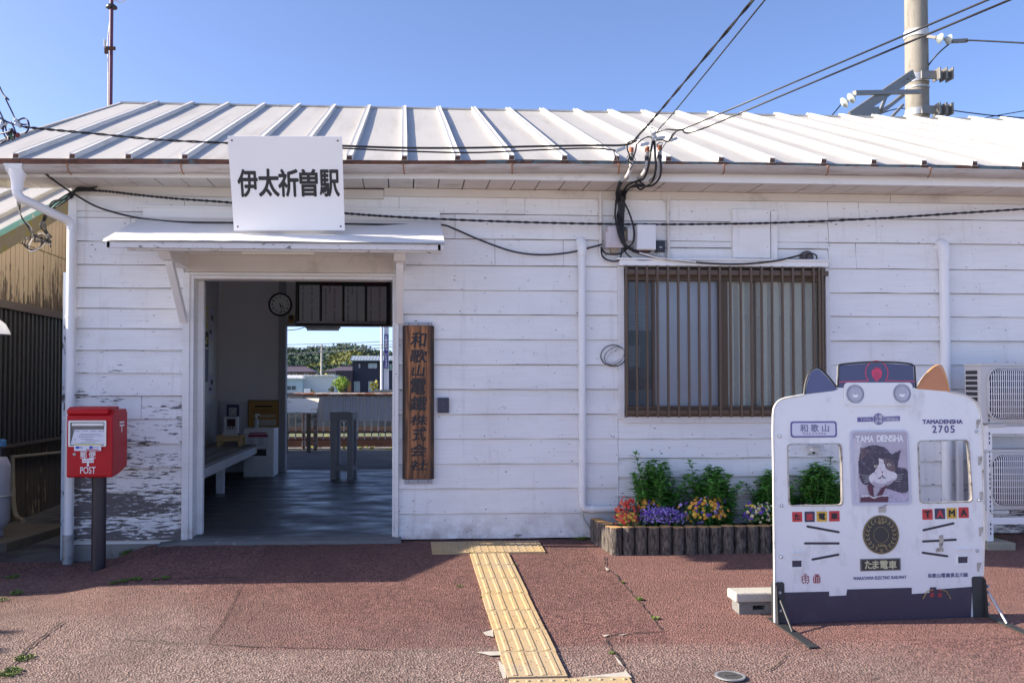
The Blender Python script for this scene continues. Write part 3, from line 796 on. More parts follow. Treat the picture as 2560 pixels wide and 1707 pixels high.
# cracks and joints in the pavement
ck = MB()
def crack(pxs, w=.006, jit=.008):
    pts = [G(x, y) for x, y in pxs]; P2 = []
    for a, b in zip(pts, pts[1:]):
        n = max(2, int((b-a).length/.035))
        for k in range(n): P2.append(a.lerp(b, k/n)+Vector((random.uniform(-jit, jit), random.uniform(-jit, jit), 0)))
    P2.append(pts[-1]); n0 = len(ck.v)
    for i, p in enumerate(P2):
        d = (P2[min(i+1, len(P2)-1)]-P2[max(i-1, 0)]).normalized(); s_ = Vector((-d.y, d.x, 0))
        ww = w*random.uniform(.25, 1.1)*(.2 if i in (0, len(P2)-1) else 1)
        for q in (-1, 1):
            v = p+s_*ww*q; ck.v.append((v.x, v.y, zg(v.x, v.y)+.0065))
    for i in range(len(P2)-1): ck.f.append((n0+2*i, n0+2*i+1, n0+2*i+3, n0+2*i+2))
crack([(0, 1690), (35, 1658), (75, 1618), (120, 1582), (160, 1555)], .0065)
crack([(70, 1482), (170, 1476), (250, 1462), (330, 1450), (420, 1448), (520, 1446), (600, 1443)], .006)
crack([(515, 1612), (560, 1555), (600, 1470), (628, 1430)], .003, .003)
crack([(300, 1600), (520, 1612), (640, 1618), (900, 1624), (1100, 1630)], .004)
crack([(1513, 1390), (1514, 1420), (1540, 1440), (1560, 1465), (1590, 1495), (1625, 1535), (1655, 1575), (1660, 1578)], .005)
crack([(1508, 1591), (1560, 1585), (1655, 1578)], .006)
crack([(1510, 1592), (1530, 1625), (1555, 1660), (1580, 1695)], .006)
crack([(1918, 1680), (1958, 1655), (1962, 1640), (1980, 1636)], .004)
crack([(2170, 1702), (2195, 1694), (2200, 1686)], .004)
struct('pavement_crack', ck, M('crack_dark', (.022, .018, .016), .95, .3, 20), pave)
lt_ = MB()
for poly in ([(1207, 1583), (1232, 1576), (1234, 1594), (1214, 1590)], [(1190, 1632), (1250, 1630), (1252, 1640), (1225, 1641)], [(1245, 1652), (1262, 1668), (1266, 1696), (1258, 1700), (1248, 1672)],
             [(1505, 1590), (1525, 1588), (1512, 1594)], [(1545, 1590), (1570, 1585), (1556, 1590)], [(1512, 1418), (1524, 1426), (1516, 1428)], [(1535, 1640), (1550, 1655), (1558, 1668), (1546, 1660)], [(1430, 1698), (1560, 1682), (1562, 1676), (1580, 1696), (1500, 1694)]):
    q = [G(x, y) for x, y in poly]; lt_.add([(v.x, v.y, zg(v.x, v.y)+.0075) for v in q], [tuple(range(len(q)))])
struct('pavement_chip', lt_, M('bare_mortar', (.42, .39, .34), .9, .15, 20), pave)

# tactile paving strip
tp = MB(); dm = MB()
A0, A1 = G(1222, 1386), G(1346, 1697)
def onz(x, y, d): return (x, y, zg(x, y)+d)
wT = .30
axs = (A1-A0); axs.z = 0; Lh = axs.length; ax2 = axs.normalized(); N = 7; tl_ = Lh/N
for i in range(N):
    p0 = A0+ax2*(tl_*i); p1 = A0+ax2*(tl_*(i+1)-.004)
    wa = wT/2-.002+random.uniform(-.003, .003); o_ = random.uniform(-.004, .004)
    q = [(p0.x-wa+o_, p0.y), (p0.x+wa+o_, p0.y), (p1.x+wa+o_, p1.y), (p1.x-wa+o_, p1.y)]
    top = [onz(x, y, .0125) for x, y in q]; bot = [onz(x, y, -.01) for x, y in q]
    tp.add(bot+top, [(7, 6, 5, 4), (0, 1, 5, 4), (1, 2, 6, 5), (2, 3, 7, 6), (3, 0, 4, 7)])
    for k in range(4):
        t = (k+.5)/4*2-1; t *= .98
        a = Vector((p0.x+wa*t+o_, p0.y, 0))+ax2*.012; b = Vector((p1.x+wa*t+o_, p1.y, 0))-ax2*.012
        h = .0042; wv = .017
        for m_ in range(1):
            vs = []
            for pt in (a, b):
                for dx_, dz in ((-wv, .0125), (-wv*.55, .0125+h), (wv*.55, .0125+h), (wv, .0125)): vs.append(onz(pt.x+dx_, pt.y, dz))
            tp.add(vs, [(0, 1, 5, 4), (1, 2, 6, 5), (2, 3, 7, 6), (3, 2, 1, 0), (4, 5, 6, 7)])
def warn(px_c, nx, y0, y1):
    for i, (xa, xb) in enumerate(px_c):
        ww = xb-xa
        q = [(xa+.0015, y1), (xb-.0015, y1), (xb-.0015, y0), (xa+.0015, y0)]
        top = [onz(x, y, .0125) for x, y in q]; bot = [onz(x, y, -.01) for x, y in q]
        tp.add(bot+top, [(4, 5, 6, 7), (4, 0, 1, 5), (5, 1, 2, 6), (6, 2, 3, 7), (7, 3, 0, 4)])
        for a in range(5):
            for b in range(5):
                x = xa+ww*(a+.5)/5; y = y1+(y0-y1)*(b+.5)/5; z = zg(x, y)+.0125
                dm.lathe((x, y, z), [(.012, 0), (.0085, .0042), (.004, .0052)], 10)
wl, wr = G(1076, 1358), G(1356, 1382)
yb_, yt_ = G(1220, 1384).y, G(1220, 1356).y
x0 = G(1078, 1370).x; x1 = G(1355, 1368).x; st_ = (x1-x0)/3
warn([(x0+i*st_, x0+(i+1)*st_) for i in range(3)], 3, yt_, yb_)
y2 = G(1346, 1699).y; xs0 = G(1160, 1703).x
warn([(A1.x-.15-.30+i*.30, A1.x-.15+i*.30) for i in range(1, 3)], 3, y2-.012, y2-.312)
m_tac = M('yellow_tactile_paving', (.44, .315, .155), .85, .14, 7, dirt=(.37, .295, .20), dthr=(.42, .72), dscale=3, bump=.3, bscale=140)
tac = struct('tactile_paving', tp, m_tac)
struct('warning_dome', dm, m_tac, tac, smooth=50)
# manhole cover
mp = G(1825, 1692); mh = thing('manhole_cover', 'small round iron cover set in the red pavement', 'manhole cover', (mp.x, mp.y, zg(mp.x, mp.y)))
obj('rim', MB().lathe((mp.x, mp.y, zg(mp.x, mp.y)+.004), [(.075, 0), (.075, .006), (.062, .006), (.062, .003)], 32), m_galv, mh, smooth=30)
b = MB().lathe((mp.x, mp.y, zg(mp.x, mp.y)+.005), [(.0615, 0), (.0615, .004), (.02, .0045)], 32)
b.box(mp.x-.03, mp.x+.03, mp.y-.008, mp.y+.008, zg(mp.x, mp.y)+.009, zg(mp.x, mp.y)+.012)
obj('lid', b, M('cast_iron', (.10, .10, .095), .5, .3, 40, metal=.4), mh, smooth=30)

# weeds in the cracks
m_leafy = M('weed_green', (.13, .19, .035), .7, .3, 30)
def tuft(mb, p, n, r, h, lw=.006):
    for _ in range(n):
        a = random.uniform(0, 6.28); q = random.random()**.5*r; b = p+Vector((math.cos(a)*q, math.sin(a)*q, 0)); b.z = zg(b.x, b.y) if b.y < 0 else p.z
        a2 = random.uniform(0, 6.28); d = Vector((math.cos(a2), math.sin(a2), 0)); s_ = Vector((-d.y, d.x, 0))*lw*random.uniform(.6, 1.3)
        hh = h*random.uniform(.4, 1)
        m1 = b+d*hh*.35+Vector((0, 0, hh*.65)); tip = b+d*hh*.9+Vector((0, 0, hh*.75))
        n0 = len(mb.v); mb.v += [tuple(b), tuple(m1-s_), tuple(tip), tuple(m1+s_)]; mb.f.append((n0, n0+1, n0+2, n0+3))
wd = MB()
for (px, py, sx_, n, h) in ((25, 1682, .06, 150, .02), (60, 1645, .05, 90, .02), (285, 1457, .03, 60, .018), (308, 1453, .03, 60, .02), (340, 1448, .04, 90, .02), (388, 1449, .02, 40, .015), (415, 1444, .03, 50, .016),
        (30, 1444, .05, 60, .03), (40, 1484, .05, 60, .03), (5, 1500, .05, 50, .02), (320, 1382, .05, 90, .05), (1600, 1500, .02, 60, .025), (1638, 1547, .02, 50, .022), (1557, 1457, .012, 25, .02), (1180, 1384, .02, 50, .02), (1284, 1413, .012, 30, .02),
        (1206, 1494, .012, 25, .018), (1530, 1632, .02, 40, .012), (1148, 1466, .03, 14, .02), (1440, 1337, .06, 160, .035), (1470, 1338, .04, 80, .025), (2484, 1345, .03, 50, .03), (560, 1341, .02, 30, .02)):
    p = G(px, py); p.y = min(p.y, -.012)
    tuft(wd, p, n, sx_, h)
tag(obj('weeds', wd, m_leafy), 'small green weeds sprouting from the pavement cracks', 'weeds', kind='stuff')
dl = MB()
for _ in range(620):
    if random.random() < .32:
        t = random.random()**.5; c0 = A0.lerp(A1, t); x = c0.x+random.gauss(.0, .12); y = c0.y+random.uniform(-.1, .1); dz = .014
    else:
        x = random.uniform(-2.4, 4.5); y = random.choice((random.uniform(-3.4, -.3), -.012-abs(random.gauss(0, .035)))); dz = .002
    a = random.uniform(0, 6.28); r_ = random.uniform(.003, .008)
    n0 = len(dl.v); z = zg(x, y)+dz+.003
    dl.v += [(x+r_*math.cos(a), y+r_*math.sin(a), z), (x-r_*.4*math.sin(a), y+r_*.4*math.cos(a), z+.003), (x-r_*math.cos(a), y-r_*math.sin(a), z+.001), (x+r_*.4*math.sin(a), y-r_*.4*math.cos(a), z)]
    dl.f.append((n0, n0+1, n0+2, n0+3))
tag(obj('fallen_bits', dl, M('dry_petal', (.22, .07, .05), .9, .4, 30)), 'tiny dry reddish flower bits scattered over pavement', 'litter', kind='stuff')

# ================================================================== BEHIND THE STATION (seen through the waiting room)
FY = G(850, 1123).y
def PT(px, py, Y): return P(px, py, Y)
# trackside fence with white panels
FY = 9.95
fn = thing('trackside_fence', 'rusty pipe fence with white sheet panels along the tracks', 'fence', (0, FY, 0))
zt1 = P(850, 986, FY).z
m_rrail = M('rusty_white_pipe', (.52, .46, .42), .6, .2, 9, dirt=(.26, .10, .05), dthr=(.46, .56), dscale=5, dstretch=(1, 4, 4))
obj('top_rail', MB().cyl((-7, FY, zt1), (8, FY, zt1), .035, n=12), m_rrail, fn, smooth=40)
obj('bottom_rail', MB().cyl((-7, FY, .34), (8, FY, .34), .02, n=8).cyl((-7, FY, .20), (8, FY, .20), .016, n=8), M('dark_rail_rust', (.16, .10, .08), .7, .3, 10), fn, smooth=40)
bs = MB(); x = -6.9
while x < 8: bs.cyl((x, FY, .2), (x, FY, zt1), .012, n=8); x += .131
obj('bar', bs, M('pale_bar', (.55, .53, .50), .6, .15, 9), fn, smooth=40)
x = -6.6
while x < 8:
    obj('post', MB().cyl((x, FY, 0), (x, FY, zt1), .034, n=10), m_rrail, fn, smooth=40); x += 2.35
pn = MB(); x = P(795, 1000, FY).x
while x < 8: pn.box(x, x+.127, FY+.02, FY+.028, .55, zt1-.05); x += .131
obj('panel', pn, M('white_fence_sheet', (.78, .78, .80), .5, .05, 5), fn)
# slanted sheet on short posts
sh = thing('slanted_cover', 'dirty white slanted sheet cover on short posts by the fence', 'cover', (P(720, 1000, FY-.35).x, FY-.35, 0))
xr_ = P(793, 1030, FY-.5).x; zt2 = P(720, 998, FY-.1).z; zb_ = P(720, 1034, FY-.6).z
obj('sheet', MB().prism([(-5, FY-.62, zb_), (-5, FY-.10, zt2), (-5, FY-.10, zt2+.02), (-5, FY-.62, zb_+.02)], (xr_+5, 0, 0)), M('dirty_white_sheet', (.74, .70, .60), .6, .08, 4, dirt=(.32, .26, .12), dthr=(.56, .7), dscale=3, dstretch=(1, 3, 1)), sh)
for px, c_ in ((715, 0), (772, 0), (789, 1)):
    x = P(px, 1100, FY-.55).x
    obj('post', MB().box(x-.035, x+.035, FY-.6, FY-.53, 0, zb_+.03), m_rrail if c_ else M('brown_post', (.22, .17, .12), .8, .2, 10), sh)
# railway tracks
def track(Yc, label):
    t = thing('railway_track', label, 'track', (0, Yc, -.1), group=None)
    for s in (-.53, .53):
        b = MB().box(-60, 60, Yc+s-.03, Yc+s+.03, .02, .075).box(-60, 60, Yc+s-.012, Yc+s+.012, -.06, .02).box(-60, 60, Yc+s-.06, Yc+s+.06, -.08, -.06)
        obj('rail', b, M('rusty_rail', (.14, .07, .045), .6, .3, 10), t)
    sl_ = MB(); x = -30
    while x < 30: sl_.box(x-.11, x+.11, Yc-1, Yc+1, -.16, -.075); x += .65
    obj('sleepers', sl_, M('sleeper_wood', (.11, .075, .055), .9, .3, 8), t)
track(12.6, 'near railway track with rusty rails just beyond the fence')
track(17.4, 'far railway track with rusty rails beside the island platform')
pf = MB().box(-60, 60, 20.6, 27.5, -.2, .93).box(-60, 60, 20.3, 20.9, .78, .945)
struct('island_platform', pf, M('platform_concrete', (.20, .19, .17), .9, .2, 3, dirt=(.06, .06, .05), dthr=(.5, .65), dscale=1.2, dstretch=(1, 1, 2)))
wd2 = MB()
for _ in range(900):
    x = random.uniform(-14, 14); y = random.choice([19.6, 15.2, 10.1])+random.uniform(-.25, .25); hh = random.uniform(.04, .16)
    if y < 11 : hh *= .4
    a = random.uniform(0, 6.28); d = Vector((math.cos(a), math.sin(a), 0))*.03
    n0 = len(wd2.v); z0 = -.14 if y > 11 else .01
    wd2.v += [(x-d.x, y-d.y, z0), (x+d.x, y+d.y, z0), (x+d.x*2+.02, y, z0+hh), (x-d.x*.5, y+.03, z0+hh*.8)]; wd2.f.append((n0, n0+1, n0+2, n0+3))
tag(obj('trackside_weeds', wd2, M('bright_weed', (.24, .27, .03), .8, .3, 20)), 'yellow green weeds growing along the railway tracks', 'weeds', kind='stuff')
# platform pillar with station sign
PY = 24.5
pl = thing('platform_pillar', 'white steel platform pillar carrying a tall purple station sign', 'pillar', (P(964, 978, PY).x, PY, .93))
xc = P(966, 900, PY).x; xp = P(954.5, 900, PY).x
b = MB().box(xc-.085, xc+.085, PY-.02, PY+.02, .95, 5).box(xc-.085, xc-.06, PY-.08, PY+.08, .95, 5).box(xc+.06, xc+.085, PY-.08, PY+.08, .95, 5)
obj('column', b, m_white, pl)
obj('drain_pipe', MB().cyl((xp, PY-.1, .95), (xp, PY-.1, 5), .05, n=12), M('pale_grey_pipe', (.6, .62, .66), .5, .05, 5), pl, smooth=40)
obj('footing', MB().box(xc-.40, xc+.20, PY-.3, PY+.3, .93, 1.06), m_conc, pl)
s0, s1 = P(960.5, 836, PY-.1), P(970.5, 921, PY-.1)
sg = obj('name_sign', MB().box(s0.x, s1.x, PY-.13, PY-.11, s1.z, s0.z), M('purple_sign', (.035, .02, .19), .4, .05, 5), pl)
sm = (s0.x+s1.x)/2; zz = s0.z-.09; lv = MB(); chs = list('のりば案内') ; hs = .11
for ch in '甘露寺前→':
    vf = text(ch, sm, zz, None, hs*.85, .015, .004, rot=0); lv.mapped(vf, (0, PY-.131, 0), (1, 0, 0), (0, 0, 1), (0, -1, 0)); zz -= hs
zz -= .06
for ch in 'いだきそ':
    vf = text(ch, sm, zz, None, hs*.8, .015, .004); lv.mapped(vf, (0, PY-.131, 0), (1, 0, 0), (0, 0, 1), (0, -1, 0)); zz -= hs
lv.mapped(fill([circ(sm, s1.z+.07, .045), circ(sm, s1.z+.07, .032)], .004), (0, PY-.131, 0), (1, 0, 0), (0, 0, 1), (0, -1, 0))
obj('lettering', lv, m_white, sg)
# fluorescent lamp under the platform-side eave
LY = 6.55
la, lb = P(764, 821, LY), P(851, 821, LY)
fl_ = thing('eave_lamp', 'beige fluorescent lamp hanging under the platform side eave', 'lamp', (la.x, LY, la.z))
obj('housing', MB().box(la.x, lb.x, LY-.04, LY+.04, la.z-.0, la.z+.04), M('beige_metal', (.42, .37, .29), .6, .1, 8), fl_, bevel=.006)
obj('tube', MB().cyl((la.x+.02, LY, la.z-.018), (lb.x-.02, LY, la.z-.018), .016, n=10), m_lamp, fl_, smooth=40)
for xx in (la.x+.12, lb.x-.12): obj('hanger', MB().cyl((xx, LY, la.z+.03), (xx, LY, la.z+.5), .006, n=6), m_black, fl_)
obj('lead', MB().tube(spl([P(700, 827, LY), P(745, 823, LY), P(765, 817, LY), P(790, 823, LY), P(810, 825, LY), P(840, 819, LY), P(860, 812, LY)]), .006, 6), m_black, fl_)

# far houses, sheds, bushes, poles, wires, hills
def rect3(mb, x0, x1, z0, z1, Y, d=.1): mb.box(x0, x1, Y-d, Y, z0, z1)
m_pane = M('dark_pane', (.05, .08, .10), .15, .2, .5); m_palepane = M('pale_pane', (.36, .44, .44), .2, .15, .4)
HYn = 118
def hx(px, Y=HYn): return P(px, 940, Y).x
def hz(py, Y=HYn, px=850): return P(px, py, Y).z
hs_ = thing('house', 'dark navy two storey house with pale metal roof', 'house', (hx(930), HYn, -.6), group='houses beyond the platform')
m_navy = M('navy_siding', (.024, .026, .048), .7, .1, .3); m_navy2 = M('plum_siding', (.040, .028, .042), .7, .1, .3)
x0, x1 = hx(881), hx(1030)
obj('wall', MB().box(x0, x1, HYn, HYn+9, -.7, hz(900)), m_navy, hs_)
rfm = M('pale_steel_roof', (.30, .35, .38), .45, .06, .5, metal=.2)
rr = MB().prism([(hx(876), HYn-.6, hz(902)), (hx(876), HYn+4.5, hz(888)), (hx(876), HYn+10, hz(901)), (hx(876), HYn+10, hz(899.5)), (hx(876), HYn+4.5, hz(886.6)), (hx(876), HYn-.6, hz(900.4))], (x1-x0+1, 0, 0))
for i in range(26):
    x = hx(876)+i*.42; rr.prism([(x, HYn-.62, hz(900.4)), (x, HYn+4.5, hz(886.6)), (x, HYn+4.5, hz(885.9)), (x, HYn-.62, hz(899.7))], (.07, 0, 0))
obj('roof', rr, rfm, hs_)
for px0, px1, py0, py1, mm in ((920.5, 942.5, 908, 920.5, m_palepane), (897, 900.5, 908, 921, m_dark), (885, 900, 953, 980, m_palepane), (921, 943, 953, 980, m_palepane), (970, 985, 910, 925, M('green_pane', (.10, .26, .18), .3, .1, .5))):
    f = MB(); a, b = hx(px0), hx(px1); z1_, z0_ = hz(py0), hz(py1)
    f.box(a, b, HYn-.12, HYn, z1_-.08, z1_).box(a, b, HYn-.12, HYn, z0_, z0_+.08).box(a, a+.07, HYn-.12, HYn, z0_, z1_).box(b-.07, b, HYn-.12, HYn, z0_, z1_).box((a+b)/2-.05, (a+b)/2+.05, HYn-.12, HYn, z0_, z1_)
    w_ = obj('window', f, m_grey, hs_); obj('pane', MB().box(a, b, HYn-.05, HYn-.01, z0_, z1_), mm, w_)
an = thing('annex', 'low plum brown flat roofed annex beside the navy house', 'house', (hx(860), HYn-1, -.6), group='houses beyond the platform')
obj('wall', MB().box(hx(840, HYn-1), hx(881, HYn-1), HYn-1, HYn+6, -.7, hz(926, HYn-1)), m_navy2, an)
obj('porch', MB().box(hx(841, HYn-1), hx(868, HYn-1), HYn-1.06, HYn-.98, hz(975, HYn-1), hz(951, HYn-1)), m_dark, an)
obj('door', MB().box(hx(868.5, HYn-1), hx(878, HYn-1), HYn-1.08, HYn-.98, hz(978, HYn-1), hz(953, HYn-1)), M('orange_door', (.30, .12, .04), .6, .2, .5), an)
# tiled-roof houses
def tilehouse(Y, pxl, pxr, pye, pxa, pxb, pyr, pyb, label):
    t = thing('house', label, 'house', (hx((pxl+pxr)/2, Y), Y, -.6), group='houses beyond the platform')
    xl, xr = hx(pxl, Y), hx(pxr, Y); ze = hz(pye, Y); zr_ = hz(pyr, Y); xa, xb = hx(pxa, Y), hx(pxb, Y)
    obj('wall', MB().box(xl+.7, xr-.7, Y, Y+8, -.7, ze), M('tan_house_wall', (.26, .19, .15), .8, .15, .5), t)
    r_ = MB(); y0, y1, ym = Y-.8, Y+8.8, Y+4
    r_.add([(xl, y0, ze), (xr, y0, ze), (xr, y1, ze), (xl, y1, ze), (xa, ym, zr_), (xb, ym, zr_), (xl, y0, ze-.25), (xr, y0, ze-.25), (xr, y1, ze-.25), (xl, y1, ze-.25)],
           [(0, 1, 5, 4), (1, 2, 5), (2, 3, 4, 5), (3, 0, 4), (0, 6, 7, 1), (1, 7, 8, 2), (3, 9, 6, 0), (6, 9, 8, 7)])
    r_.box(xa-.15, xb+.15, ym-.15, ym+.15, zr_-.05, zr_+.18)
    obj('roof', r_, M('plum_roof_tile', (.075, .058, .075), .6, .2, 3, stretch=(1, 1, 8)), t)
    for px in pyb:
        f = MB(); a, b = hx(px, Y), hx(px+11, Y); z1_, z0_ = hz(pye+3.5, Y), hz(pye+9, Y); 
        f.box(a, b, Y-.12, Y, z1_-.1, z1_).box(a, b, Y-.12, Y, z0_, z0_+.1).box(a, a+.1, Y-.12, Y, z0_, z1_).box(b-.1, b, Y-.12, Y, z0_, z1_)
        w_ = obj('window', f, m_white, t); obj('pane', MB().box(a, b, Y-.05, Y-.01, z0_, z1_), m_pane, w_)
tilehouse(150, 690, 789, 929, 705, 756, 914.5, (716, 731, 760), 'plum tiled hip roof house behind the white sheds')
tilehouse(146, 808, 905, 928, 850, 905, 914.5, (820, 828), 'plum tiled house half hidden by the navy house')
WH = 100
wh = thing('warehouse', 'long white windowless warehouse with a scalloped roof edge', 'warehouse', (hx(800, WH), WH, -.6))
xa, xb = hx(757, WH), hx(838.5, WH); ze = hz(940, WH)
obj('wall', MB().box(xa, xb, WH, WH+8, -.7, ze), M('warehouse_sheet', (.62, .62, .60), .6, .06, .3), wh)
rr = MB(); x = xa-.1
while x < xb: rr.box(x, x+.12, WH-.25, WH+8, ze, ze+.13); x += .24
rr.box(xa-.1, xb+.1, WH-.2, WH+8, ze-.02, ze+.06)
obj('roof', rr, M('white_corrugated', (.74, .74, .74), .5, .05, .5), wh)
sd = thing('shed', 'pale blue corrugated shed with one small dark window', 'shed', (hx(733, WH-1), WH-1, -.6))
xa, xb = hx(690, WH-1), hx(756.5, WH-1); ze = hz(947, WH-1); b = MB().box(xa, xb, WH-1, WH+6, -.7, ze); x = xa
while x < xb-.05: b.box(x, x+.05, WH-1.03, WH-1, -.6, ze); x += .28
obj('wall', b, M('pale_blue_sheet', (.42, .52, .58), .6, .06, .3), sd)
rr = MB().prism([(xa, WH-1.4, ze), (xa, WH+4, hz(938, WH)), (xa, WH+4, hz(937, WH)), (xa, WH-1.4, ze+.06)], (xb-xa+.2, 0, 0)); x = xa
while x < xb: rr.prism([(x, WH-1.42, ze+.06), (x, WH+4, hz(937, WH)), (x, WH+4, hz(936.2, WH)), (x, WH-1.42, ze+.12)], (.1, 0, 0)); x += .3
obj('roof', rr, M('white_corrugated', (.74, .74, .74)), sd)
a, b = hx(717, WH-1), hx(739.5, WH-1); z1_, z0_ = hz(964.5, WH-1), hz(974.5, WH-1)
w_ = obj('window', MB().box(a-.05, b+.05, WH-1.08, WH-1.0, z1_, z1_+.06).box(a-.05, b+.05, WH-1.08, WH-1.0, z0_-.06, z0_).box((a+b)/2-.03, (a+b)/2+.03, WH-1.1, WH-1, z0_, z1_), m_grey, sd)
obj('pane', MB().box(a, b, WH-1.06, WH-1.02, z0_, z1_), m_pane, w_)
ob = thing('outdoor_unit', 'far white air conditioner unit against the white warehouse', 'air conditioner', (hx(769, WH-1.5), WH-1.5, -.6))
obj('case', MB().box(hx(761, WH-1.5), hx(777, WH-1.5), WH-1.7, WH-1.3, -.6, hz(972, WH-1.5)), m_white, ob, bevel=.02)
obj('side_vent', MB().box(hx(777.2, WH-1.5), hx(779, WH-1.5), WH-1.7, WH-1.3, -.6, hz(971, WH-1.5)), m_dark, ob)

def leaf_mb(mb, p, L, wd, d, nrm, curl=.2):
    d = d.normalized(); s_ = d.cross(nrm)
    s_ = s_.normalized()*wd/2 if s_.length > 1e-5 else d.orthogonal()*wd/2
    up_ = s_.cross(d).normalized()
    n0 = len(mb.v); a = p+d*L*.4; t_ = p+d*L-up_*L*curl
    mb.v += [tuple(p), tuple(a+s_+up_*wd*.12), tuple(t_), tuple(a-s_+up_*wd*.12), tuple(a-up_*wd*.05)]
    mb.f += [(n0, n0+1, n0+4), (n0+1, n0+2, n0+4), (n0+2, n0+3, n0+4), (n0+3, n0, n0+4)]
def rdir(zb=0.0):
    while True:
        v = Vector((random.uniform(-1, 1), random.uniform(-1, 1), random.uniform(-1, 1)+zb))
        if .01 < v.length < 1.6: return v.normalized()
def bush(name, label, cat, c, rx, ry, rz, nleaf, L, m, group=None, nclump=9, trunk=.0):
    t = thing(name, label, cat, tuple(c), group=group); mb = MB(); st = MB()
    cl_ = [(Vector(c)+Vector((random.uniform(-.75, .75)*rx, random.uniform(-.75, .75)*ry, rz*(1+random.uniform(-.55, .8)))), random.uniform(.3, .55)) for _ in range(nclump)]
    for q, k in cl_: st.tube([tuple(c), tuple(Vector(c).lerp(q, .6)+Vector((0, 0, -.05*rz))), tuple(q)], .02*rx, 5, True, [.03*rx, .02*rx, .008*rx])
    for _ in range(nleaf):
        q, k = random.choice(cl_); v = rdir(); r_ = random.random()**.4
        p = q+Vector((v.x*rx*k*r_, v.y*ry*k*r_, v.z*rz*k*r_))
        leaf_mb(mb, p, L*random.uniform(.6, 1.3), L*.6, rdir(.2), rdir(.6), .15)
    obj('foliage', mb, m, t); obj('stem', st, M('stem_brown', (.10, .07, .045), .9, .2, 5), t)
    return t
m_lime = M('lime_leaf', (.20, .30, .035), .6, .35, 6); m_gl = M('grey_green_leaf', (.10, .13, .08), .7, .3, 6); m_yel = M('yellow_leaf', (.30, .27, .02), .6, .3, 5)
BYY = 29
c = P(858, 982, BYY); bush('shrub', 'round bright lime green shrub on the island platform', 'shrub', (c.x, BYY, .9), .42, .35, .30, 900, .10, m_lime)
c = P(828, 980, BYY); bush('shrub', 'small grey green shrub left of the lime shrub', 'shrub', (c.x, BYY, .9), .12, .12, .14, 130, .07, m_gl, nclump=5)
c = P(936, 982, BYY); bush('shrub', 'thin yellow green sapling in front of the navy house', 'shrub', (c.x, BYY, .9), .17, .15, .26, 160, .09, m_yel, nclump=6)
c = P(781, 981, BYY); bush('shrub', 'tiny yellow weed clump beside the far air conditioner', 'shrub', (c.x, BYY, .9), .09, .08, .05, 50, .05, m_yel, nclump=3)
# catenary masts and wires beyond
def simple_pole(Y, px, py_top, r, label, group=None):
    x = P(px, 900, Y).x; zt_p = P(px, py_top, Y).z
    t = thing('utility_pole', label, 'pole', (x, Y, -.6), group=group)
    obj('pole', MB().tube([(x, Y, -.7), (x, Y, zt_p)], r, 8, True, [r*1.2, r*.8]), M('far_pole', (.34, .33, .31), .8, .1, 2), t)
    b = MB()
    for k, w_ in ((.2, .8), (.9, .6)): b.box(x-w_, x+w_, Y-.06, Y+.06, zt_p-k-.05, zt_p-k+.05)
    obj('cross_arm', b, m_grey, t)
simple_pole(130, 804, 861, .17, 'thin utility pole rising above the far roofs')
def wire(name, label, pts, r=.006, m=None, k=8, group=None, cat='cable', n=6):
    o_ = obj(name, MB().tube(spl(pts, k), r, n), m or m_black, smooth=60); return tag(o_, label, cat, group)
for i, (ya, yb) in enumerate(((862, 852), (870.5, 860), (886, 866))):
    Y = 26-i*2
    wire('overhead_wire', ['uppermost overhead wire seen through the waiting room', 'middle overhead wire seen through the waiting room', 'lowest overhead wire seen through the waiting room'][i],
         [P(500, ya+6, Y), P(700, ya, Y), P(850, (ya+yb)/2+1, Y), P(990, yb, Y), P(1200, yb-14, Y)], .012, M('far_wire', (.20, .21, .23), .6, .05, 1), group='overhead wires beyond the station')

# hills
def hill_z(x, Y):
    px = 1009+x/Y*F_PX
    prof = [(300, 905), (600, 890), (690, 885), (730, 893), (760, 897), (790, 889), (815, 885), (840, 880), (860, 876), (890, 878), (905, 886), (930, 894), (1000, 900), (1200, 905), (1500, 915)]
    y = prof[0][1]
    for (a, ya), (b, yb) in zip(prof, prof[1:]):
        if a <= px <= b: y = ya+(yb-ya)*(px-a)/(b-a)
    return CAM.z+(960-y)/F_PX*Y*1.02
HD = 520
def hillpt(u, v):
    x = -500+u*1000; Y = 300+v*520
    k = sst(300, HD+100, Y); z = -1+k*(hill_z(x*HD/Y, HD)*1.25+6*noise.noise((x*.02, Y*.02, 0)))
    return (x, Y, z*(.93 if v > .55 else .97))
hl_ = MB().grid(hillpt, 140, 30)
struct('hills', hl_, M('hill_scrub', (.115, .125, .030), .95, .35, .06, dirt=(.045, .075, .035), dthr=(.46, .60), dscale=.022), smooth=0)
fr2 = MB(); fr3 = MB()
for _ in range(5200):
    u = random.uniform(.36, .54); v = random.uniform(.02, .62)
    p = Vector(hillpt(u, v)); q_ = noise.noise((p.x*.022, p.y*.022, 9)); mb = fr3 if (q_ < -.02 and v < .40) else fr2
    r_ = random.uniform(1.3, 3.0)*(1 if mb is fr2 else .8)
    for _k in range(11):
        d = rdir(.4); leaf_mb(mb, p+Vector((d.x*r_, d.y*r_, r_*.5+d.z*r_)), r_*random.uniform(.5, .9), r_*.6, rdir(.2), rdir(.8), .2)
tag(obj('hill_forest', fr2, M('far_forest', (.050, .085, .055), .9, .4, .05)), 'dark blue green woods covering the distant hills', 'woods', kind='stuff')
tag(obj('bamboo_grove', fr3, M('far_bamboo', (.155, .165, .040), .9, .4, .05)), 'yellow green bamboo groves on the lower hillside', 'bamboo', kind='stuff')

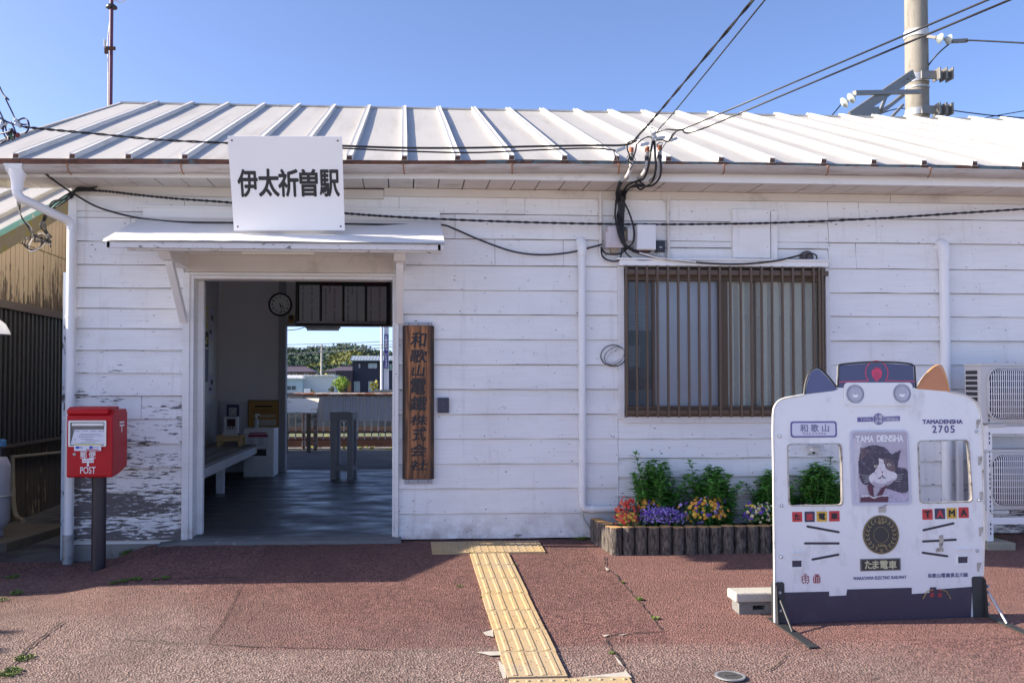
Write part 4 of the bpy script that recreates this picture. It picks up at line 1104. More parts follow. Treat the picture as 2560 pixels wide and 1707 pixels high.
# ================================================================== SIGNS AND FITTINGS ON THE FRONT
# big white station sign leaning out over the door hood
BL, BR, TL_, TR_ = P(585, 577, -.60), P(862, 576, -.60), P(568.5, 341.5, -.825), P(854.5, 341, -.825)
O = BL; u = (BR-BL); wS = u.length; u = u/wS; v = ((TL_+TR_)/2-(BL+BR)/2); v = (v-u*v.dot(u)); hS = v.length; v = v/hS; n = u.cross(v)
sgn = thing('station_sign', 'large white signboard with bold black station name above the entrance hood', 'sign', tuple(O))
obj('board', MB().mapped(fill([[(0, 0), (wS, 0), (wS, hS), (0, hS)]], .022), O-n*.022, u, v, n), M('sign_white', (.80, .80, .81), .35, .02, 2), sgn, bevel=.002)
def spx(px, py): return ((px-147)/(1645-147)*wS, (1345-py)/(1345-110)*hS)       # sign close-up survey
lv = MB()
for ch, a, b, c_, d in (('伊', 258, 515, 540, 888), ('太', 533, 797, 535, 884), ('祈', 797, 1058, 538, 886), ('曽', 1082, 1312, 538, 882), ('駅', 1345, 1602, 545, 884)):
    k = 1.0
    a_, b_ = spx(a-14, c_), spx(b-14, d)
    lv.mapped(text(ch, (a_[0]+b_[0])/2, (a_[1]+b_[1])/2, b_[0]-a_[0], a_[1]-b_[1], .028), O+n*.0012, u, v, n)
obj('lettering', lv, m_ink, sgn)
for a, b in ((.03, hS-.03), (wS-.03, hS-.03), (.03, .03), (wS-.03, .03)):
    obj('screw', MB().lathe(O+u*a+v*b, [(.007, 0), (.006, .004), (.002, .005)], 10, n), m_rustend, sgn)
b = MB()
for q in (.2, .8): b.beam(tuple(O+u*wS*q-n*.03+v*.05), tuple(Vector((O.x+wS*q, -.05, O.z+.12))), .03, .03); b.beam(tuple(O+u*wS*q-n*.04+v*.02), tuple(O+u*wS*q-n*.04+v*(hS-.1)), .03, .03)
obj('support', b, m_galv, sgn)

# weathered wooden name board with brush lettering
def wood_sign():
    m, t, p = _new('scorched_cedar')
    pos = nd(t, 'ShaderNodeNewGeometry').outputs['Position']
    g = noise_(t, 1.0, 5, .6, stretch=(46, 20, 2.2), dist=.5)
    c = mixc(t, ramp(t, g, .35, .62), (.06, .030, .015), (.44, .185, .075))
    sx = nd(t, 'ShaderNodeSeparateXYZ'); t.links.new(pos, sx.inputs[0])
    a, b = P(1006.5, 1000, -.06).x, P(1085, 1000, -.06).x
    e = math_(t, 'MAXIMUM', ramp(t, sx.outputs[0], a+.045, a+.015), ramp(t, sx.outputs[0], b-.055, b-.02))
    e = math_(t, 'MULTIPLY', e, ramp(t, noise_(t, 1, 4, stretch=(20, 10, 4)), .3, .5, .75, 1))
    c = mixc(t, e, c, (.022, .015, .013))
    low = math_(t, 'MULTIPLY', ramp(t, sx.outputs[2], 1.1, .3), ramp(t, noise_(t, 1, 5, stretch=(14, 9, 1.6)), .40, .60))
    c = mixc(t, math_(t, 'MULTIPLY', low, .85), c, (.028, .018, .014))
    t.links.new(c, p.inputs['Base Color']); p.inputs['Roughness'].default_value = .7
    bump_(t, p, g, .35, .006); return m
WYs = -.060
a, b = P(1006.5, 814, WYs), P(1085, 1197, WYs)
wsg = thing('wooden_sign', 'tall scorched wooden name board with vertical brush lettering beside the doorway', 'sign', (a.x, WYs, b.z))
obj('board', MB().box(a.x, b.x, WYs, WYs+.026, b.z, a.z), wood_sign(), wsg, bevel=.004)
lv = MB(); cxw = P(1046, 1000, WYs).x
for ch, y0, y1, x0, x1 in (('和', 148, 285, 135, 280), ('歌', 305, 425, 130, 285), ('山', 445, 550, 145, 260), ('電', 570, 712, 135, 270), ('鐵', 732, 862, 130, 280), ('株', 905, 995, 130, 285),
                           ('式', 1010, 1140, 150, 275), ('会', 1170, 1280, 135, 280), ('社', 1315, 1405, 130, 290)):
    p0 = P(990+x0/3.65, 790+y0/3.65, WYs); p1 = P(990+x1/3.65, 790+y1/3.65, WYs)
    lv.mapped(text(ch, (p0.x+p1.x)/2, (p0.z+p1.z)/2, p1.x-p0.x, p0.z-p1.z, .022, italic=.12), (0, WYs-.0012, 0), (1, 0, 0), (0, 0, 1), (0, -1, 0))
obj('lettering', lv, m_ink, wsg)
for y0, y1 in ((806, 814), (1198, 1209)):
    p0, p1 = P(1011, y0, -.045), P(1081, y1, -.045); o_ = obj('clip', MB().box(p0.x, p1.x, -.048, -.012, p1.z, p0.z), M('grey_painted_clip', (.33, .33, .36), .5, .1, 10), wsg, bevel=.002)
    b = MB()
    for q in (.15, .5, .85): b.lathe((p0.x+(p1.x-p0.x)*q, -.048, (p0.z+p1.z)/2), [(.005, 0), (.004, .003)], 8, (0, -1, 0))
    obj('screw_heads', b, m_dark, o_)
a, b = P(1094, 994, -.05), P(1122.5, 1032, -.05)
ic = thing('intercom', 'small dark purple door intercom beside the wooden name board', 'intercom', (a.x, -.05, b.z))
obj('case', MB().box(a.x, b.x, -.052, -.015, b.z, a.z), M('dark_purple_plastic', (.035, .032, .060), .45, .1, 8), ic, bevel=.004)
b2 = MB().lathe(((a.x+b.x)/2, -.052, a.z-.05), [(.016, 0), (.014, .003), (.006, .003)], 20, (0, -1, 0)); b2.box((a.x+b.x)/2-.014, (a.x+b.x)/2+.014, -.055, -.05, b.z+.02, b.z+.04)
for i in range(5): b2.box(a.x+.014, a.x+.018, -.054, -.05, a.z-.02-i*.012, a.z-.014-i*.012)
obj('button', b2, M('dark_plastic_detail', (.05, .05, .085), .35, .1, 8), ic)

def wallbox(name, label, cat, x0, x1, y0, y1, d, m, bev=.006, lid=True, y=-.025):
    a, b = P(x0, y0, -.06), P(x1, y1, -.06)
    t = thing(name, label, cat, (a.x, y, b.z))
    obj('case', MB().box(a.x, b.x, y-d, y, b.z, a.z), m, t, bevel=bev)
    return t, a, b
t, a, b = wallbox('meter_box', 'pinkish grey rounded meter box under the cable bundle', 'meter box', 1515, 1553, 566, 618, .09, M('pink_grey_plastic', (.52, .47, .50), .5, .05, 6), .02)
obj('skirt', MB().box(a.x-.012, b.x+.006, -.11, -.03, b.z-.012, b.z+.12), M('pink_grey_plastic', (.52, .47, .50)), t, bevel=.006)
obj('terminal', MB().box(a.x+.04, a.x+.10, -.075, -.03, b.z-.05, b.z-.012), M('tan_terminal', (.34, .27, .19), .7, .2, 20), t, bevel=.004)
t, a, b = wallbox('junction_box', 'narrow white junction box between the meter box and switch box', 'junction box', 1567, 1581, 569, 603, .06, M('aged_white_plastic', (.66, .65, .65), .5, .05, 6))
obj('hinge_strip', MB().box(a.x-.03, a.x-.004, -.07, -.025, b.z+.01, a.z-.005), M('tan_terminal', (.34, .27, .19)), t)
t, a, b = wallbox('switch_box', 'square white switch box mounted above the barred window', 'switch box', 1586, 1634, 565, 628, .11, M('white_box_enamel', (.70, .70, .72), .4, .03, 5), .006)
obj('lid', MB().box(a.x+.004, b.x-.003, -.142, -.136, b.z+.005, a.z-.004), M('white_box_enamel', (.70, .70, .72)), t, bevel=.003)
obj('base_strip', MB().box(a.x+.02, b.x-.03, -.10, -.03, b.z-.012, b.z), m_rustend, t)
t, a, b = wallbox('network_box', 'small black network box right of the white switch box', 'electrical box', 1640, 1661, 602, 631, .06, M('navy_black_plastic', (.018, .018, .032), .4, .1, 8), .004)
obj('badge', MB().box(a.x+.022, a.x+.044, -.0862, -.085, b.z+.034, b.z+.044), m_grey, t)
for dx in (.02, .035, .05):
    obj('lead', MB().tube(spl([(a.x+dx, -.06, b.z), (a.x+dx+.004, -.06, b.z-.04), (a.x+dx+.04, -.05, b.z-.085), (a.x+.13, -.05, b.z-.05)]), .004, 6), m_pvc, t, smooth=60)
p = P(2021, 642, -.07)
t = thing('cable_reel', 'round dark clip with coiled cable at upper right of barred window', 'cable clip', tuple(p))
obj('disc', MB().lathe((p.x, -.02, p.z), [(.055, 0), (.055, .03), (.046, .045), (.01, .048)], 20, (0, -1, 0)), M('sooty_grey', (.10, .09, .095), .7, .3, 20), t, smooth=40)
obj('loop', MB().tube([(p.x+.02+.045*math.cos(k*.35), -.085-.006*math.sin(k), p.z-.012+.038*math.sin(k*.35)) for k in range(19)], .006, 6), m_black, t, smooth=60)
obj('foot', MB().box(p.x-.02, p.x+.02, -.06, -.02, p.z-.085, p.z-.05), m_dark, t)
p = P(1534, 889, -.05)
t = thing('hung_cable_loop', 'thin black cable loop hung left of the barred window', 'cable')
for k, (rx, rz, mm) in enumerate(((.105, .088, m_black), (.085, .075, m_dark), (.07, .06, m_grey))):
    obj('loop', MB().tube([(p.x+rx*math.cos(i*.22)+.01*k, -.05+.012*math.sin(i*.5+k), p.z+rz*math.sin(i*.22+k*.3)) for i in range(29)], .0042 if k == 0 else .0028, 6), mm, t, smooth=60)

a, b = P(2017, 1112, -.02), P(2047, 1122, -.02)
t = thing('wall_sensor', 'small white sensor box under the barred window seen through the photo board', 'sensor', (a.x, -.03, b.z))
obj('plate', MB().box(a.x, b.x, -.12, -.028, a.z-.012, a.z), m_grey, t, bevel=.002)
obj('body', MB().box(a.x+.015, b.x-.02, -.075, -.028, a.z-.055, a.z-.0125), M('white_box_enamel', (.70, .70, .72)), t, bevel=.006)
obj('lens', MB().ball((a.x+.04, -.06, a.z-.058), .014, nu=10, nv=6), m_dark, t, smooth=60)

# ================================================================== RED POST BOX
pc = G(246, 1424); pz = zg(pc.x, pc.y)
pb = thing('post_box', 'red metal post box on a dark round post before the flaking wall', 'post box', (pc.x, pc.y, pz))
m_red = M('post_red', (.46, .008, .014), .42, .06, 5, dirt=(.33, .018, .022), dthr=(.55, .9), dscale=3, spec=.25)
obj('post', MB().cyl((pc.x, pc.y, pz-.03), (pc.x, pc.y, .80), P(265.5, 1250, pc.y).x-pc.x, n=28), M('purple_black_post', (.030, .022, .028), .45, .15, 12), pb, smooth=40)
FYb = pc.y-.16
xa, xb = P(166.5, 1100, FYb).x, P(281, 1100, FYb).x
zb_, zt_b = P(220, 1194, FYb).z, P(220, 1036, FYb).z
dY = .36; hz_ = zt_b-zb_
prof = [(FYb, zb_+.01), (FYb+.012, zb_), (FYb+dY*.45, zb_+.012), (FYb+dY, zb_+.055), (FYb+dY, zt_b-.0), (FYb+dY-.03, zt_b+.035), (FYb+.05, zt_b+.035), (FYb+.012, zt_b), (FYb, zt_b-.005)]
bx = MB().prism([(xa, y, z) for y, z in prof], (xb-xa, 0, 0))
bodyo = obj('body', bx, m_red, pb, bevel=.016, seg=3, smooth=40)
lid = MB().prism([(xa-.004+.008, FYb-.016, zt_b+.002), (xa+.004, FYb-.018, zt_b+.036), (xa+.004, FYb+.03, zt_b+.056), (xa+.004, FYb+.25, zt_b+.056), (xa+.004, FYb+.25, zt_b+.002)], (xb-xa-.034, 0, 0))
lid_o = obj('lid', lid, m_red, pb, bevel=.008, seg=3, smooth=40)
def bp(x, y):                     # post box close-up survey -> plane of its front
    return P(140+x/6.818, 1000+y/6.818, FYb)
def brect(x0, x1, y0, y1): a = bp(x0, y1); b = bp(x1, y0); return a.x, b.x, a.z, b.z
x0, x1, z0, z1 = brect(218, 866, 345, 790)
f = MB().mapped(fill([rrect(x0, x1, z0, z1, .008), rrect(x0+.013, x1-.013, z0+.008, z1-.012, .005)], .012), (0, FYb-.001, 0), (1, 0, 0), (0, 0, 1), (0, -1, 0))
win_ = obj('notice_window', f, M('post_steel', (.55, .56, .60), .3, .08, 10, metal=.6), pb, bevel=.002)
obj('recess', MB().box(x0+.012, x1-.012, FYb-.0015, FYb-.0005, z0+.01, z1-.01), M('dull_recess', (.16, .145, .14), .5, .3, 10), win_)
obj('slot', MB().box(x0+.02, x1-.02, FYb-.006, FYb-.001, z1-.040, z1-.018), M('post_steel', (.55, .56, .60)), win_, bevel=.002)
x2_, x3_, z2_, z3_ = brect(250, 846, 500, 758)
cardm = M('paper_card', (.70, .70, .76), .7, .03, 5)
obj('notice_card', MB().prism([(x2_, FYb-.007, z2_), (x3_, FYb-.007, z2_), (x3_, FYb-.002, z3_), (x2_+.028, FYb-.002, z3_)], (0, .001, 0)), cardm, win_)
ln = MB()
for i, (yy, xx0, xx1) in enumerate(((525, 330, 400), (525, 450, 550), (525, 590, 690), (528, 720, 830), (575, 420, 760), (603, 395, 800), (630, 390, 650), (668, 310, 350), (665, 430, 640), (688, 500, 760), (722, 430, 680))):
    x = bp(xx0, yy).x; xe = bp(xx1, yy).x; z = bp(xx0, yy).z; yy_ = FYb-.007+.005*((z-z2_)/(z3_-z2_))-.0014
    while x < xe-.002:
        w_ = random.uniform(.004, .012); ln.box(x, min(x+w_, xe), yy_, yy_+.0005, z-random.uniform(.0012, .0022), z+.0012); x += w_+.002
obj('print', ln, M('blue_grey_print', (.07, .08, .15), .7, .1, 5), win_)
x4, x5, z4, z5 = brect(320, 780, 740, 862)
st = obj('sticker', MB().box(x4, x5, FYb-.0145, FYb-.0125, z4, z5), cardm, pb)
def patch(par, x0, x1, y0, y1, m, nm='print'):
    a, b, c_, d = brect(x0, x1, y0, y1); return obj(nm, MB().box(a, b, FYb-.0158, FYb-.0146, c_, d), m, par)
patch(st, 322, 778, 742, 764, M('yellow_print', (.60, .55, .06), .6, .05, 5)); patch(st, 350, 408, 785, 822, M('blue_print', (.02, .05, .42), .6, .05, 5)); patch(st, 580, 636, 782, 822, M('blue_print', (.02, .05, .42)))
patch(st, 530, 735, 832, 850, M('crimson_print', (.38, .02, .08), .6, .05, 5)); patch(st, 415, 465, 788, 818, M('pale_print', (.40, .42, .56), .6, .05, 5)); patch(st, 640, 735, 792, 806, M('pale_print', (.40, .42, .56)))
lv = MB(); FRM = ((0, FYb-.0012, 0), (1, 0, 0), (0, 0, 1), (0, -1, 0))
def btext(s, x0, x1, y0, y1, bold=.01):
    a, b, c_, d = brect(x0, x1, y0, y1); lv.mapped(text(s, (a+b)/2, (c_+d)/2, b-a, d-c_, bold), *FRM)
btext('郵', 415, 525, 866, 993, .012); btext('便', 560, 678, 866, 993, .012); btext('POST', 415, 675, 1135, 1250, .006)
for x0_, x1_, y0_, y1_ in ((445, 645, 993, 1025), (445, 645, 1035, 1065), (530, 562, 1060, 1130)):
    a, b, c_, d = brect(x0_, x1_, y0_, y1_); lv.mapped(fill([[(a, c_), (b, c_), (b, d), (a, d)]], .0008), *FRM)
obj('lettering', lv, M('white_print', (.80, .80, .82), .5, .03, 5), pb)
sx_ = xb+.0012; lv = MB()
for y0, y1, z0_, z1_ in ((.165, .275, .845, .872), (.165, .275, .795, .822), (.21, .228, .70, .80)):
    lv.box(sx_-.001, sx_, FYb+y0, FYb+y1, zb_+hz_*z0_, zb_+hz_*z1_)
obj('postal_mark', lv, M('white_print', (.8, .8, .82)), pb)
c_ = bp(314, 922)
lk = obj('lock', MB().lathe((c_.x, FYb, c_.z), [(.0105, -.001), (.0105, .004), (.008, .005), (.008, .003), (.002, .003)], 20, (0, -1, 0)), m_galv, pb, smooth=30)
obj('keyhole', MB().box(c_.x-.0015, c_.x+.0015, FYb-.0042, FYb-.0028, c_.z-.005, c_.z+.005), m_black, lk)

# ================================================================== TRAIN-FACED PHOTO BOARD
gl0, gr0 = G(1934, 1561), G(2457, 1541)
U = (gr0-gl0); U.z = 0; BWd = U.length; U = U.normalized(); Nn = Vector((U.y, -U.x, 0)); Vv = Vector((0, 0, 1))
tilt = .035; Vv = (Vector((0, 0, 1))-Nn*tilt).normalized(); Nn = U.cross(Vv)*1.0
if Nn.y > 0: Nn = -Nn
BO = gl0.lerp(gr0, .5); BO = Vector((gl0.x, gl0.y, min(zg(gl0.x, gl0.y), zg(gr0.x, gr0.y))+.02))
def b3(px, py):
    r = ray(px, py); t = (BO-CAM).dot(Nn)/r.dot(Nn); q = CAM+r*t-BO; return (q.dot(U), q.dot(Vv))
def B(x, y): return b3(1880+x/2.063, 880+y/2.063)           # board close-up survey -> board plane (metres)
def BL_(pts): return [B(*p) for p in pts]
tb = thing('train_photo_board', 'white cat faced train photo board with two cut out windows on black feet', 'photo board', tuple(BO))
m_bw = M('board_white', (.75, .75, .76), .30, .04, 3, dirt=(.52, .50, .50), dthr=(.54, .80), dscale=6, dstretch=(1.5, 1.5, .8))
m_navyb = M('board_navy', (.028, .024, .055), .35, .15, 4, dirt=(.055, .05, .08), dthr=(.5, .8), dscale=6)
def onb(name, loops, off, depth, m, parent=tb, bevel=0):
    return obj(name, MB().mapped(fill(loops, depth), BO+Nn*off, U, Vv, Nn), m, parent, bevel=bevel)
def rr_(x0, x1, y0, y1, r):
    ym, xm_ = (y0+y1)/2, (x0+x1)/2; hh_ = B(xm_, y0)[1]-B(xm_, y1)[1]; a, b = B(x0, ym), B(x1, ym); cm = (a[1]+b[1])/2
    return rrect(a[0], b[0], cm-hh_/2, cm+hh_/2, r)
def quadrr(c, r=.03, n=6):        # rounded quadrilateral through 4 surveyed corners
    q = [Vector((*B(*p), 0)) for p in c]; out = []
    for i in range(4):
        a, b, d = q[i-1], q[i], q[(i+1) % 4]; e1 = b+(a-b).normalized()*r; e2 = b+(d-b).normalized()*r
        for k in range(n+1):
            t = k/n; p = e1*(1-t)**2+b*2*t*(1-t)+e2*t*t; out.append((p.x, p.y))
    return out
def smooth2(pts, k=4):
    return [(p.x, p.y) for p in spl([Vector((*B(*p), 0)) for p in pts], k)]
w1_ = quadrr([(185, 478), (457, 475), (464, 786), (194, 790)], .026); w2_ = quadrr([(858, 462), (1112, 455), (1133, 768), (870, 775)], .026)
left = [(118, 1396), (116, 1250), (112, 800), (107, 420), (108, 320)]
outline = BL_(left)+smooth2([(108, 320), (114, 285), (135, 254), (168, 238), (215, 229), (270, 219)])+smooth2([(270, 219), (277, 160), (294, 108), (322, 83), (348, 84), (388, 120), (437, 180)])+\
    BL_([(443, 182), (445, 74)])+smooth2([(445, 74), (455, 65), (545, 55), (640, 51), (740, 53), (815, 61), (833, 70)])+BL_([(838, 74), (845, 186)])+\
    smooth2([(850, 188), (880, 135), (920, 90), (955, 68), (980, 78), (1000, 130), (1018, 206)])+smooth2([(1018, 206), (1070, 214), (1120, 232), (1155, 262), (1174, 305), (1184, 350)])+\
    BL_([(1187, 500), (1196, 800), (1196, 1000), (1190, 1200), (1190, 1362)])
board_o = onb('board', [outline, w1_[::-1], w2_[::-1]], -.014, .014, m_bw)
# lower navy skirt, ears, destination box
onb('skirt', [BL_([(168, 1400), (168, 1238), (397, 1233), (397, 1257), (486, 1253), (490, 1222), (823, 1213), (823, 1246), (914, 1240), (918, 1211), (950, 1211), (950, 1222), (1135, 1208), (1128, 1366)])], .0006, .0015, m_navyb)
m_ear = M('navy_ear', (.085, .095, .20), .3, .1, 5); m_orange = M('orange_ear', (.50, .20, .085), .35, .1, 5)
onb('ear', [smooth2([(276, 217), (284, 165), (300, 113), (325, 90), (347, 92), (384, 127), (432, 183)])+BL_([(445, 190), (420, 200)])], .0006, .0015, m_ear)
onb('ear', [smooth2([(853, 190), (884, 138), (922, 95), (955, 74), (976, 84), (996, 134), (1013, 203)])], .0006, .0015, m_orange)
box_l = BL_([(448, 184), (450, 78)])+smooth2([(450, 78), (458, 70), (640, 57), (815, 67), (830, 76)])+BL_([(839, 184)])
onb('top_panel', [box_l], .0006, .0015, M('navy_top_panel', (.065, .068, .145), .25, .12, 4))
rim = MB()
def rimtube(pts, r=.006):
    return rim.tube([tuple(BO+U*a+Vv*b) for a, b in pts], r, 6)
rimtube(smooth2([(270, 219), (277, 160), (294, 108), (322, 83), (348, 84), (388, 120), (437, 180)])); obj('edge_trim', rim, M('black_edge', (.02, .02, .02), .5, .1, 10), tb, smooth=60); rim = MB(); rimtube(BL_([(443, 182), (445, 74)])+smooth2([(445, 74), (455, 65), (545, 55), (640, 51), (740, 53), (815, 61), (833, 70)])+BL_([(838, 74), (845, 186)]))
obj('edge_trim', rim, M('black_edge', (.02, .02, .02), .5, .1, 10), tb, smooth=60)
rim = MB(); rimtube(smooth2([(850, 188), (880, 135), (920, 90), (955, 68), (980, 78), (1000, 130), (1018, 206)]), .005)
obj('edge_trim', rim, M('orange_edge', (.55, .28, .10), .5, .1, 10), tb, smooth=60)
rim = MB(); rimtube(smooth2([(270, 219), (215, 229), (168, 238), (135, 254), (114, 285), (108, 320)])+BL_([(107, 420), (112, 800), (116, 1180)]), .0065)
m_age = M('aged_edge_strip', (.60, .58, .55), .45, .1, 10, dirt=(.22, .17, .12), dthr=(.58, .7), dscale=12)
obj('edge_trim', rim, m_age, tb, smooth=60); rim = MB(); rimtube(smooth2([(1018, 206), (1070, 214), (1120, 232), (1155, 262), (1174, 305), (1184, 350)])+BL_([(1187, 500), (1196, 800), (1196, 1000), (1191, 1150)]), .0065)
obj('edge_trim', rim, M('aged_edge_strip', (.60, .58, .55), .45, .1, 10, dirt=(.22, .17, .12), dthr=(.58, .7), dscale=12), tb, smooth=60)
m_pink = M('neon_pink_line', (.62, .045, .12), .4, .05, 5)
cx_, cy_ = B(642, 107); rr0 = B(702, 107)[0]-cx_
lines = MB()
def addl(mb, loops, off, dep=.001): mb.mapped(fill(loops, dep), BO+Nn*off, U, Vv, Nn)
addl(lines, [BL_([(447, 157), (600, 150), (600, 146), (447, 152)])], .0022); addl(lines, [BL_([(684, 149), (840, 153), (840, 149), (684, 145)])], .0022)
arc = [(cx_+rr0*math.cos(R(a)), cy_+rr0*math.sin(R(a))) for a in range(-42, 223, 8)]; arc += [(cx_+rr0*.93*math.cos(R(a)), cy_+rr0*.93*math.sin(R(a))) for a in range(222, -43, -8)]
addl(lines, [arc], .0022)
sb_ = smooth2([(640, 152), (620, 125), (616, 100), (628, 88), (645, 86), (664, 92), (668, 112), (660, 135), (640, 152)]); addl(lines, [sb_], .0022)
for a in range(5): addl(lines, [BL_([(636+a*5, 90), (628+a*8, 76), (640+a*5, 86)])], .0022)
obj('strawberry_mark', lines, m_pink, tb)
sd_ = MB()
for i in range(3):
    for j in range(4): x = 630+i*10+(j % 2)*4; addl(sd_, [BL_([(x, 100+j*11), (x+3, 104+j*11), (x, 108+j*11), (x-3, 104+j*11)])], .0034, .0006)
obj('strawberry_seeds', sd_, M('navy_seed', (.12, .05, .10), .4, .05, 5), tb)
# headlights
pr_ = onb('headlight_plate', [rr_(473, 824, 157, 276, .026)], .001, .009, m_bw, bevel=.003)
for cxl, cyl_ in ((527, 216), (768, 213)):
    a, b = B(cxl, cyl_); r = B(cxl+45, cyl_)[0]-a
    hlg = MB()
    for r0, r1 in ((1.0, .93), (.87, .80)): addl(hlg, [circ(a, b, r*r0), circ(a, b, r*r1)], .0105, .0025)
    hl2 = obj('headlight', hlg, M('printed_grey_ring', (.25, .25, .34), .4, .1, 8), tb)
    g = MB(); addl(g, [circ(a, b, r*.80)], .0102, .0012); obj('lens', g, M('printed_lens', (.50, .50, .58), .35, .22, 40), hl2)
    g = MB(); addl(g, [[(a+r*.35*math.cos(R(t)), b-r*.08+r*.3*math.sin(R(t))) for t in range(180, 361, 15)]], .0118, .0008); obj('bulb', g, m_white, hl2)
    g = MB()
    for q in range(-5, 6): g.mapped(fill([[(a+q*r*.13-.0005, b-r*math.sqrt(max(.01, .6-(q*.13)**2))), (a+q*r*.13+.0005, b-r*math.sqrt(max(.01, .6-(q*.13)**2))), (a+q*r*.13+.0005, b+r*math.sqrt(max(.01, .6-(q*.13)**2))), (a+q*r*.13-.0005, b+r*math.sqrt(max(.01, .6-(q*.13)**2)))]], .0004), BO+Nn*.0116, U, Vv, Nn)
    obj('lens_lines', g, M('printed_grey_ring', (.25, .25, .34)), hl2)
m_purp = M('purple_print', (.12, .105, .28), .4, .08, 6); m_purpd = M('deep_purple_print', (.045, .038, .14), .4, .08, 6); m_ptext = M('purple_letter', (.075, .06, .20), .45, .08, 6)
def btx(mb, s, x0, x1, y0, y1, bold=.012, off=.0012, sp=None):
    ym, xm_ = (y0+y1)/2, (x0+x1)/2; hh_ = B(xm_, y0)[1]-B(xm_, y1)[1]; a, b = B(x0, ym), B(x1, ym); cy_m = (a[1]+b[1])/2
    a, b = (a[0], cy_m-hh_/2), (b[0], cy_m+hh_/2)
    if sp:
        k = len(s); cw = (b[0]-a[0])/k
        for i, ch in enumerate(s):
            if ch != ' ': mb.mapped(text(ch, a[0]+cw*(i+.5), (a[1]+b[1])/2, cw*sp, b[1]-a[1], bold), BO+Nn*off, U, Vv, Nn)
    else: mb.mapped(text(s, (a[0]+b[0])/2, (a[1]+b[1])/2, b[0]-a[0], b[1]-a[1], bold), BO+Nn*off, U, Vv, Nn)
# badge above the picture
bd = MB(); addl(bd, [BL_([(543, 360), (543, 336), (625, 334), (625, 357)])], .0008); addl(bd, [BL_([(680, 357), (680, 333), (762, 329), (762, 354)])], .0008)
a, b = B(652, 345); r = B(680, 345)[0]-a; addl(bd, [circ(a, b, r*1.0)], .0008, .0014)
bdo = obj('badge', bd, m_purp, tb)
g = MB(); addl(g, [circ(a, b, r*1.06), circ(a, b, r*.95)], .0009, .0016); btx(g, 'TAMA', 555, 615, 340, 353, .02, .0022, .8); btx(g, 'DENSHA', 687, 755, 337, 352, .03, .0022, .85)
for ch, x0, x1, y0, y1 in (('た', 634, 651, 324, 343), ('ま', 634, 651, 346, 366), ('電', 653, 671, 324, 343), ('車', 653, 671, 346, 366)): btx(g, ch, x0, x1, y0, y1, .03, .0026)
obj('badge_lettering', g, M('silver_print', (.50, .49, .55), .4, .05, 6), bdo)
# destination plate
dpn = onb('destination_plate', [rr_(198, 437, 356, 440, .018)], .0008, .0012, m_purp)
onb('plate_face', [rr_(206, 428, 365, 431, .013)], .0018, .0010, M('plate_lilac', (.60, .60, .70), .35, .04, 6), dpn)
g = MB(); btx(g, '和', 247, 286, 372, 412, .016, .003); btx(g, '歌', 303, 341, 371, 411, .016, .003); btx(g, '山', 360, 395, 372, 410, .016, .003); btx(g, 'WAKAYAMA', 260, 383, 414, 426, .0, .003, .7)
obj('plate_lettering', g, M('plate_ink', (.16, .15, .27), .45, .05, 6), dpn)
g = MB(); btx(g, 'TAMADENSHA', 879, 1085, 348, 369, .035); btx(g, '2705', 925, 1049, 379, 415, .02, .0012, .66)
btx(g, 'WAKAYAMA ELECTRIC RAILWAY', 521, 796, 1154, 1170, .020); btx(g, '和歌山電鐵貴志川線', 905, 1114, 1138, 1160, .012, .0012, .86)
obj('lettering', g, m_ptext, tb)
# whiskers
g = MB()
for (x0, y0, x1, y1) in ((286, 898, 446, 927), (274, 985, 446, 985), (312, 1068, 444, 1043), (884, 917, 1038, 882), (882, 975, 965, 971), (992, 969, 1050, 966), (880, 1033, 1006, 1051)):
    p0, p1 = Vector((*B(x0, y0), 0)), Vector((*B(x1, y1), 0)); d = (p1-p0).normalized(); s_ = Vector((-d.y, d.x, 0)); r = .0068; a0 = math.atan2(d.y, d.x); lp = []
    for k in range(9): t = a0-math.pi/2+math.pi*k/8; lp.append((p1.x+r*math.cos(t), p1.y+r*math.sin(t)))
    for k in range(9): t = a0+math.pi/2+math.pi*k/8; lp.append((p0.x+r*math.cos(t), p0.y+r*math.sin(t)))
    addl(g, [lp], .0008, .0012)
obj('whiskers', g, M('whisker_black', (.030, .022, .040), .45, .1, 6), tb)
# coloured letter tiles
m_tr, m_tn, m_ty = M('tile_red', (.52, .030, .035), .4, .05, 6), M('tile_navy', (.030, .025, .07), .4, .05, 6), M('tile_yellow', (.62, .36, .03), .4, .05, 6)
for ch, x0, x1, y0, y1, m0, m1 in (('た', 207, 258, 823, 874, m_tr, m_ink), ('ま', 271, 323, 821, 875, m_tn, m_tr), ('電', 333, 387, 820, 873, m_ty, m_ink), ('車', 397, 451, 818, 872, m_tr, m_ink),
                                ('T', 878, 931, 809, 863, m_tr, m_ink), ('A', 942, 995, 805, 860, m_tn, m_tr), ('M', 1004, 1055, 802, 857, m_ty, m_ink), ('A', 1065, 1117, 799, 854, m_tr, m_ink)):
    t_ = onb('letter_tile', [rr_(x0, x1, y0, y1, .003)], .0006, .0012, m0)
    g = MB(); btx(g, ch, x0+11, x1-11, y0+11, y1-11, .045, .002); obj('letter', g, m1, t_)
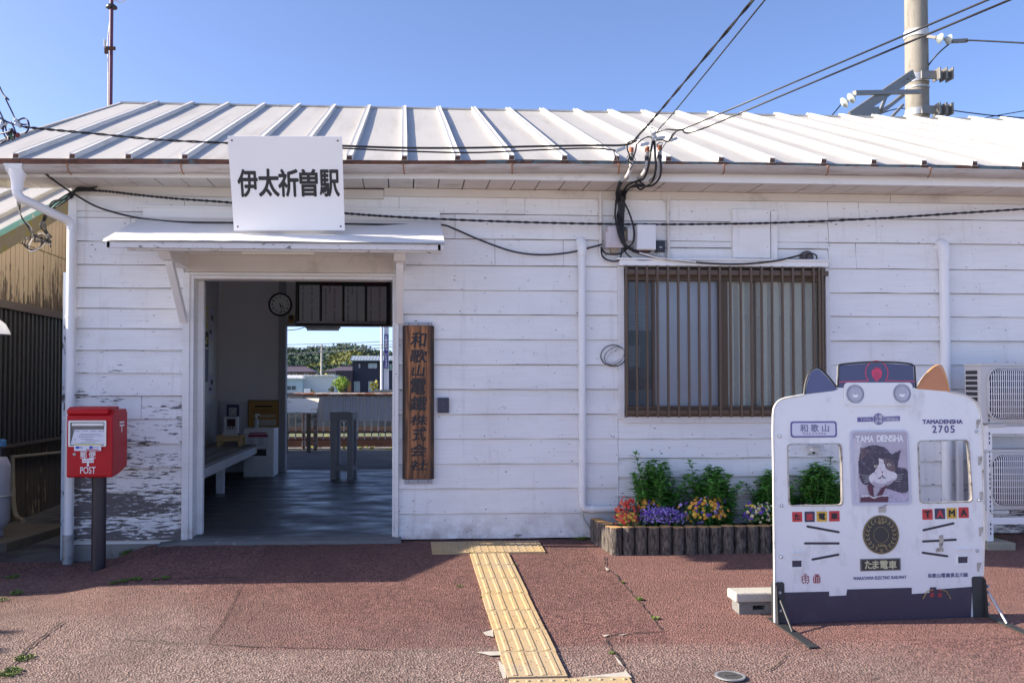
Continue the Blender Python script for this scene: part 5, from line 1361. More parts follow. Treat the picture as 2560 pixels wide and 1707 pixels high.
# round medallion and name plate
m_gold = M('gold_print', (.30, .23, .10), .4, .15, 20); m_blk = M('medal_black', (.020, .018, .022), .4, .1, 6)
a, b = B(664, 940); r = B(757, 940)[0]-a
md = MB(); addl(md, [circ(a, b, r, 56)], .0008, .0022); mdo = obj('medallion', md, m_blk, tb)
g = MB(); addl(g, [circ(a, b, r, 56), circ(a, b, r*.965, 56)], .003, .001); addl(g, [circ(a, b, r*.925, 56), circ(a, b, r*.912, 56)], .003, .0008)
for sgn_ in (1, -1):
    for k in range(9):
        t = R(-74+k*17); 
        for q, rad in ((1, .80), (-1, .68)):
            px_, py_ = a+sgn_*r*.74*math.cos(t), b+r*.74*math.sin(t); dirn = t+math.pi/2-q*.65
            ex, ey = px_+sgn_*r*.19*math.cos(dirn), py_+r*.19*math.sin(dirn); nx, ny = -(ey-py_)*.17, (ex-px_)*.17
            if t > R(62): continue
            addl(g, [[(px_, py_), ((px_+ex)/2+nx, (py_+ey)/2+ny), (ex, ey), ((px_+ex)/2-nx, (py_+ey)/2-ny)]], .003, .0008)
btx(g, 'TAMA', 646, 688, 990, 1002, .03, .003); btx(g, 'たま', 648, 681, 853, 868, .02, .003, .8); btx(g, '電車', 648, 681, 871, 886, .02, .003, .8)
addl(g, [circ(a, b-.002, r*.42, 40), circ(a, b-.002, r*.405, 40)], .003, .0008)
for k in range(4): addl(g, [circ(a+(k-1.5)*r*.055, b-r*.82+(.012 if k in (1, 2) else .006)*.6, r*.024, 10)], .003, .0008)
addl(g, [circ(a, b-r*.86, r*.045, 12)], .003, .0008)
obj('medallion_relief', g, m_gold, mdo)
npl = onb('name_plate', [rr_(557, 765, 1063, 1126, .002)], .0008, .0030, M('plate_bronze', (.16, .155, .15), .35, .1, 10))
g = MB(); addl(g, [rr_(563, 759, 1068, 1121, .001)], .0036, .0008); obj('plate_face', g, m_blk, npl)
g = MB()
for ch, x0, x1 in (('た', 580, 615), ('ま', 619, 650), ('電', 658, 698), ('車', 703, 742)): btx(g, ch, x0, x1, 1074, 1115, .026, .0046)
obj('plate_lettering', g, M('pale_gold_print', (.50, .47, .30), .4, .1, 20), npl)
# little dark red icons
m_mar = M('maroon_print', (.26, .018, .040), .45, .05, 6)
g = MB(); addl(g, [rr_(256, 294, 1152, 1188, .006)], .0008)
for x in (264, 284): addl(g, [BL_([(x, 1194), (x, 1188), (x+4, 1188), (x+4, 1194)])], .0008)
addl(g, [BL_([(275, 1152), (266, 1146), (275, 1139), (284, 1146)]), BL_([(275, 1149), (270, 1146), (275, 1142), (280, 1146)])], .0008)
ic_ = obj('train_icon', g, m_mar, tb); g = MB()
for i, ch in enumerate('おもちゃ電車'): btx(g, ch, 259+(i % 2)*17, 274+(i % 2)*17, 1154+(i//2)*11, 1164+(i//2)*11, .02, .0022)
obj('icon_lettering', g, m_white, ic_)
g = MB(); addl(g, [rr_(315, 352, 1154, 1190, .008)], .0008)
for dx in (-12, 0, 12): addl(g, [BL_([(333+dx*.3, 1154), (330+dx, 1144), (336+dx, 1143), (338+dx*.3, 1154)])], .0008)
ic_ = obj('strawberry_icon', g, m_mar, tb); g = MB()
for i in range(3):
    for j in range(3): x, y = B(322+i*11, 1162+j*10); addl(g, [circ(x, y, .003, 8, .0042)], .002, .0006)
obj('icon_seeds', g, m_white, ic_)
# framed cat picture
pf_ = onb('picture_frame', [quadrr([(502, 404), (803, 402), (822, 786), (514, 792)], .03), quadrr([(514, 414), (795, 412), (808, 772), (526, 778)], .022)[::-1]], .0008, .007, M('lilac_frame', (.50, .50, .60), .3, .06, 6), bevel=.002)
pic = onb('cat_picture', [quadrr([(514, 414), (795, 412), (808, 772), (526, 778)], .022)], .0008, .0012, M('picture_ground', (.42, .38, .46), .35, .22, 9), pf_)
def furry(lp, amp=.0032, step=.0035):
    out = []; n = len(lp)
    for i in range(n):
        a = Vector((*lp[i], 0)); b = Vector((*lp[(i+1) % n], 0)); k = max(1, int((b-a).length/step)); nn = Vector((b.y-a.y, a.x-b.x, 0)).normalized() if (b-a).length > 1e-6 else Vector((0, 0, 0))
        for j in range(k):
            p = a.lerp(b, j/k)+nn*random.uniform(-amp, amp); out.append((p.x, p.y))
    return out
def pics(nm, loops, off, m):
    if 'fur' in m.name or 'fluff' in m.name: loops = [furry(l) for l in loops]
    return onb(nm, loops, off, .0006, m, pic)
m_cd = M('cat_dark_fur', (.060, .050, .078), .6, .75, 55, dirt=(.16, .14, .19), dthr=(.54, .70), dscale=34); m_cw = M('cat_white_fur', (.66, .62, .66), .6, .18, 60, dirt=(.42, .38, .44), dthr=(.52, .72), dscale=42); m_cb = M('cat_brown_fur', (.15, .105, .12), .6, .6, 60, dirt=(.07, .05, .07), dthr=(.5, .66), dscale=40)
pics('light_fur', [smooth2([(518, 440), (560, 470), (550, 560), (545, 650), (552, 770), (530, 772), (520, 600), (518, 440)])], .0022, M('pale_fluff', (.58, .55, .60), .6, .18, 30))
pics('cushion', [BL_([(700, 700), (800, 690), (806, 768), (690, 772)])], .0022, M('floral_cloth', (.42, .38, .50), .6, .55, 70))
pics('dark_body', [smooth2([(640, 560), (730, 590), (790, 600), (803, 640), (804, 715), (770, 725), (700, 705), (660, 690), (600, 690), (640, 560)])], .0030, m_cd)
pics('dark_head', [smooth2([(553, 640), (548, 560), (570, 500), (620, 480), (680, 490), (715, 525), (742, 560), (748, 600), (720, 650), (640, 680), (575, 680), (553, 640)])], .0036, m_cd)
pics('cat_ear', [BL_([(700, 535), (766, 503), (748, 585)])], .0044, m_cd); pics('cat_ear', [BL_([(558, 560), (556, 490), (610, 505)])], .0044, m_cb)
pics('brown_patch', [smooth2([(672, 545), (712, 555), (738, 590), (730, 625), (700, 610), (678, 580), (672, 545)])], .0044, m_cb)
pics('white_muzzle', [smooth2([(652, 548), (672, 552), (682, 585), (700, 610), (742, 625), (738, 655), (700, 668), (690, 690), (655, 695), (630, 690), (602, 660), (606, 635), (632, 612), (648, 585), (652, 548)])], .0050, m_cw)
for (x, y) in ((636, 588), (703, 580)):
    pics('cat_eye', [circ(*B(x, y), .013, 16, .009)], .0058, M('cat_eye_iris', (.46, .44, .38), .3, .1, 20)); pics('pupil', [circ(*B(x, y), .004, 12, .0055)], .0066, m_ink)
pics('cat_nose', [BL_([(661, 614), (677, 613), (669, 624)])], .0058, M('pink_nose', (.35, .16, .17), .5, .1, 20))
pics('cat_mouth', [BL_([(668, 624), (671, 624), (671, 638), (690, 650), (688, 653), (670, 643), (650, 654), (648, 651), (668, 638)])], .0058, m_cd)
for sgn_, xw, yw in ((-1, 625, 642), (1, 716, 638)):
    for k in range(4): pics('whisker', [BL_([(xw, yw+k*6), (xw+sgn_*(62-k*4), yw-10+k*13), (xw+sgn_*(62-k*4), yw-9+k*13), (xw, yw+1.6+k*6)])], .0062, m_white)
pics('cheek_shade', [smooth2([(612, 662), (640, 672), (670, 676), (700, 668), (730, 652), (715, 676), (690, 690), (655, 696), (628, 690), (612, 662)])], .0056, M('cat_grey_fur', (.40, .36, .43), .6, .3, 60))
pics('open_book', [BL_([(556, 772), (560, 742), (605, 740), (628, 752), (655, 740), (702, 740), (698, 772)])], .0060, M('maroon_cover', (.09, .022, .05), .5, .1, 10))
pics('book_pages', [BL_([(558, 746), (562, 738), (606, 737), (628, 748), (656, 736), (704, 737), (703, 743), (655, 743), (628, 755), (604, 744)])], .0068, m_cw)
pics('book_cover', [BL_([(592, 690), (608, 678), (622, 700), (626, 748), (604, 735)]), BL_([(640, 742), (664, 700), (694, 682), (668, 738)])], .0068, M('maroon_cover', (.09, .022, .05)))
g = MB(); btx(g, 'TAMA', 533, 626, 433, 463, .03, .0030, .92); btx(g, 'DENSHA', 642, 778, 429, 460, .03, .0030, .92); obj('picture_lettering', g, m_white, pic)
# window rims
for wl_, c in ((w1_, [(179, 472), (463, 469), (470, 792), (188, 796)]), (w2_, [(852, 456), (1118, 449), (1139, 774), (864, 781)])):
    onb('window_rim', [quadrr(c, .03), wl_[::-1]], -.0145, .0195, M('worn_steel_rim', (.40, .37, .34), .4, .2, 15, dirt=(.10, .075, .06), dthr=(.5, .66), dscale=25, metal=.3), bevel=.0015)
# latches, ledges, bolts, hinges
for (x0, x1, y0, y1) in ((197, 262, 1062, 1120), (1052, 1118, 1042, 1100)):
    l_ = onb('coupler_frame', [rr_(x0, x1, y0, y1, .010), rr_(x0+8, x1-8, y0+12, y1-14, .003)[::-1]], .0006, .005, m_bw, bevel=.0015)
    onb('recess', [rr_(x0+7, x1-7, y0+11, y1-13, .003)], .0006, .001, m_navyb, l_); onb('lip', [rr_(x0+8, x1-8, y0+11, y0+18, .001)], .002, .004, m_navyb, l_)
for (x0, x1, y) in ((205, 270, 1035), (1053, 1120, 1016)): onb('ledge', [BL_([(x0, y+4), (x0, y-1), (x1, y-4), (x1, y+1)])], 0, .012, m_bw)
for x, y in ((141, 433), (152, 792), (1156, 409), (1170, 763), (150, 1055), (1160, 1023)):
    a, b = B(x, y); obj('bolt', MB().lathe(BO+Nn*.0005+U*a+Vv*b, [(.0105, 0), (.0105, .004), (.0075, .010), (.003, .011)], 12, Nn), m_galv, tb, smooth=40)
for x, y in ((1166, 370), (1176, 560), (1185, 742), (1180, 925), (1170, 1107)):
    g = MB(); a = [BO+U*q[0]+Vv*q[1] for q in BL_([(x-10, y-22), (x+10, y-24), (x+10, y-18), (x-2, y+22), (x-8, y+24)])]; g.prism([p+Nn*.0008 for p in a], Nn*.004)
    obj('hinge', g, M('worn_steel_rim', (.40, .37, .34)), tb)
g = MB(); addl(g, [BL_([(964, 945), (984, 941), (986, 975), (974, 1020), (966, 1020)])], .001, .004); addl(g, [BL_([(950, 1010), (984, 1008), (984, 1026), (950, 1029)])], .001, .006)
obj('latch', g, M('worn_steel_rim', (.4, .37, .34)), tb)
g = MB(); addl(g, [rr_(653, 688, 798, 826, .004)], .001, .006); g.tube([tuple(BO+Nn*.012+U*q[0]+Vv*q[1]) for q in BL_([(662, 804), (690, 785)])], .003, 6); obj('latch', g, M('worn_steel_rim', (.4, .37, .34)), tb)
g = MB()
for sx__ in (-1, 1):
    q = [BO+Nn*.006+U*B(x, y)[0]+Vv*B(x, y)[1] for x, y in ((950+sx__*20, 1222), (950+sx__*48, 1232), (950+sx__*72, 1270))]; g.tube(spl(q, 5), .0022, 6)
obj('cord', g, M('gold_cord', (.40, .30, .10), .5, .1, 20), tb)
g = MB()
for x in (926, 966): addl(g, [BL_([(x-10, 1262), (x-8, 1240), (x+8, 1238), (x+11, 1260)])], .0024, .003); addl(g, [circ(*B(x, 1226), .007, 12)], .0024, .003)
obj('red_tag', g, M('tag_red', (.30, .03, .04), .5, .1, 20), tb)
# black steel feet
m_ft = M('black_steel', (.030, .032, .034), .5, .25, 25, dirt=(.11, .10, .09), dthr=(.6, .8), dscale=18)
for side, x0, x1, yt, yb2, ex, ey, pxs_ in ((-1, 118, 170, 1185, 1402, 0, 0, None), (1, 1132, 1200, 1156, 1366, 0, 0, None)):
    a, b = B(x0, yt), B(x1, yb2)
    xm_ = a[0] if side < 0 else b[0]
    ft_ = onb('foot_bracket', [[(a[0], b[1]), (b[0], b[1]), (b[0], a[1]-.01), (b[0]-.01, a[1]), (a[0]+.01, a[1]), (a[0], a[1]-.01)]], .0008, .004, m_ft)
    g = MB(); base = BO+U*(xm_)+Vv*b[1]
    hgt = a[1]-b[1]-.005; o3 = base-Nn*.05
    g.prism([o3, o3+Vv*(hgt-.02), o3+Vv*hgt+Nn*.01, o3+Vv*hgt+Nn*.05, base+Nn*.02+Vv*(hgt-.02), base+Nn*.03], U*.005)
    obj('side_plate', g, m_ft, ft_)
    g = MB(); p0 = base-Nn*.10+U*.02; p1 = base+Nn*.40+U*.02
    p0.z = zg(p0.x, p0.y)+.008; p1.z = zg(p1.x, p1.y)+.008
    g.beam(p0, p1, .055, .007); obj('foot_bar', g, m_ft, ft_, bevel=.001)
    g = MB(); g.cyl(tuple(base+Vv*.155+Nn*.008+U*.022), tuple(p0.lerp(p1, .52)+Vector((0, 0, .004))), .0075, n=10); obj('strut', g, m_galv if side > 0 else m_ft, ft_, smooth=40)
    for q in (.055, .16, ):
        g = MB().lathe(base+Nn*.005+U*(.024)+Vv*(hgt-q), [(.011, 0), (.011, .006), (.007, .012), (.002, .012)], 6, Nn); obj('bolt', g, m_galv, ft_)
# concrete block behind the board
c0 = G(1848, 1535); 
cb = thing('concrete_block', 'hollow concrete block with a lighter slab on top behind the photo board', 'concrete block', (c0.x, c0.y, zg(c0.x, c0.y)))
zq = zg(c0.x, c0.y); zt1_ = P(1900, 1504, c0.y).z; zt2_ = P(1900, 1478, c0.y+.02).z
xk = c0.x; xe = xk+.40; yk = c0.y; 
f = fill([[(xk, zq-.02), (xe, zq-.02), (xe, zt1_), (xk, zt1_)], [(xk+.085, zq+.025), (xk+.165, zq+.025), (xk+.165, zt1_-.02), (xk+.085, zt1_-.02)], [(xk+.21, zq+.025), (xk+.29, zq+.025), (xk+.29, zt1_-.02), (xk+.21, zt1_-.02)]], .12)
obj('hollow_block', MB().mapped(f, (0, yk+.12, 0), (1, 0, 0), (0, 0, 1), (0, -1, 0)), M('grey_block', (.17, .17, .165), .95, .2, 18, bump=.4, bscale=90), cb, bevel=.003)
obj('slab', MB().box(xk-.025, xe, yk-.015, yk+.14, zt1_+.002, zt2_), M('pale_block', (.40, .39, .35), .95, .15, 14, bump=.4, bscale=90), cb, bevel=.008)

# ================================================================== LOG-EDGED FLOWER BED
m_bark = None
def bark():
    m, t, p = _new('log_bark'); 
    oc = nd(t, 'ShaderNodeNewGeometry').outputs['Position']
    g = noise_(t, 1.0, 5, .65, vec=oc, stretch=(75, 75, 16), dist=.4)
    c = mixc(t, ramp(t, g, .38, .62), (.028, .024, .022), (.17, .145, .125)); t.links.new(c, p.inputs['Base Color']); p.inputs['Roughness'].default_value = .9
    bump_(t, p, g, .9, .012); return m
m_bark = bark(); m_cut = M('cut_wood_top', (.50, .29, .11), .8, .15, 30, dirt=(.30, .17, .07), dthr=(.5, .7), dscale=20)
lf = G(1539, 1384); fy = lf.y; zl = zg(lf.x, fy); zt_l = P(1539, 1317.5, fy).z; pit = 31.4/F_PX*(fy-CAM.y)*1.02; rl = pit*.5
def make_log(label):
    t = thing('edging_log', label, 'log post', (0, 0, 0), group='log edging round the flower bed')
    b = MB(); nn = 22; hh = zt_l-zl; vs = []
    for j in range(8):
        z = -.06+(hh+.06)*j/7
        for k in range(nn):
            a_ = 2*math.pi*k/nn; r = rl*(.97+.05*noise.noise((math.cos(a_)*2.2, math.sin(a_)*2.2, z*5+len(label)))); vs.append((r*math.cos(a_), r*math.sin(a_), z))
    b.add(vs, [(j*nn+k, j*nn+(k+1) % nn, (j+1)*nn+(k+1) % nn, (j+1)*nn+k) for j in range(7) for k in range(nn)])
    obj('bark', b, m_bark, t, smooth=60)
    obj('cut_top', MB().lathe((0, 0, hh-.002), [(rl*.975, 0), (rl*.95, .004), (rl*.4, .006)], nn), m_cut, t, smooth=40)
    return t
lg0 = make_log('front corner log of the bed edging')
words = ['sunlit corner log at the front of the flower bed']
nf = 20; spots = [(lf.x+i*pit, fy, 'f', i) for i in range(nf)]
ny = 5
for j in range(1, ny+1): spots.append((lf.x-.012*j, fy+j*(-.10-fy)/ny, 's', j))
ordn = ['first', 'second', 'third', 'fourth', 'fifth', 'sixth', 'seventh', 'eighth', 'ninth', 'tenth', 'eleventh', 'twelfth', 'thirteenth', 'fourteenth', 'fifteenth', 'sixteenth', 'seventeenth', 'eighteenth', 'nineteenth', 'twentieth']
for i, (x, y, k, j) in enumerate(spots):
    o = lg0 if i == 0 else copy_tree(lg0)
    o.location = (x, y, zl+random.uniform(-.004, .004)); o.rotation_euler.z = random.uniform(0, 6.28)
    o['label'] = ('corner log where the front and side rows of the bed edging meet' if i == 0 else
                  (ordn[j-1]+' log right of the corner in the front edging row' if k == 'f' else ordn[j-1]+' log behind the corner in the sunlit side edging row'))
bx0, bx1 = lf.x+rl*.3, lf.x+(nf-.5)*pit
sl_ = MB().grid(lambda u, v: (bx0+u*(bx1-bx0), fy+.03+v*(-.04-fy-.03), zt_l-.05+.02*noise.noise((u*18, v*8, 3))), 60, 14)
struct('bed_soil', sl_, M('dark_soil', (.045, .034, .026), .95, .35, 30, bump=.6, bscale=50), smooth=0)
m_herb = M('herb_leaf', (.105, .315, .042), .6, .4, 9); m_herb2 = M('herb_leaf_dark', (.065, .205, .034), .5, .4, 9); m_stem = M('green_stem', (.12, .20, .07), .6, .2, 10)
ZB = zt_l-.045
def herb(px, py_top, wpx, Y, n_st, label, seed):
    random.seed(seed); c = P(px, 1300, Y); top = P(px, py_top, Y).z; hw = wpx/F_PX*(Y-CAM.y)/2
    t = thing('tall_herb', label, 'plant', (c.x, Y, ZB), group='tall green herbs in the flower bed')
    mb = MB(); mb2 = MB(); st = MB()
    for i in range(n_st):
        a_ = random.uniform(0, 6.28); q = random.random()**.6; bx_ = Vector((c.x+hw*.45*q*math.cos(a_), Y+.10*q*math.sin(a_), ZB))
        H = (top-ZB)*(1.0 if i == 0 else random.uniform(.60, .95)*(1-.25*q)); lean = Vector((math.cos(a_)*hw*.80*q, math.sin(a_)*.12*q, 0))
        pts = [bx_+lean*(s_**1.4)+Vector((0, 0, H*s_)) for s_ in (0, .25, .5, .75, 1)]; sp = spl(pts, 4)
        st.tube(sp, .004, 5, True, [.0045*(1-.6*k/len(sp)) for k in range(len(sp))])
        nn = max(6, int(H/.024)); 
        for k in range(1, nn+1):
            s_ = k/nn; f_ = s_*(len(sp)-1); i0 = min(int(f_), len(sp)-2); p = sp[i0].lerp(sp[i0+1], f_-i0); ang = k*1.57+random.uniform(-.4, .4)+i
            for m_ in range(2):
                aa = ang+m_*math.pi; L = random.uniform(.085, .140)*(1.05-.45*s_); up = .25+.75*s_
                d = Vector((math.cos(aa), math.sin(aa), random.uniform(-.25, .25)+up*.55)); leaf_mb(mb if random.random() < .6 else mb2, p, L, L*.50, d, Vector((0, 0, 1)), .28)
        for _ in range(6):
            leaf_mb(mb, sp[-1], random.uniform(.03, .05), .014, rdir(.8), Vector((0, 0, 1)), .1)
    H = top-ZB
    for _ in range(620):                                  # the leafy body of the bush, widest at a third of its height
        h_ = random.random()**1.15; a_ = random.uniform(0, 6.28); wq = hw*.92*(min(1, .62+1.3*h_) if h_ < .3 else 1-.80*(h_-.3)/.7); q = random.random()**.45
        p = Vector((c.x+wq*q*math.cos(a_), Y+.15*q*(wq/hw)*math.sin(a_), ZB+H*.93*h_)); L = random.uniform(.05, .095)*(1-.25*h_)
        leaf_mb(mb if (q > .6 and random.random() < .75) else mb2, p, L, L*.5, Vector((math.cos(a_), math.sin(a_)-.25, random.uniform(-.2, .6))), Vector((0, 0, 1)), .25)
    obj('foliage', mb, m_herb, t); obj('lower_foliage', mb2, m_herb2, t); obj('stem', st, m_stem, t, smooth=60)
HYb = (fy-.06)/2+.06
herb(1646, 1137, 128, HYb+.06, 40, 'tallest bushy green herb at the corner end of the flower bed', 11)
herb(1783, 1156, 118, HYb+.06, 38, 'bushy green herb behind the orange pansies mid bed', 12)
herb(1935, 1166, 110, HYb+.08, 34, 'bushy green herb partly hidden by the photo board edge', 13)
herb(2046, 1150, 130, HYb+.10, 40, 'bushy green herb seen through the photo board window', 14)
herb(2165, 1190, 100, HYb+.08, 26, 'bushy green herb behind the photo board centre', 15)
# flower clumps
def flower(mb, p, r, nrm, npet=5):
    nrm = nrm.normalized(); a_ = nrm.orthogonal().normalized(); b_ = nrm.cross(a_); n0 = len(mb.v); mb.v.append(tuple(p+nrm*r*.1)); ph = random.uniform(0, 6)
    k = npet*2
    for i in range(k):
        t = ph+2*math.pi*i/k; rr = r*(1.0 if i % 2 == 0 else .72); mb.v.append(tuple(p+(a_*math.cos(t)+b_*math.sin(t))*rr+nrm*r*(.18 if i % 2 else .0)))
    for i in range(k): mb.f.append((n0, n0+1+i, n0+1+(i+1) % k))
FM = {k: M('petal_'+k, c, .6, .22, 25) for k, c in dict(red=(.62, .035, .025), coral=(.68, .13, .06), yellow=(.66, .44, .05), orange=(.66, .29, .035), violet=(.12, .045, .34), lilac=(.38, .28, .60), cream=(.62, .55, .34)).items()}
def clump(name, label, px, pyc, wpx, hpx, Y, cols, nfl, rf, nleaf, seed, lm=m_herb2, Lf=.03):
    random.seed(seed); c = P(px, pyc, Y); rx = wpx/2/F_PX*(Y-CAM.y); rz = hpx/2/F_PX*(Y-CAM.y); ry = min(rx*.8, .12)
    t = thing(name, label, 'flowers', (c.x, Y, ZB), group='flower clumps in the bed'); fo = MB(); pets = {k: MB() for k in cols}
    for _ in range(nleaf):
        v = rdir(.3); q = random.random()**.4; p = Vector((c.x+v.x*rx*q, Y+v.y*ry*q, max(ZB-.01, c.z-rz*.2+v.z*rz*q*.9))); leaf_mb(fo, p, Lf*random.uniform(.6, 1.2), Lf*.42, rdir(.4), rdir(1), .2)
    for _ in range(nfl):
        v = rdir(.55); 
        if v.y > .45: v.y = -v.y
        jq = random.uniform(.62, 1.12)*(1+.25*noise.noise((v.x*2.5+seed, v.y*2.5, v.z*2.5)))
        p = Vector((c.x+v.x*rx*jq, Y+v.y*ry*jq, max(ZB+.006, c.z+v.z*rz*jq))); k = random.choices(list(cols), weights=list(cols.values()))[0]
        flower(pets[k], p, rf*random.uniform(.7, 1.15), v+Vector((0, -.8, .3)), 5)
    obj('foliage', fo, lm, t)
    for k, mb in pets.items():
        if mb.v: obj('blossom', mb, FM[k], t)
Yf = fy+.13
clump('flower_clump', 'red flower clump at the sunlit corner of the bed', 1572, 1276, 74, 62, Yf+.10, dict(red=4, coral=2), 85, .013, 420, 21, M('grey_leaf', (.07, .10, .045), .7, .4, 15), .022)
clump('flower_clump', 'coral and yellow petunia clump spilling at the front corner', 1567, 1299, 58, 34, Yf-.02, dict(coral=3, red=2, yellow=3), 120, .014, 160, 22)
clump('flower_clump', 'orange and mauve pansies behind the purple mound', 1622, 1265, 66, 36, Yf+.13, dict(orange=5, violet=1, yellow=2, lilac=1), 65, .015, 220, 23)
clump('flower_clump', 'purple alyssum mound beside the coral petunias', 1651, 1291, 126, 46, Yf, dict(violet=6, lilac=4), 780, .0068, 260, 24)
clump('flower_clump', 'orange and yellow pansies in the middle of the bed', 1762, 1278, 118, 66, Yf+.04, dict(orange=5, yellow=4, violet=2, lilac=1), 130, .016, 560, 25)
clump('flower_clump', 'purple and cream pansies beside the photo board edge', 1896, 1283, 96, 52, Yf+.04, dict(cream=4, violet=4, yellow=2), 90, .014, 480, 26)
clump('flower_clump', 'cream and purple pansies behind the photo board', 2010, 1285, 110, 50, Yf+.04, dict(cream=4, violet=3, yellow=2), 90, .014, 420, 27)
t = thing('grass_clump', 'wispy grey green grass clump between the two tall herbs', 'plant', (P(1745, 1280, HYb+.04).x, HYb+.04, ZB)); mb = MB(); random.seed(31)
for _ in range(420):
    b0 = Vector((P(1745, 1280, HYb).x+random.gauss(0, .09), HYb+random.uniform(-.04, .08), ZB)); d = Vector((random.uniform(-.6, .6), random.uniform(-.4, .3), 0)); H = random.uniform(.08, .26)
    sp = [b0, b0+d*.05+Vector((0, 0, H*.6)), b0+d*.16+Vector((0, 0, H)), b0+d*.28+Vector((0, 0, H*.92))]; w_ = .0016; n0 = len(mb.v)
    for p in sp: mb.v += [(p.x-w_, p.y, p.z), (p.x+w_, p.y, p.z)]
    for k in range(3): mb.f.append((n0+2*k, n0+2*k+1, n0+2*k+3, n0+2*k+2))
obj('blades', mb, M('grey_green_blade', (.13, .17, .12), .7, .3, 10), t)
random.seed(41)

# ================================================================== NEIGHBOURING BUILDING (left)
XN = -3.97; XV = -3.65; NY0 = -1.02
nb = thing('neighbour_building', 'weathered tan plank building with mossy verge board and dark slatted screen', 'building', (XN, 2, -.1))
pv_ = PX(0, 584, XV); pv2 = PX(167, 494, XV); NS = (pv2.z-pv_.z)/(pv2.y-pv_.y)
def nz(y): return pv_.z+(y-pv_.y)*NS
NRY = 4.6
def plank_mat():
    m, t, p = _new('weathered_tan_planks')
    pos = nd(t, 'ShaderNodeNewGeometry').outputs['Position']
    sx = nd(t, 'ShaderNodeSeparateXYZ'); t.links.new(pos, sx.inputs[0])
    n1 = noise_(t, 1.0, 6, .68, stretch=(10, 17, 3.2)); n2 = noise_(t, 1.0, 3, .5, stretch=(1, 1.1, .8))
    c = mixc(t, noise_(t, 1, 4, stretch=(3, 6, 1.5)), (.36, .275, .175), (.50, .41, .295))
    bare = ramp(t, math_(t, 'ADD', n1, math_(t, 'MULTIPLY', n2, .35)), .70, .76)
    zz = ramp(t, sx.outputs[2], 2.75, 2.0, -.16, .17)
    bare = ramp(t, math_(t, 'ADD', math_(t, 'ADD', n1, math_(t, 'MULTIPLY', n2, .35)), zz), .70, .75)
    c = mixc(t, bare, c, mixc(t, n1, (.05, .038, .028), (.16, .12, .085)))
    t.links.new(c, p.inputs['Base Color']); p.inputs['Roughness'].default_value = .8; bump_(t, p, n1, .3, .006); return m
m_plank = plank_mat()
wl = MB()
random.seed(5); y = NY0+.25
while y < 9.5:
    w_ = random.uniform(.095, .115); ztop = nz(min(y, 2*NRY-y) if y > NRY else y)-.06
    zj = P(0, 0).z*0+ (PX(75, 616, XN).z)
    wl.box(XN-.02, XN+random.uniform(-.002, .003), y+.006, y+w_-.006, -.2, min(zj, ztop)-.006); 
    if ztop > zj: wl.box(XN-.02, XN+.010, y+.006, y+w_-.006, zj, ztop)
    y += w_
obj('plank_wall', wl, m_plank, nb)
obj('wall_backing', MB().box(XN-.08, XN-.018, NY0+.25, 9.5, -.3, 2.1).prism([(XN-.08, NY0+.3, 2.0), (XN-.08, 6.9, 2.0), (XN-.08, NRY, nz(NRY)-.1), (XN-.08, 3.0, nz(3.0)-.1), (XN-.08, .3, 2.15)], (.062, 0, 0)), M('dark_gap', (.02, .015, .012), .9, .1, 5), nb)
fr2_ = MB().prism([(XN-5, NY0+.25, -.3), (XN-.02, NY0+.25, -.3), (XN-.02, NY0+.25, nz(NY0+.25)-.05), (XN-5, NY0+.25, nz(NY0+.25)-.05)], (0, .05, 0))
obj('front_wall', fr2_, m_plank, nb)
zk = 2*NRY-NY0
rf = MB()
rf.prism([(XV, NY0, nz(NY0)), (XV, NRY, nz(NRY)), (XV, zk, nz(NY0)), (XV, zk, nz(NY0)+.03), (XV, NRY, nz(NRY)+.03), (XV, NY0, nz(NY0)+.03)], (-6, 0, 0))
for i in range(1, 13):
    x = XV-.12-i*.42+.30
    rf.prism([(x, NY0, nz(NY0)+.028), (x, NRY, nz(NRY)+.028), (x, NRY, nz(NRY)+.075), (x, NY0, nz(NY0)+.075)], (.05, 0, 0))
obj('roof', rf, m_roof, nb)
vg = MB().prism([(XV-.002, NY0, nz(NY0)-.022), (XV-.002, NRY, nz(NRY)-.022), (XV-.002, NRY, nz(NRY)+.034), (XV-.002, NY0, nz(NY0)+.034)], (.012, 0, 0))
obj('verge_trim', vg, M('teal_verge_metal', (.06, .20, .185), .6, .2, 8, dirt=(.3, .3, .26), dthr=(.6, .7), dscale=6), nb)
vg = MB().prism([(XV-.03, NY0, nz(NY0)-.19), (XV-.03, NRY, nz(NRY)-.19), (XV-.03, NRY, nz(NRY)-.023), (XV-.03, NY0, nz(NY0)-.023)], (.026, 0, 0))
obj('verge_board', vg, M('mossy_verge_board', (.095, .082, .055), .9, .25, 7, dirt=(.10, .085, .012), dthr=(.50, .62), dscale=5, dstretch=(1, 1, 2)), nb)
vg = MB().prism([(XN-.01, NY0+.2, nz(NY0+.2)-.02), (XN-.01, NRY, nz(NRY)-.02), (XV-.03, NRY, nz(NRY)-.02), (XV-.03, NY0+.2, nz(NY0+.2)-.02)], (0, 0, .015))
obj('verge_soffit', vg, M('mossy_verge_board', (.095, .082, .055)), nb)
a, b = PX(52, 565, XN+.012), PX(92, 590, XN+.012)
vt = MB(); yy = a.y; zb_v, zt_v = PX(70, 600, XN).z, PX(70, 562, XN).z
vt.box(XN+.008, XN+.014, a.y, b.y, zb_v, zt_v)
obj('vent', vt, M('dark_vent', (.05, .03, .02), .8, .2, 10), nb); g = MB()
for i in range(8): y = a.y+(b.y-a.y)*(i+.5)/8; g.box(XN+.012, XN+.026, y-.012, y+.012, zb_v, zt_v)
obj('vent_bar', g, m_plank, nb)
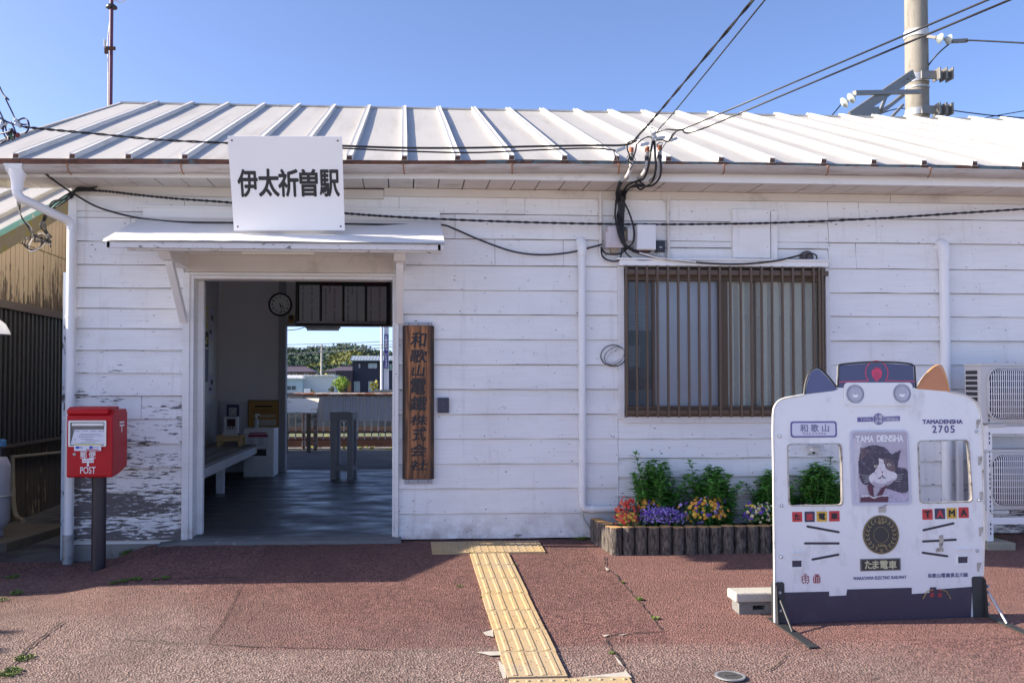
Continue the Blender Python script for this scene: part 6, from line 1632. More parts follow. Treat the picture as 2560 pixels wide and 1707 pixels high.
# slatted screen
XS = XN+.10
y0s, y1s = -.6, PX(150, 900, XS).y+.9; zs1, zs0 = PX(90, 785, XS).z, PX(90, 1100, XS).z
scr = MB().box(XS-.04, XS+.03, y0s, y1s, zs1-.005, zs1+.075).box(XS-.03, XS+.02, y0s, y1s, zs0-.03, zs0)
so_ = obj('slat_screen', scr, M('dark_brown_frame', (.085, .065, .055), .6, .2, 10), nb); g = MB(); y = y0s
while y < y1s: g.box(XS-.012, XS+.006, y, y+.042, zs0, zs1); y += .105
obj('slat', g, M('dark_slat', (.040, .036, .032), .5, .2, 10), so_)
obj('backing', MB().box(XS-.06, XS-.05, y0s, y1s, zs0, zs1), m_black, so_)
pp = [PX(149, 1131, XN+.06), PX(30, 1142, XN+.06), PX(29, 1150, XN+.06), PX(33, 1220, XN+.06), PX(28, 1226, XN+.06), PX(20, 1229, XN+.08)]
pz_ = pp[1]
g = MB().tube([tuple(PX(240, 1122, XN+.06)), tuple(pp[1])], .018, 10).tube([tuple(pp[1]+Vector((0, 0, .02))), tuple(PX(32, 1218, XN+.06))], .022, 10).tube(spl([PX(32, 1218, XN+.06), PX(32, 1245, XN+.07), PX(38, 1285, XN+.10), PX(50, 1298, XN+.22), PX(58, 1302, XN+.28)], 5), .026, 10)
obj('pipe', g, M('beige_pipe', (.36, .30, .21), .55, .15, 10), nb, smooth=60)
# cylinder, slab, lamp hood, loudspeaker
gc = thing('gas_cylinder', 'grey lavender gas cylinder with blue cap beside the tan plank wall', 'gas cylinder', (-3.62, .72, -.08))
cyc = PX(-14, 1200, -3.62); cx, cy = -3.62, .72
rC = .155; z0 = P(0, 1325, cy).z; z1 = P(0, 1135, cy).z
cxx = P(23, 1200, cy).x-rC
obj('tank', MB().lathe((cxx, cy, z0), [(.10, .0), (rC-.02, .04), (rC, .09), (rC, z1-z0-.10), (rC-.03, z1-z0-.03), (.06, z1-z0)], 32), M('lavender_grey_paint', (.40, .40, .46), .4, .08, 8), gc, smooth=60)
obj('foot_ring', MB().lathe((cxx, cy, z0-.05), [(.105, 0), (.105, .06), (.095, .06), (.095, 0)], 24), M('lavender_grey_paint', (.4, .4, .46)), gc, smooth=40)
obj('valve', MB().lathe((cxx+.08, cy, z1-.02), [(.03, 0), (.03, .06), (.015, .06), (.015, .10)], 16), m_dark, gc, smooth=40)
obj('cap', MB().lathe((cxx+.08, cy, z1+.07), [(.045, 0), (.045, .05), (.03, .06)], 16), M('blue_cap', (.06, .20, .38), .5, .1, 8), gc, smooth=40)
lv = MB(); 
for i, ch in enumerate('LPガス'):
    aa = R(-50); lv.mapped(text(ch, 0, 0, .05, .055, .01), (cxx+(rC+.001)*math.cos(aa), cy+(rC+.001)*math.sin(aa), z0+.44-i*.085), (-math.sin(aa), math.cos(aa), 0), (0, 0, 1), (math.cos(aa), math.sin(aa), 0))
obj('lettering', lv, m_white, gc)
obj('chain', MB().tube([(cxx+(rC+.008)*math.cos(R(t)), cy+(rC+.008)*math.sin(R(t)), z0+.30) for t in range(-150, 60, 10)], .007, 6), m_galv, gc)
sl2 = thing('concrete_slab', 'low concrete slab beneath the gas cylinder', 'slab', (-3.7, .8, -.14))
q = [PZ(-60, 1348, -.05), PZ(92, 1306, -.05), PZ(70, 1296, -.05), PZ(-60, 1310, -.05)]
obj('slab', MB().prism([(-5, .45, -.16), (cxx+.25, .45, -.16), (cxx+.42, 1.5, -.16), (-5, 1.5, -.16)], (0, 0, .085)), M('brown_slab', (.16, .13, .09), .9, .25, 8, bump=.3), sl2, bevel=.01)
lp = PX(0, 818, -3.4); 
lh = thing('hood_lamp', 'white enamel lamp hood jutting from the left building', 'lamp', tuple(lp)); ly = lp.y
px_e = P(24, 836, ly); 
obj('hood', MB().lathe((px_e.x-.13, ly, px_e.z), [(.13, 0), (.122, .03), (.09, .09), (.04, .13), (.02, .15)], 28), m_white, lh, smooth=50)
obj('arm', MB().tube(spl([(px_e.x-.13, ly, px_e.z+.15), (px_e.x-.16, ly, px_e.z+.20), (px_e.x-.4, ly, px_e.z+.18)], 5), .012, 8), m_dark, lh)
hn = P(8, 458, -.25)
hs2 = thing('horn_speaker', 'cream horn loudspeaker under the gutter corner', 'loudspeaker', tuple(hn))
hx_ = P(23, 459, -.25).x; r1 = (P(0, 445, -.25).z-P(0, 473, -.25).z)/2
obj('horn', MB().lathe((hx_, -.25, hn.z+.0), [(r1*.9, 0), (r1*.97, -.006), (r1*.7, -.05), (r1*.4, -.12), (r1*.28, -.20)], 24, (1, -.15, -.12)), M('cream_horn', (.62, .57, .42), .5, .06, 8), hs2, smooth=50)
obj('driver', MB().cyl((hx_-.2, -.22, hn.z+.02), (hx_-.30, -.2, hn.z+.035), .05), M('cream_horn', (.62, .57, .42)), hs2, smooth=40)

# ================================================================== AIR CONDITIONERS (right)
m_ac = M('ac_ivory', (.54, .53, .52), .42, .04, 4, dirt=(.52, .50, .48), dthr=(.62, .85), dscale=3)
YA = -.43
ra = thing('unit_rack', 'white slotted steel rack holding two outdoor air conditioners', 'rack', (P(2466, 1200, YA).x, YA, -.02))
xl_ = P(2461, 1200, YA).x; xr_2 = P(2478, 1200, YA).x; zbt = zg(xl_, YA)+.05
zrt = P(2470, 1072, YA).z; zr2 = P(2520, 1297, YA).z
for xx in (xl_, xl_+1.0):
    for yy in (YA-.035, YA+.34):
        obj('upright', MB().box(xx, xx+.045, yy, yy+.004, zbt, zrt+.03).box(xx, xx+.004, yy+.0041, yy+.04, zbt, zrt+.03), m_white, ra)
for zz in (zrt, zr2):
    g = MB().box(xl_+.03, xl_+1.04, YA-.041, YA-.037, zz-.035, zz+.02).box(xl_+.03, xl_+1.04, YA-.037, YA-.012, zz+.015, zz+.02)
    for xx in (xl_, xl_+1.0): g.box(xx+.005, xx+.04, YA, YA+.38, zz-.01, zz+.03)
    obj('crossbar', g, m_white, ra)
g = MB()
for i in range(34):
    z = zbt+.05+i*.036
    if abs(z-zrt) > .04 and abs(z-zr2) > .04 and i % 5 != 4: g.box(xl_+.018, xl_+.027, YA-.0362, YA-.0351, z, z+.022)
obj('slot', g, m_dark, ra)
bkx = P(2462, 1350, YA-.1)
cbk = thing('rack_footing_block', 'small weathered concrete block under the air conditioner rack leg', 'concrete block', (bkx.x, YA, 0))
z_ = zg(xl_, YA-.1)
obj('block', MB().box(xl_-.06, xl_+.17, YA-.12, YA+.2, z_-.02, zbt), M('weathered_block', (.30, .28, .22), .95, .2, 12, bump=.4), cbk, bevel=.006)
def ac_unit(x0, z0, label, mesh=True):
    Wd, Hh, Dp = .78, .475, .20; t = thing('air_conditioner_unit', label, 'air conditioner', (x0, YA, z0), group='outdoor air conditioners on the rack')
    y = YA-.03
    obj('case', MB().box(x0, x0+Wd, y, y+Dp, z0, z0+Hh), m_ac, t, bevel=.008)
    g = MB(); g.box(x0-.006, x0+Wd+.006, y-.008, y+Dp, z0+Hh-.014, z0+Hh+.006); obj('top_cover', g, m_ac, t, bevel=.004)
    g = MB()
    for i in range(9): g.box(x0-.0012, x0+.01, y+.03, y+Dp-.02, z0+.05+i*.043, z0+.080+i*.043)
    obj('side_vent', g, m_dark, t)
    cx, cz, rw, rh = x0+.345, z0+Hh*.5, .275, .205
    X0 = (x0, z0)
    fr = fill([rrect(cx-rw-.012, cx+rw+.012, cz-rh-.012, cz+rh+.012, .10, 8), rrect(cx-rw, cx+rw, cz-rh, cz+rh, .09, 8)], .012)
    gr_ = obj('fan_grille', MB().mapped(fr, (0, y-.001, 0), (1, 0, 0), (0, 0, 1), (0, -1, 0)), m_ac, t)
    obj('fan_opening', MB().mapped(fill([rrect(cx-rw, cx+rw, cz-rh, cz+rh, .09, 8)], .001), (0, y-.0008, 0), (1, 0, 0), (0, 0, 1), (0, -1, 0)), M('fan_dark', (.030, .026, .05), .6, .2, 10), gr_)
    g = MB(); nn = 34
    for i in range(nn+1):
        xx = cx-rw+2*rw*i/nn; e = max(0, abs(xx-cx)-(rw-.09)); hh = rh-(.09-math.sqrt(max(0, .09**2-e*e)))
        bul = .024*(1-((xx-cx)/rw)**4)
        g.tube([(xx, y-.004, cz-hh), (xx, y-.010-bul, cz-hh+.02), (xx, y-.012-bul, cz+hh-.02), (xx, y-.004, cz+hh)], .0036, 6)
    for k in range(-3, 4):
        zz = cz+k*rh/4; e = max(0, abs(zz-cz)-(rh-.09)); ww = rw-(.09-math.sqrt(max(0, .09**2-e*e)))
        g.tube([(cx-ww, y-.004, zz)]+[(cx-ww*.9+2*ww*.9*j/8, y-.008-.024*(1-((2*j/8-1)*.9)**4), zz) for j in range(9)]+[(cx+ww, y-.004, zz)], .0028, 6)
    obj('wire_guard', g, M('guard_white', (.72, .72, .74), .4, .03, 6), gr_, smooth=60)
    g = MB()
    for k in range(3):
        a = R(90+k*120+20)
        g.add([(cx+.04*math.cos(a-.4), y+.02, cz+.04*math.sin(a-.4)), (cx+.20*math.cos(a-.35), y+.04, cz+.20*math.sin(a-.35)), (cx+.21*math.cos(a+.45), y+.01, cz+.21*math.sin(a+.45)), (cx+.04*math.cos(a+.5), y+.01, cz+.04*math.sin(a+.5))], [(0, 1, 2, 3)])
    for fx in (x0+.12, x0+Wd-.16):
        f = MB().box(fx-.06, fx+.08, y-.02, y+Dp+.02, z0-.028, z0-.002); obj('mounting_foot', f, m_ac, t, bevel=.003)
    return t
xa_ = P(2450, 985, YA-.03).x; za0 = P(2480, 1058, YA).z
ac_unit(xa_, za0, 'upper white outdoor air conditioner on the steel rack')
xb_ = P(2478, 1200, YA-.03).x-.065; ac_unit(xb_, P(2530, 1273, YA).z, 'lower white outdoor air conditioner inside the steel rack')
gs = MB().grid(lambda u, v: (P(2468, 1330, -.3).x+u*3.5, -.62+v*.58, .012-.045+.02*noise.noise((u*30, v*8, 1))-.03*(1-v)), 60, 14)
struct('gravel_strip', gs, M('dark_gravel', (.085, .075, .068), .95, .5, 60, dirt=(.2, .18, .15), dthr=(.55, .6), dscale=60, bump=.8, bscale=60), smooth=0)

# ================================================================== POLES AND WIRES
PYc = 7.9
x0p, x1p = P(2267, 270, PYc).x, P(2319, 270, PYc).x; pcx = (x0p+x1p)/2; rp = (x1p-x0p)/2
cp = thing('concrete_pole', 'thick concrete utility pole with steel bracket arms behind the roof', 'utility pole', (pcx, PYc, 0))
obj('shaft', MB().tube([(pcx, PYc, -.2), (pcx, PYc, 12)], rp, 32, True, [rp*1.12, rp*.92]), M('pale_pole_concrete', (.225, .21, .18), .85, .15, 5, dirt=(.13, .12, .10), dthr=(.5, .7), dscale=3, dstretch=(3, 3, .6), bump=.25, bscale=50), cp, smooth=60)
def pzz(py, Y=PYc): return P(2290, py, Y).z
for py, hh in ((88, .12), (200, .14), (222, .03), (284, .12)):
    obj('band', MB().lathe((pcx, PYc, pzz(py)-hh/2), [(rp+.006, 0), (rp+.012, .002), (rp+.012, hh), (rp+.006, hh)], 32), m_galv if py != 88 else M('grey_band', (.46, .47, .48), .5, .08, 8), cp, smooth=40)
m_st = M('galv_steel_arm', (.21, .205, .19), .45, .18, 12, dirt=(.20, .17, .14), dthr=(.55, .7), dscale=6, metal=.35)
def bm(nm, pa, pb_, Ya, Yb, w, h): 
    a, b = P(*pa, Ya), P(*pb_, Yb); return obj(nm, MB().beam(a, b, w, h), m_st, cp)
bm('diagonal_arm', (2283, 186), (2126, 292), PYc-.35, PYc-.9, .05, .16)
bm('horizontal_arm', (2300, 230), (2136, 233), PYc-.25, PYc-1.0, .07, .07)
bm('brace', (2222, 222), (2196, 290), PYc-.5, PYc-.6, .03, .06); bm('brace', (2258, 238), (2205, 280), PYc-.3, PYc-.6, .05, .06); bm('brace', (2258, 262), (2230, 292), PYc-.3, PYc-.35, .04, .04)
bm('plate', (2145, 283), (2198, 281), PYc-.8, PYc-.6, .03, .18)
for py in (198, 284):
    c0 = P(2338, py, PYc-.1); g = MB()
    for dx in (-.10, .02, .13): g.box(c0.x+dx-.012, c0.x+dx+.012, PYc-.42, PYc-.20, c0.z-.10, c0.z+.10)
    g.box(pcx-.1, c0.x+.16, PYc-.32, PYc-.28, c0.z-.07, c0.z+.07); obj('clamp', g, m_st, cp, bevel=.004)
g = MB()
for i in range(7):
    q = P(2283-i*11, 190+i*7.6, PYc-.42-.02*i); g.lathe(q, [(.02, 0), (.016, .02)], 6, (0, -1, 0))
obj('arm_bolt', g, m_st, cp)
m_ins = M('porcelain', (.40, .44, .42), .25, .05, 6)
def insul(pxa, pxb, Y, label_dummy=None, n=2):
    a, b = P(*pxa, Y), P(*pxb, Y); d = (b-a)
    g = MB()
    for i in range(n):
        c = a+d*((i+.5)/n); L = d.length/n; g.lathe(c-d.normalized()*L*.4, [(.03, 0), (.045, L*.15), (.088, L*.42), (.092, L*.5), (.05, L*.62), (.03, L*.8)], 20, d)
    return g
obj('insulator', insul((2138, 240), (2103, 262), PYc-1.05), m_ins, cp, smooth=50)
obj('insulator', insul((2338, 95), (2382, 101), PYc-.3), m_ins, cp, smooth=50)
g = MB().beam(P(2318, 92, PYc-.2), P(2340, 95, PYc-.3), .04, .05).beam(P(2380, 104, PYc-.3), P(2418, 102, PYc-.3), .05, .06); obj('insulator_clamp', g, m_st, cp)
wire('overhead_wire', 'black feeder wire leaving the porcelain insulator at the pole', [P(2410, 101, PYc-.3), P(2480, 104, PYc-.6), P(2700, 116, PYc-1.5)], .014, group='overhead wires at the pole')
wire('overhead_wire', 'short jumper wire curving down beside the concrete pole', [P(2376, 108, PYc-.3), P(2350, 130, PYc-.28), P(2330, 152, PYc-.2), P(2316, 172, PYc-.05)], .014, group='overhead wires at the pole')
wire('overhead_wire', 'thin stay wire below the left insulator', [P(2102, 262, PYc-1.05), P(2085, 283, PYc-1.1), P(2050, 320, PYc-1.1)], .010, group='overhead wires at the pole')
wire('overhead_wire', 'twisted wire low behind the ribbed roof at right', [P(2200, 285, PYc+.3), P(2250, 272, PYc+.3), P(2345, 273, PYc+.3), P(2420, 282, PYc+.2), P(2490, 290, PYc), P(2600, 298, PYc)], .010, group='overhead wires at the pole')
wire('overhead_wire', 'thin wire rising at the right end of the roof ridge', [P(2440, 300, PYc), P(2500, 288, PYc), P(2620, 268, PYc)], .008, group='overhead wires at the pole')
# left mast
MY = 4.2
mx = P(277, 150, MY).x
mt = thing('antenna_mast', 'thin maroon antenna mast standing behind the roof ridge', 'mast', (mx, MY, 0))
obj('mast_pipe', MB().tube([tuple(P(276, 285, MY)-Vector((0, 0, 1.2))), tuple(P(277.5, 150, MY)), tuple(P(279.5, -60, MY))], .024, 12), M('maroon_mast', (.085, .020, .055), .5, .15, 8), mt, smooth=60)
g = MB().tube(spl([P(270, 275, MY), P(270, 150, MY), P(268, 118, MY), P(276, 45, MY), P(283, 3, MY), P(300, 7, MY), P(313, 2, MY), P(315, -6, MY)], 6), .007, 6)
obj('cable', g, M('pale_cable', (.55, .55, .58), .5, .1, 8), mt, smooth=60)
a, b = P(262, 100, MY-.06), P(266, 120, MY-.06)
obj('booster_box', MB().box(a.x, P(268, 100, MY).x, MY-.1, MY-.03, b.z, a.z), M('aged_box', (.52, .50, .46), .5, .1, 8), mt, bevel=.01)
g = MB(); c = P(272, 121, MY-.04); g.box(c.x-.03, c.x+.08, MY-.05, MY-.02, c.z-.02, c.z+.02).box(c.x-.05, c.x-.01, MY-.06, MY-.02, c.z-.07, c.z+.01); obj('clamp', g, m_rustend, mt)
g = MB(); c = P(279, 17, MY); g.lathe(c-Vector((0, 0, .03)), [(.03, 0), (.07, .01), (.07, .03), (.03, .06)], 14); obj('collar', g, m_dark, mt)

# cables along the front
def twist(pts, r, amp, turns, m=None):
    sp = spl(pts, 14); mb = MB(); L = len(sp)
    for ph in (0, math.pi):
        q = []
        for i, p in enumerate(sp):
            d = (sp[min(i+1, L-1)]-sp[max(i-1, 0)]).normalized(); a = d.cross(Vector((0, 0, 1))).normalized(); b = a.cross(d); t = turns*2*math.pi*i/L+ph
            q.append(p+a*math.cos(t)*amp+b*math.sin(t)*amp)
        mb.tube(q, r, 6)
    return mb
def cab(label, mb, group, name='cable'): return tag(obj(name, mb, m_black, smooth=60), label, 'cable', group)
YE = -.64; GRP = 'black cables along the station front'
cab('twin twisted cable crossing in front of the roof edge', twist([P(60, 318, YE), P(130, 325, YE), P(240, 335, YE), P(400, 350, YE), P(568, 358, YE+.1), P(720, 364, YE+.2)], .0052, .0055, 9), GRP)
cab('upper cable over the eave between signboard and cable cluster', MB().tube(spl([P(720, 360, YE+.12), P(855, 365, YE), P(1010, 370, YE), P(1180, 370, YE), P(1350, 366, YE), P(1480, 364, YE), P(1560, 363, YE), P(1592, 352, YE)], 8), .0082, 6), GRP)
cab('lower thin cable over the eave between signboard and cable cluster', MB().tube(spl([P(720, 366, YE+.12), P(855, 371, YE), P(1010, 378, YE), P(1180, 382, YE), P(1350, 375, YE), P(1480, 371, YE), P(1545, 377, YE)], 8), .006, 6), GRP)
YU = -.10
cab('thick twisted cable sagging under the eave across the whole front', twist([P(188, 476, -.08), P(260, 478, -.10), P(340, 487, -.12), P(440, 497, YU), P(578, 507, YU), P(720, 522, YU), P(870, 534, YU), P(1000, 543, YU), P(1200, 552, YU), P(1400, 558, YU), P(1600, 561, YU), P(1800, 560, YU), P(1980, 556, YU), P(2200, 546, YU), P(2400, 533, YU), P(2600, 520, YU), P(2900, 497, YU), P(3150, 474, -.05)], .0060, .0060, 75), GRP)
cab('single black cable drooping from the eave corner behind the signboard', MB().tube(spl([P(110, 432, -.45), P(150, 462, -.30), P(188, 487, -.09), P(240, 516, -.09), P(300, 535, -.09), P(360, 547, -.12), P(450, 555, -.22), P(580, 557, -.30), P(720, 558, -.30), P(870, 560, -.30), P(1000, 562, -.2), P(1100, 562, -.10), P(1140, 574, -.06), P(1200, 600, -.06), P(1280, 628, -.06), P(1350, 637, -.06), P(1420, 632, -.06), P(1480, 618, -.06), P(1505, 611, -.05)], 8), .0075, 6), GRP)
# hanging cable loops at the left corner
lc = thing('hanging_cable_bundle', 'tangled black cable bundle with coil hanging at the left corner', 'cable bundle')
for k in range(5):
    j = lambda s=.02: Vector((random.gauss(0, s), random.gauss(0, s), random.gauss(0, s)))
    pts = [P(240, 474, -.08)+j(.01), P(195, 476, -.08)+j(.01), P(165, 492, -.05)+j(), P(138, 515, .05)+j(), P(120, 530, .1)+j(.01), P(112, 550, .2)+j(.015), P(110, 570, .2)+j(.015), P(120, 590, .2)+j(.01), P(123, 602, .2)+j(.02), P(112, 608, .2)+j(.03)]
    obj('strand', MB().tube(spl(pts, 6), .006, 6), m_black, lc, smooth=60)
for k in range(3):
    j = lambda s=.015: Vector((random.gauss(0, s), random.gauss(0, s), random.gauss(0, s)))
    pts = [P(45, 475, .0)+j(.005), P(47, 505, .1)+j(.01), P(54, 540, .2)+j(.01), P(68, 570, .2)+j(.01), P(85, 592, .2)+j(.01), P(100, 603, .2)+j(.02), P(124, 607, .2)+j(.01)]
    obj('strand', MB().tube(spl(pts, 6), .006 if k else .005, 6), m_black if k else M('grey_strand', (.45, .45, .46), .5, .1, 10), lc, smooth=60)
cc_ = P(82, 607, .2)
for k in range(4):
    obj('coil', MB().tube([cc_+Vector((.075*math.cos(t*.3)+.012*k, .02*math.sin(t*.5+k), (.055+.006*k)*math.sin(t*.3+.2*k))) for t in range(22)], .0045, 6), m_black if k < 3 else M('grey_strand', (.45, .45, .46)), lc, smooth=60)
# anchor cluster at far left
an_ = thing('cable_anchor', 'knot of cable clamps and tails at the left roof edge', 'cable anchor'); YL = -.75
for a, b in (((0, 322), (9, 310)), ((40, 308), (52, 316)), ((3, 305), (16, 312)), ((38, 300), (46, 308))):
    obj('clamp', MB().beam(P(*a, YL), P(*b, YL), .035, .028), m_galv, an_, bevel=.004)
obj('tag', MB().box(P(25, 325, YL).x, P(32, 325, YL).x, YL-.02, YL+.0, P(28, 348, YL).z, P(28, 324, YL).z), M('green_tag', (.035, .10, .05), .6, .1, 10), an_)
obj('tag', MB().ball(P(44, 338, YL), .018), M('maroon_tag', (.16, .02, .03), .6, .1, 10), an_, smooth=60)
m_pc = M('purple_black_cable', (.022, .012, .035), .5, .1, 10)
for pts in ([(-5, 208), (8, 236), (22, 250), (14, 246), (30, 280), (42, 305), (60, 312), (72, 310), (70, 325), (64, 333)], [(-5, 270), (10, 305), (8, 330), (20, 352), (18, 342), (30, 322), (36, 345), (30, 350)], [(-5, 362), (20, 350), (40, 340)], [(-8, 290), (20, 306), (60, 318)], [(12, 300), (16, 330), (22, 352)], [(44, 302), (60, 296), (71, 305), (72, 320), (66, 332)], [(-5, 336), (24, 330), (40, 330)], [(26, 304), (36, 322), (40, 342)]):
    obj('tail', MB().tube(spl([P(x, y, YL+random.uniform(-.05, .05)) for x, y in pts], 6), .006, 6), m_pc, an_, smooth=60)
# service wires up to the right and top
SP = 'service wires running up from the eave cluster'; YC = -.62
far = lambda px, py, Y=-4.5: P(px, py, Y)
def sw(label, a, mids, b, r, tw=False):
    pts = [P(*a, YC)]+mids+[b]
    if tw: cab(label, twist(pts, r*.8, r*.8, 10), SP, 'service_wire')
    else: cab(label, MB().tube(spl(pts, 10), r, 6), SP, 'service_wire')
sw('thick twisted service wire running steeply up from the cluster', (1585, 352), [P(1606, 328, -.8), P(1640, 290, -1.0)], far(1890, -8, -3.0), .0066, True)
sw('thin service wire running steeply up right of the twisted one', (1640, 335), [P(1652, 318, -.8), P(1690, 275, -1.0)], far(1916, -4, -3.0), .0045)
sw('upper long service wire rising to the right past the pole', (1644, 332), [P(1665, 324, -.7), P(1700, 325, -.75), P(1740, 310, -.8), P(1960, 217, -1.4)], far(2480, -4, -3.2), .0060)
sw('lower long service wire rising to the right past the pole', (1672, 352), [P(1686, 332, -.7), P(1704, 325, -.75), P(1740, 328, -.8), P(1960, 237, -1.4)], far(2530, -2, -3.2), .0060)
# cluster: conduits with caps, clamps and drop cables
for i, (px, pt, pb__, pk) in enumerate(((1578, 374, 415, 445), (1618, 372, 412, 440), (1649, 368, 408, 446))):
    st_ = thing('service_entrance', ['left', 'middle', 'right'][i]+'most bent service entrance pipe with rust stained tip at the eave', 'conduit', tuple(P(px, 420, -.5)))
    pts = spl([P(px, pt+4, -.60), P(px, pb__, -.60), P(px-3, pb__+12, -.58), P(px-10, pk-4, -.55), P(px-22, pk+6, -.45)], 6)
    obj('pipe', MB().tube(pts, .017, 10), M('grey_service_pipe', (.40, .39, .38), .5, .2, 14, dirt=(.28, .13, .07), dthr=(.55, .65), dscale=14), st_, smooth=60)
    obj('cap', MB().tube([P(px, pt-4, -.60), P(px, pt+8, -.60)], .019, 10), M('rusty_cap', (.36, .12, .06), .7, .2, 20), st_, smooth=60)
    obj('tape', MB().tube([P(px, pt+20, -.60), P(px, pt+30, -.60)], .020, 10), m_dark, st_, smooth=60)
cl_b = thing('cable_cluster', 'dense cluster of black cables and clamps descending from the eave to the boxes', 'cable bundle')
for a, b in (((1540, 378), (1563, 369)), ((1600, 364), (1622, 359)), ((1630, 350), (1640, 340)), ((1640, 348), (1662, 343)), ((1676, 352), (1693, 346)), ((1588, 350), (1596, 343)), ((1628, 338), (1640, 332))):
    obj('clamp', MB().beam(P(*a, YC-.03), P(*b, YC-.03), .025, .022), m_galv, cl_b, bevel=.004)
def drop(pts, r=.0075, m=None):
    obj('strand', MB().tube(spl([P(x, y, Y) for x, y, Y in pts], 7), r, 6), m or m_black, cl_b, smooth=60)
for k in range(7):
    o1, o2, o3 = random.uniform(-6, 6), random.uniform(-5, 5), random.uniform(-4, 4)
    drop([(1562+o1+6, 446, -.48), (1552+o1, 458, -.40), (1545+o2, 478, -.22), (1546+o2, 500, -.10), (1550+o3, 520, -.09), (1547+o2, 540, -.09), (1552+o3, 575, -.13), (1558+o3, 600, -.14), (1570+o1, 618, -.14), (1590+o2, 628, -.12)], random.choice((.006, .0075, .009)))
drop([(1632, 352, -.62), (1626, 385, -.66), (1620, 420, -.62), (1610, 445, -.55), (1598, 452, -.48), (1575, 460, -.40), (1562, 474, -.2), (1556, 500, -.1), (1556, 560, -.09), (1560, 600, -.12)], .009)
drop([(1636, 352, -.62), (1638, 390, -.66), (1640, 420, -.64), (1632, 450, -.58), (1615, 466, -.5), (1590, 462, -.42), (1567, 478, -.2), (1560, 510, -.1), (1557, 580, -.1)], .009)
drop([(1649, 392, -.62), (1653, 420, -.62), (1648, 446, -.58), (1630, 464, -.52), (1600, 466, -.46), (1574, 470, -.3), (1562, 490, -.12), (1560, 530, -.1)], .008)
drop([(1590, 452, -.5), (1592, 465, -.48), (1601, 474, -.46), (1612, 466, -.48), (1600, 455, -.5)], .008)
drop([(1560, 505, -.1), (1572, 530, -.11), (1582, 560, -.14), (1586, 590, -.15), (1578, 612, -.13), (1560, 622, -.10)], .0075)
drop([(1540, 500, -.1), (1538, 535, -.1), (1541, 560, -.12), (1548, 590, -.14), (1560, 612, -.14), (1585, 628, -.12), (1630, 640, -.12), (1700, 652, -.12), (1780, 659, -.13), (1860, 660, -.13), (1940, 652, -.12), (2005, 637, -.10)], .0075)
drop([(1580, 628, -.12), (1640, 646, -.11), (1700, 650, -.11), (1790, 650, -.10), (1900, 650, -.10), (1985, 648, -.09), (2010, 645, -.09)], .006)
drop([(1598, 632, -.12), (1650, 645, -.13), (1740, 655, -.13)], .007, m_pvc)
drop([(1503, 618, -.06), (1512, 632, -.08), (1530, 636, -.10), (1550, 634, -.10), (1568, 622, -.10)], .0075)
drop([(1502, 618, -.05), (1506, 640, -.06), (1522, 651, -.08), (1545, 652, -.10), (1553, 636, -.10), (1556, 600, -.1)], .007)
drop([(1500, 620, -.04), (1502, 640, -.05), (1512, 652, -.05), (1535, 656, -.05)], .007, m_pvc)
drop([(1556, 620, -.1), (1575, 642, -.1), (1600, 650, -.1), (1640, 648, -.1)], .006)
for pts in ([(1590, 350), (1572, 356), (1568, 372), (1574, 390), (1570, 402), (1580, 412), (1574, 425)], [(1592, 360), (1588, 380), (1582, 395), (1586, 388)], [(1634, 340), (1624, 325), (1632, 320), (1642, 332)], [(1640, 362), (1655, 356), (1652, 368), (1642, 366), (1648, 356)], [(1668, 352), (1655, 372), (1646, 385)], [(1532, 374), (1540, 392), (1546, 402), (1562, 404), (1572, 398)],
            [(1590, 363), (1604, 350), (1618, 343), (1630, 344)], [(1640, 352), (1655, 350), (1672, 354), (1690, 330)], [(1566, 395), (1576, 385), (1588, 398), (1580, 415), (1570, 418)]):
    obj('strand', MB().tube(spl([P(x, y, YC+random.uniform(-.04, .02)) for x, y in pts], 7), random.choice((.003, .0045, .006)), 6), m_black, cl_b, smooth=60)
g = MB()
for py in (482, 496, 572): c = P(1556, py, -.10); g.box(c.x-.02, c.x+.025, -.125, -.02, c.z-.015, c.z+.015)
obj('cable_tie', g, m_dark, cl_b)

# ================================================================== WAITING ROOM
FZ = .03
def F(px, py): return PZ(px, py, FZ)
bn = thing('bench', 'long pale wooden bench along the waiting room wall', 'bench', (-2.2, 2.4, FZ))
xb0 = XL+.04; xf = -1.94; y0b, y1b = .42, BW-.06; zbn = PX(501, 1168, xf).z
g = MB()
for i in range(4): w_ = (xf-xb0)/4; g.box(xb0+i*w_, xb0+(i+1)*w_-.006, y0b, y1b, zbn-.025, zbn)
obj('seat', g, M('worn_bench_wood', (.20, .185, .165), .45, .2, 5, stretch=(1, .2, 1)), bn, bevel=.003)
obj('apron', MB().box(xf-.03, xf+.004, y0b, y1b, zbn-.12, zbn-.026), M('grey_white_bench', (.74, .74, .77), .55, .08, 5), bn, bevel=.003)
lgp = F(523, 1233)
for yy in (y0b+.15, lgp.y, y1b-.35):
    obj('leg', MB().box(xf-.16, xf-.075, yy-.04, yy+.04, FZ, zbn-.026), M('grey_white_bench', (.5, .5, .53)), bn, bevel=.003)
cb0 = F(609, 1192); Yc = cb0.y; xc0, xc1 = P(609, 1130, Yc).x, P(684, 1130, Yc).x; zc1 = P(640, 1071, Yc).z; dcp = .45
cbn = thing('ticket_cabinet', 'white painted cabinet with a slot and notice beside the inner doorway', 'cabinet', (xc0, Yc, FZ))
obj('body', MB().box(xc0, xc1, Yc, Yc+dcp, FZ, zc1), M('cabinet_paint', (.80, .80, .82), .5, .05, 5, dirt=(.5, .5, .5), dthr=(.6, .8), dscale=4), cbn, bevel=.004)
a, b = P(626, 1122, Yc), P(666, 1139, Yc); obj('slot', MB().box(a.x, b.x, Yc-.003, Yc+.01, b.z, a.z), m_dark, cbn)
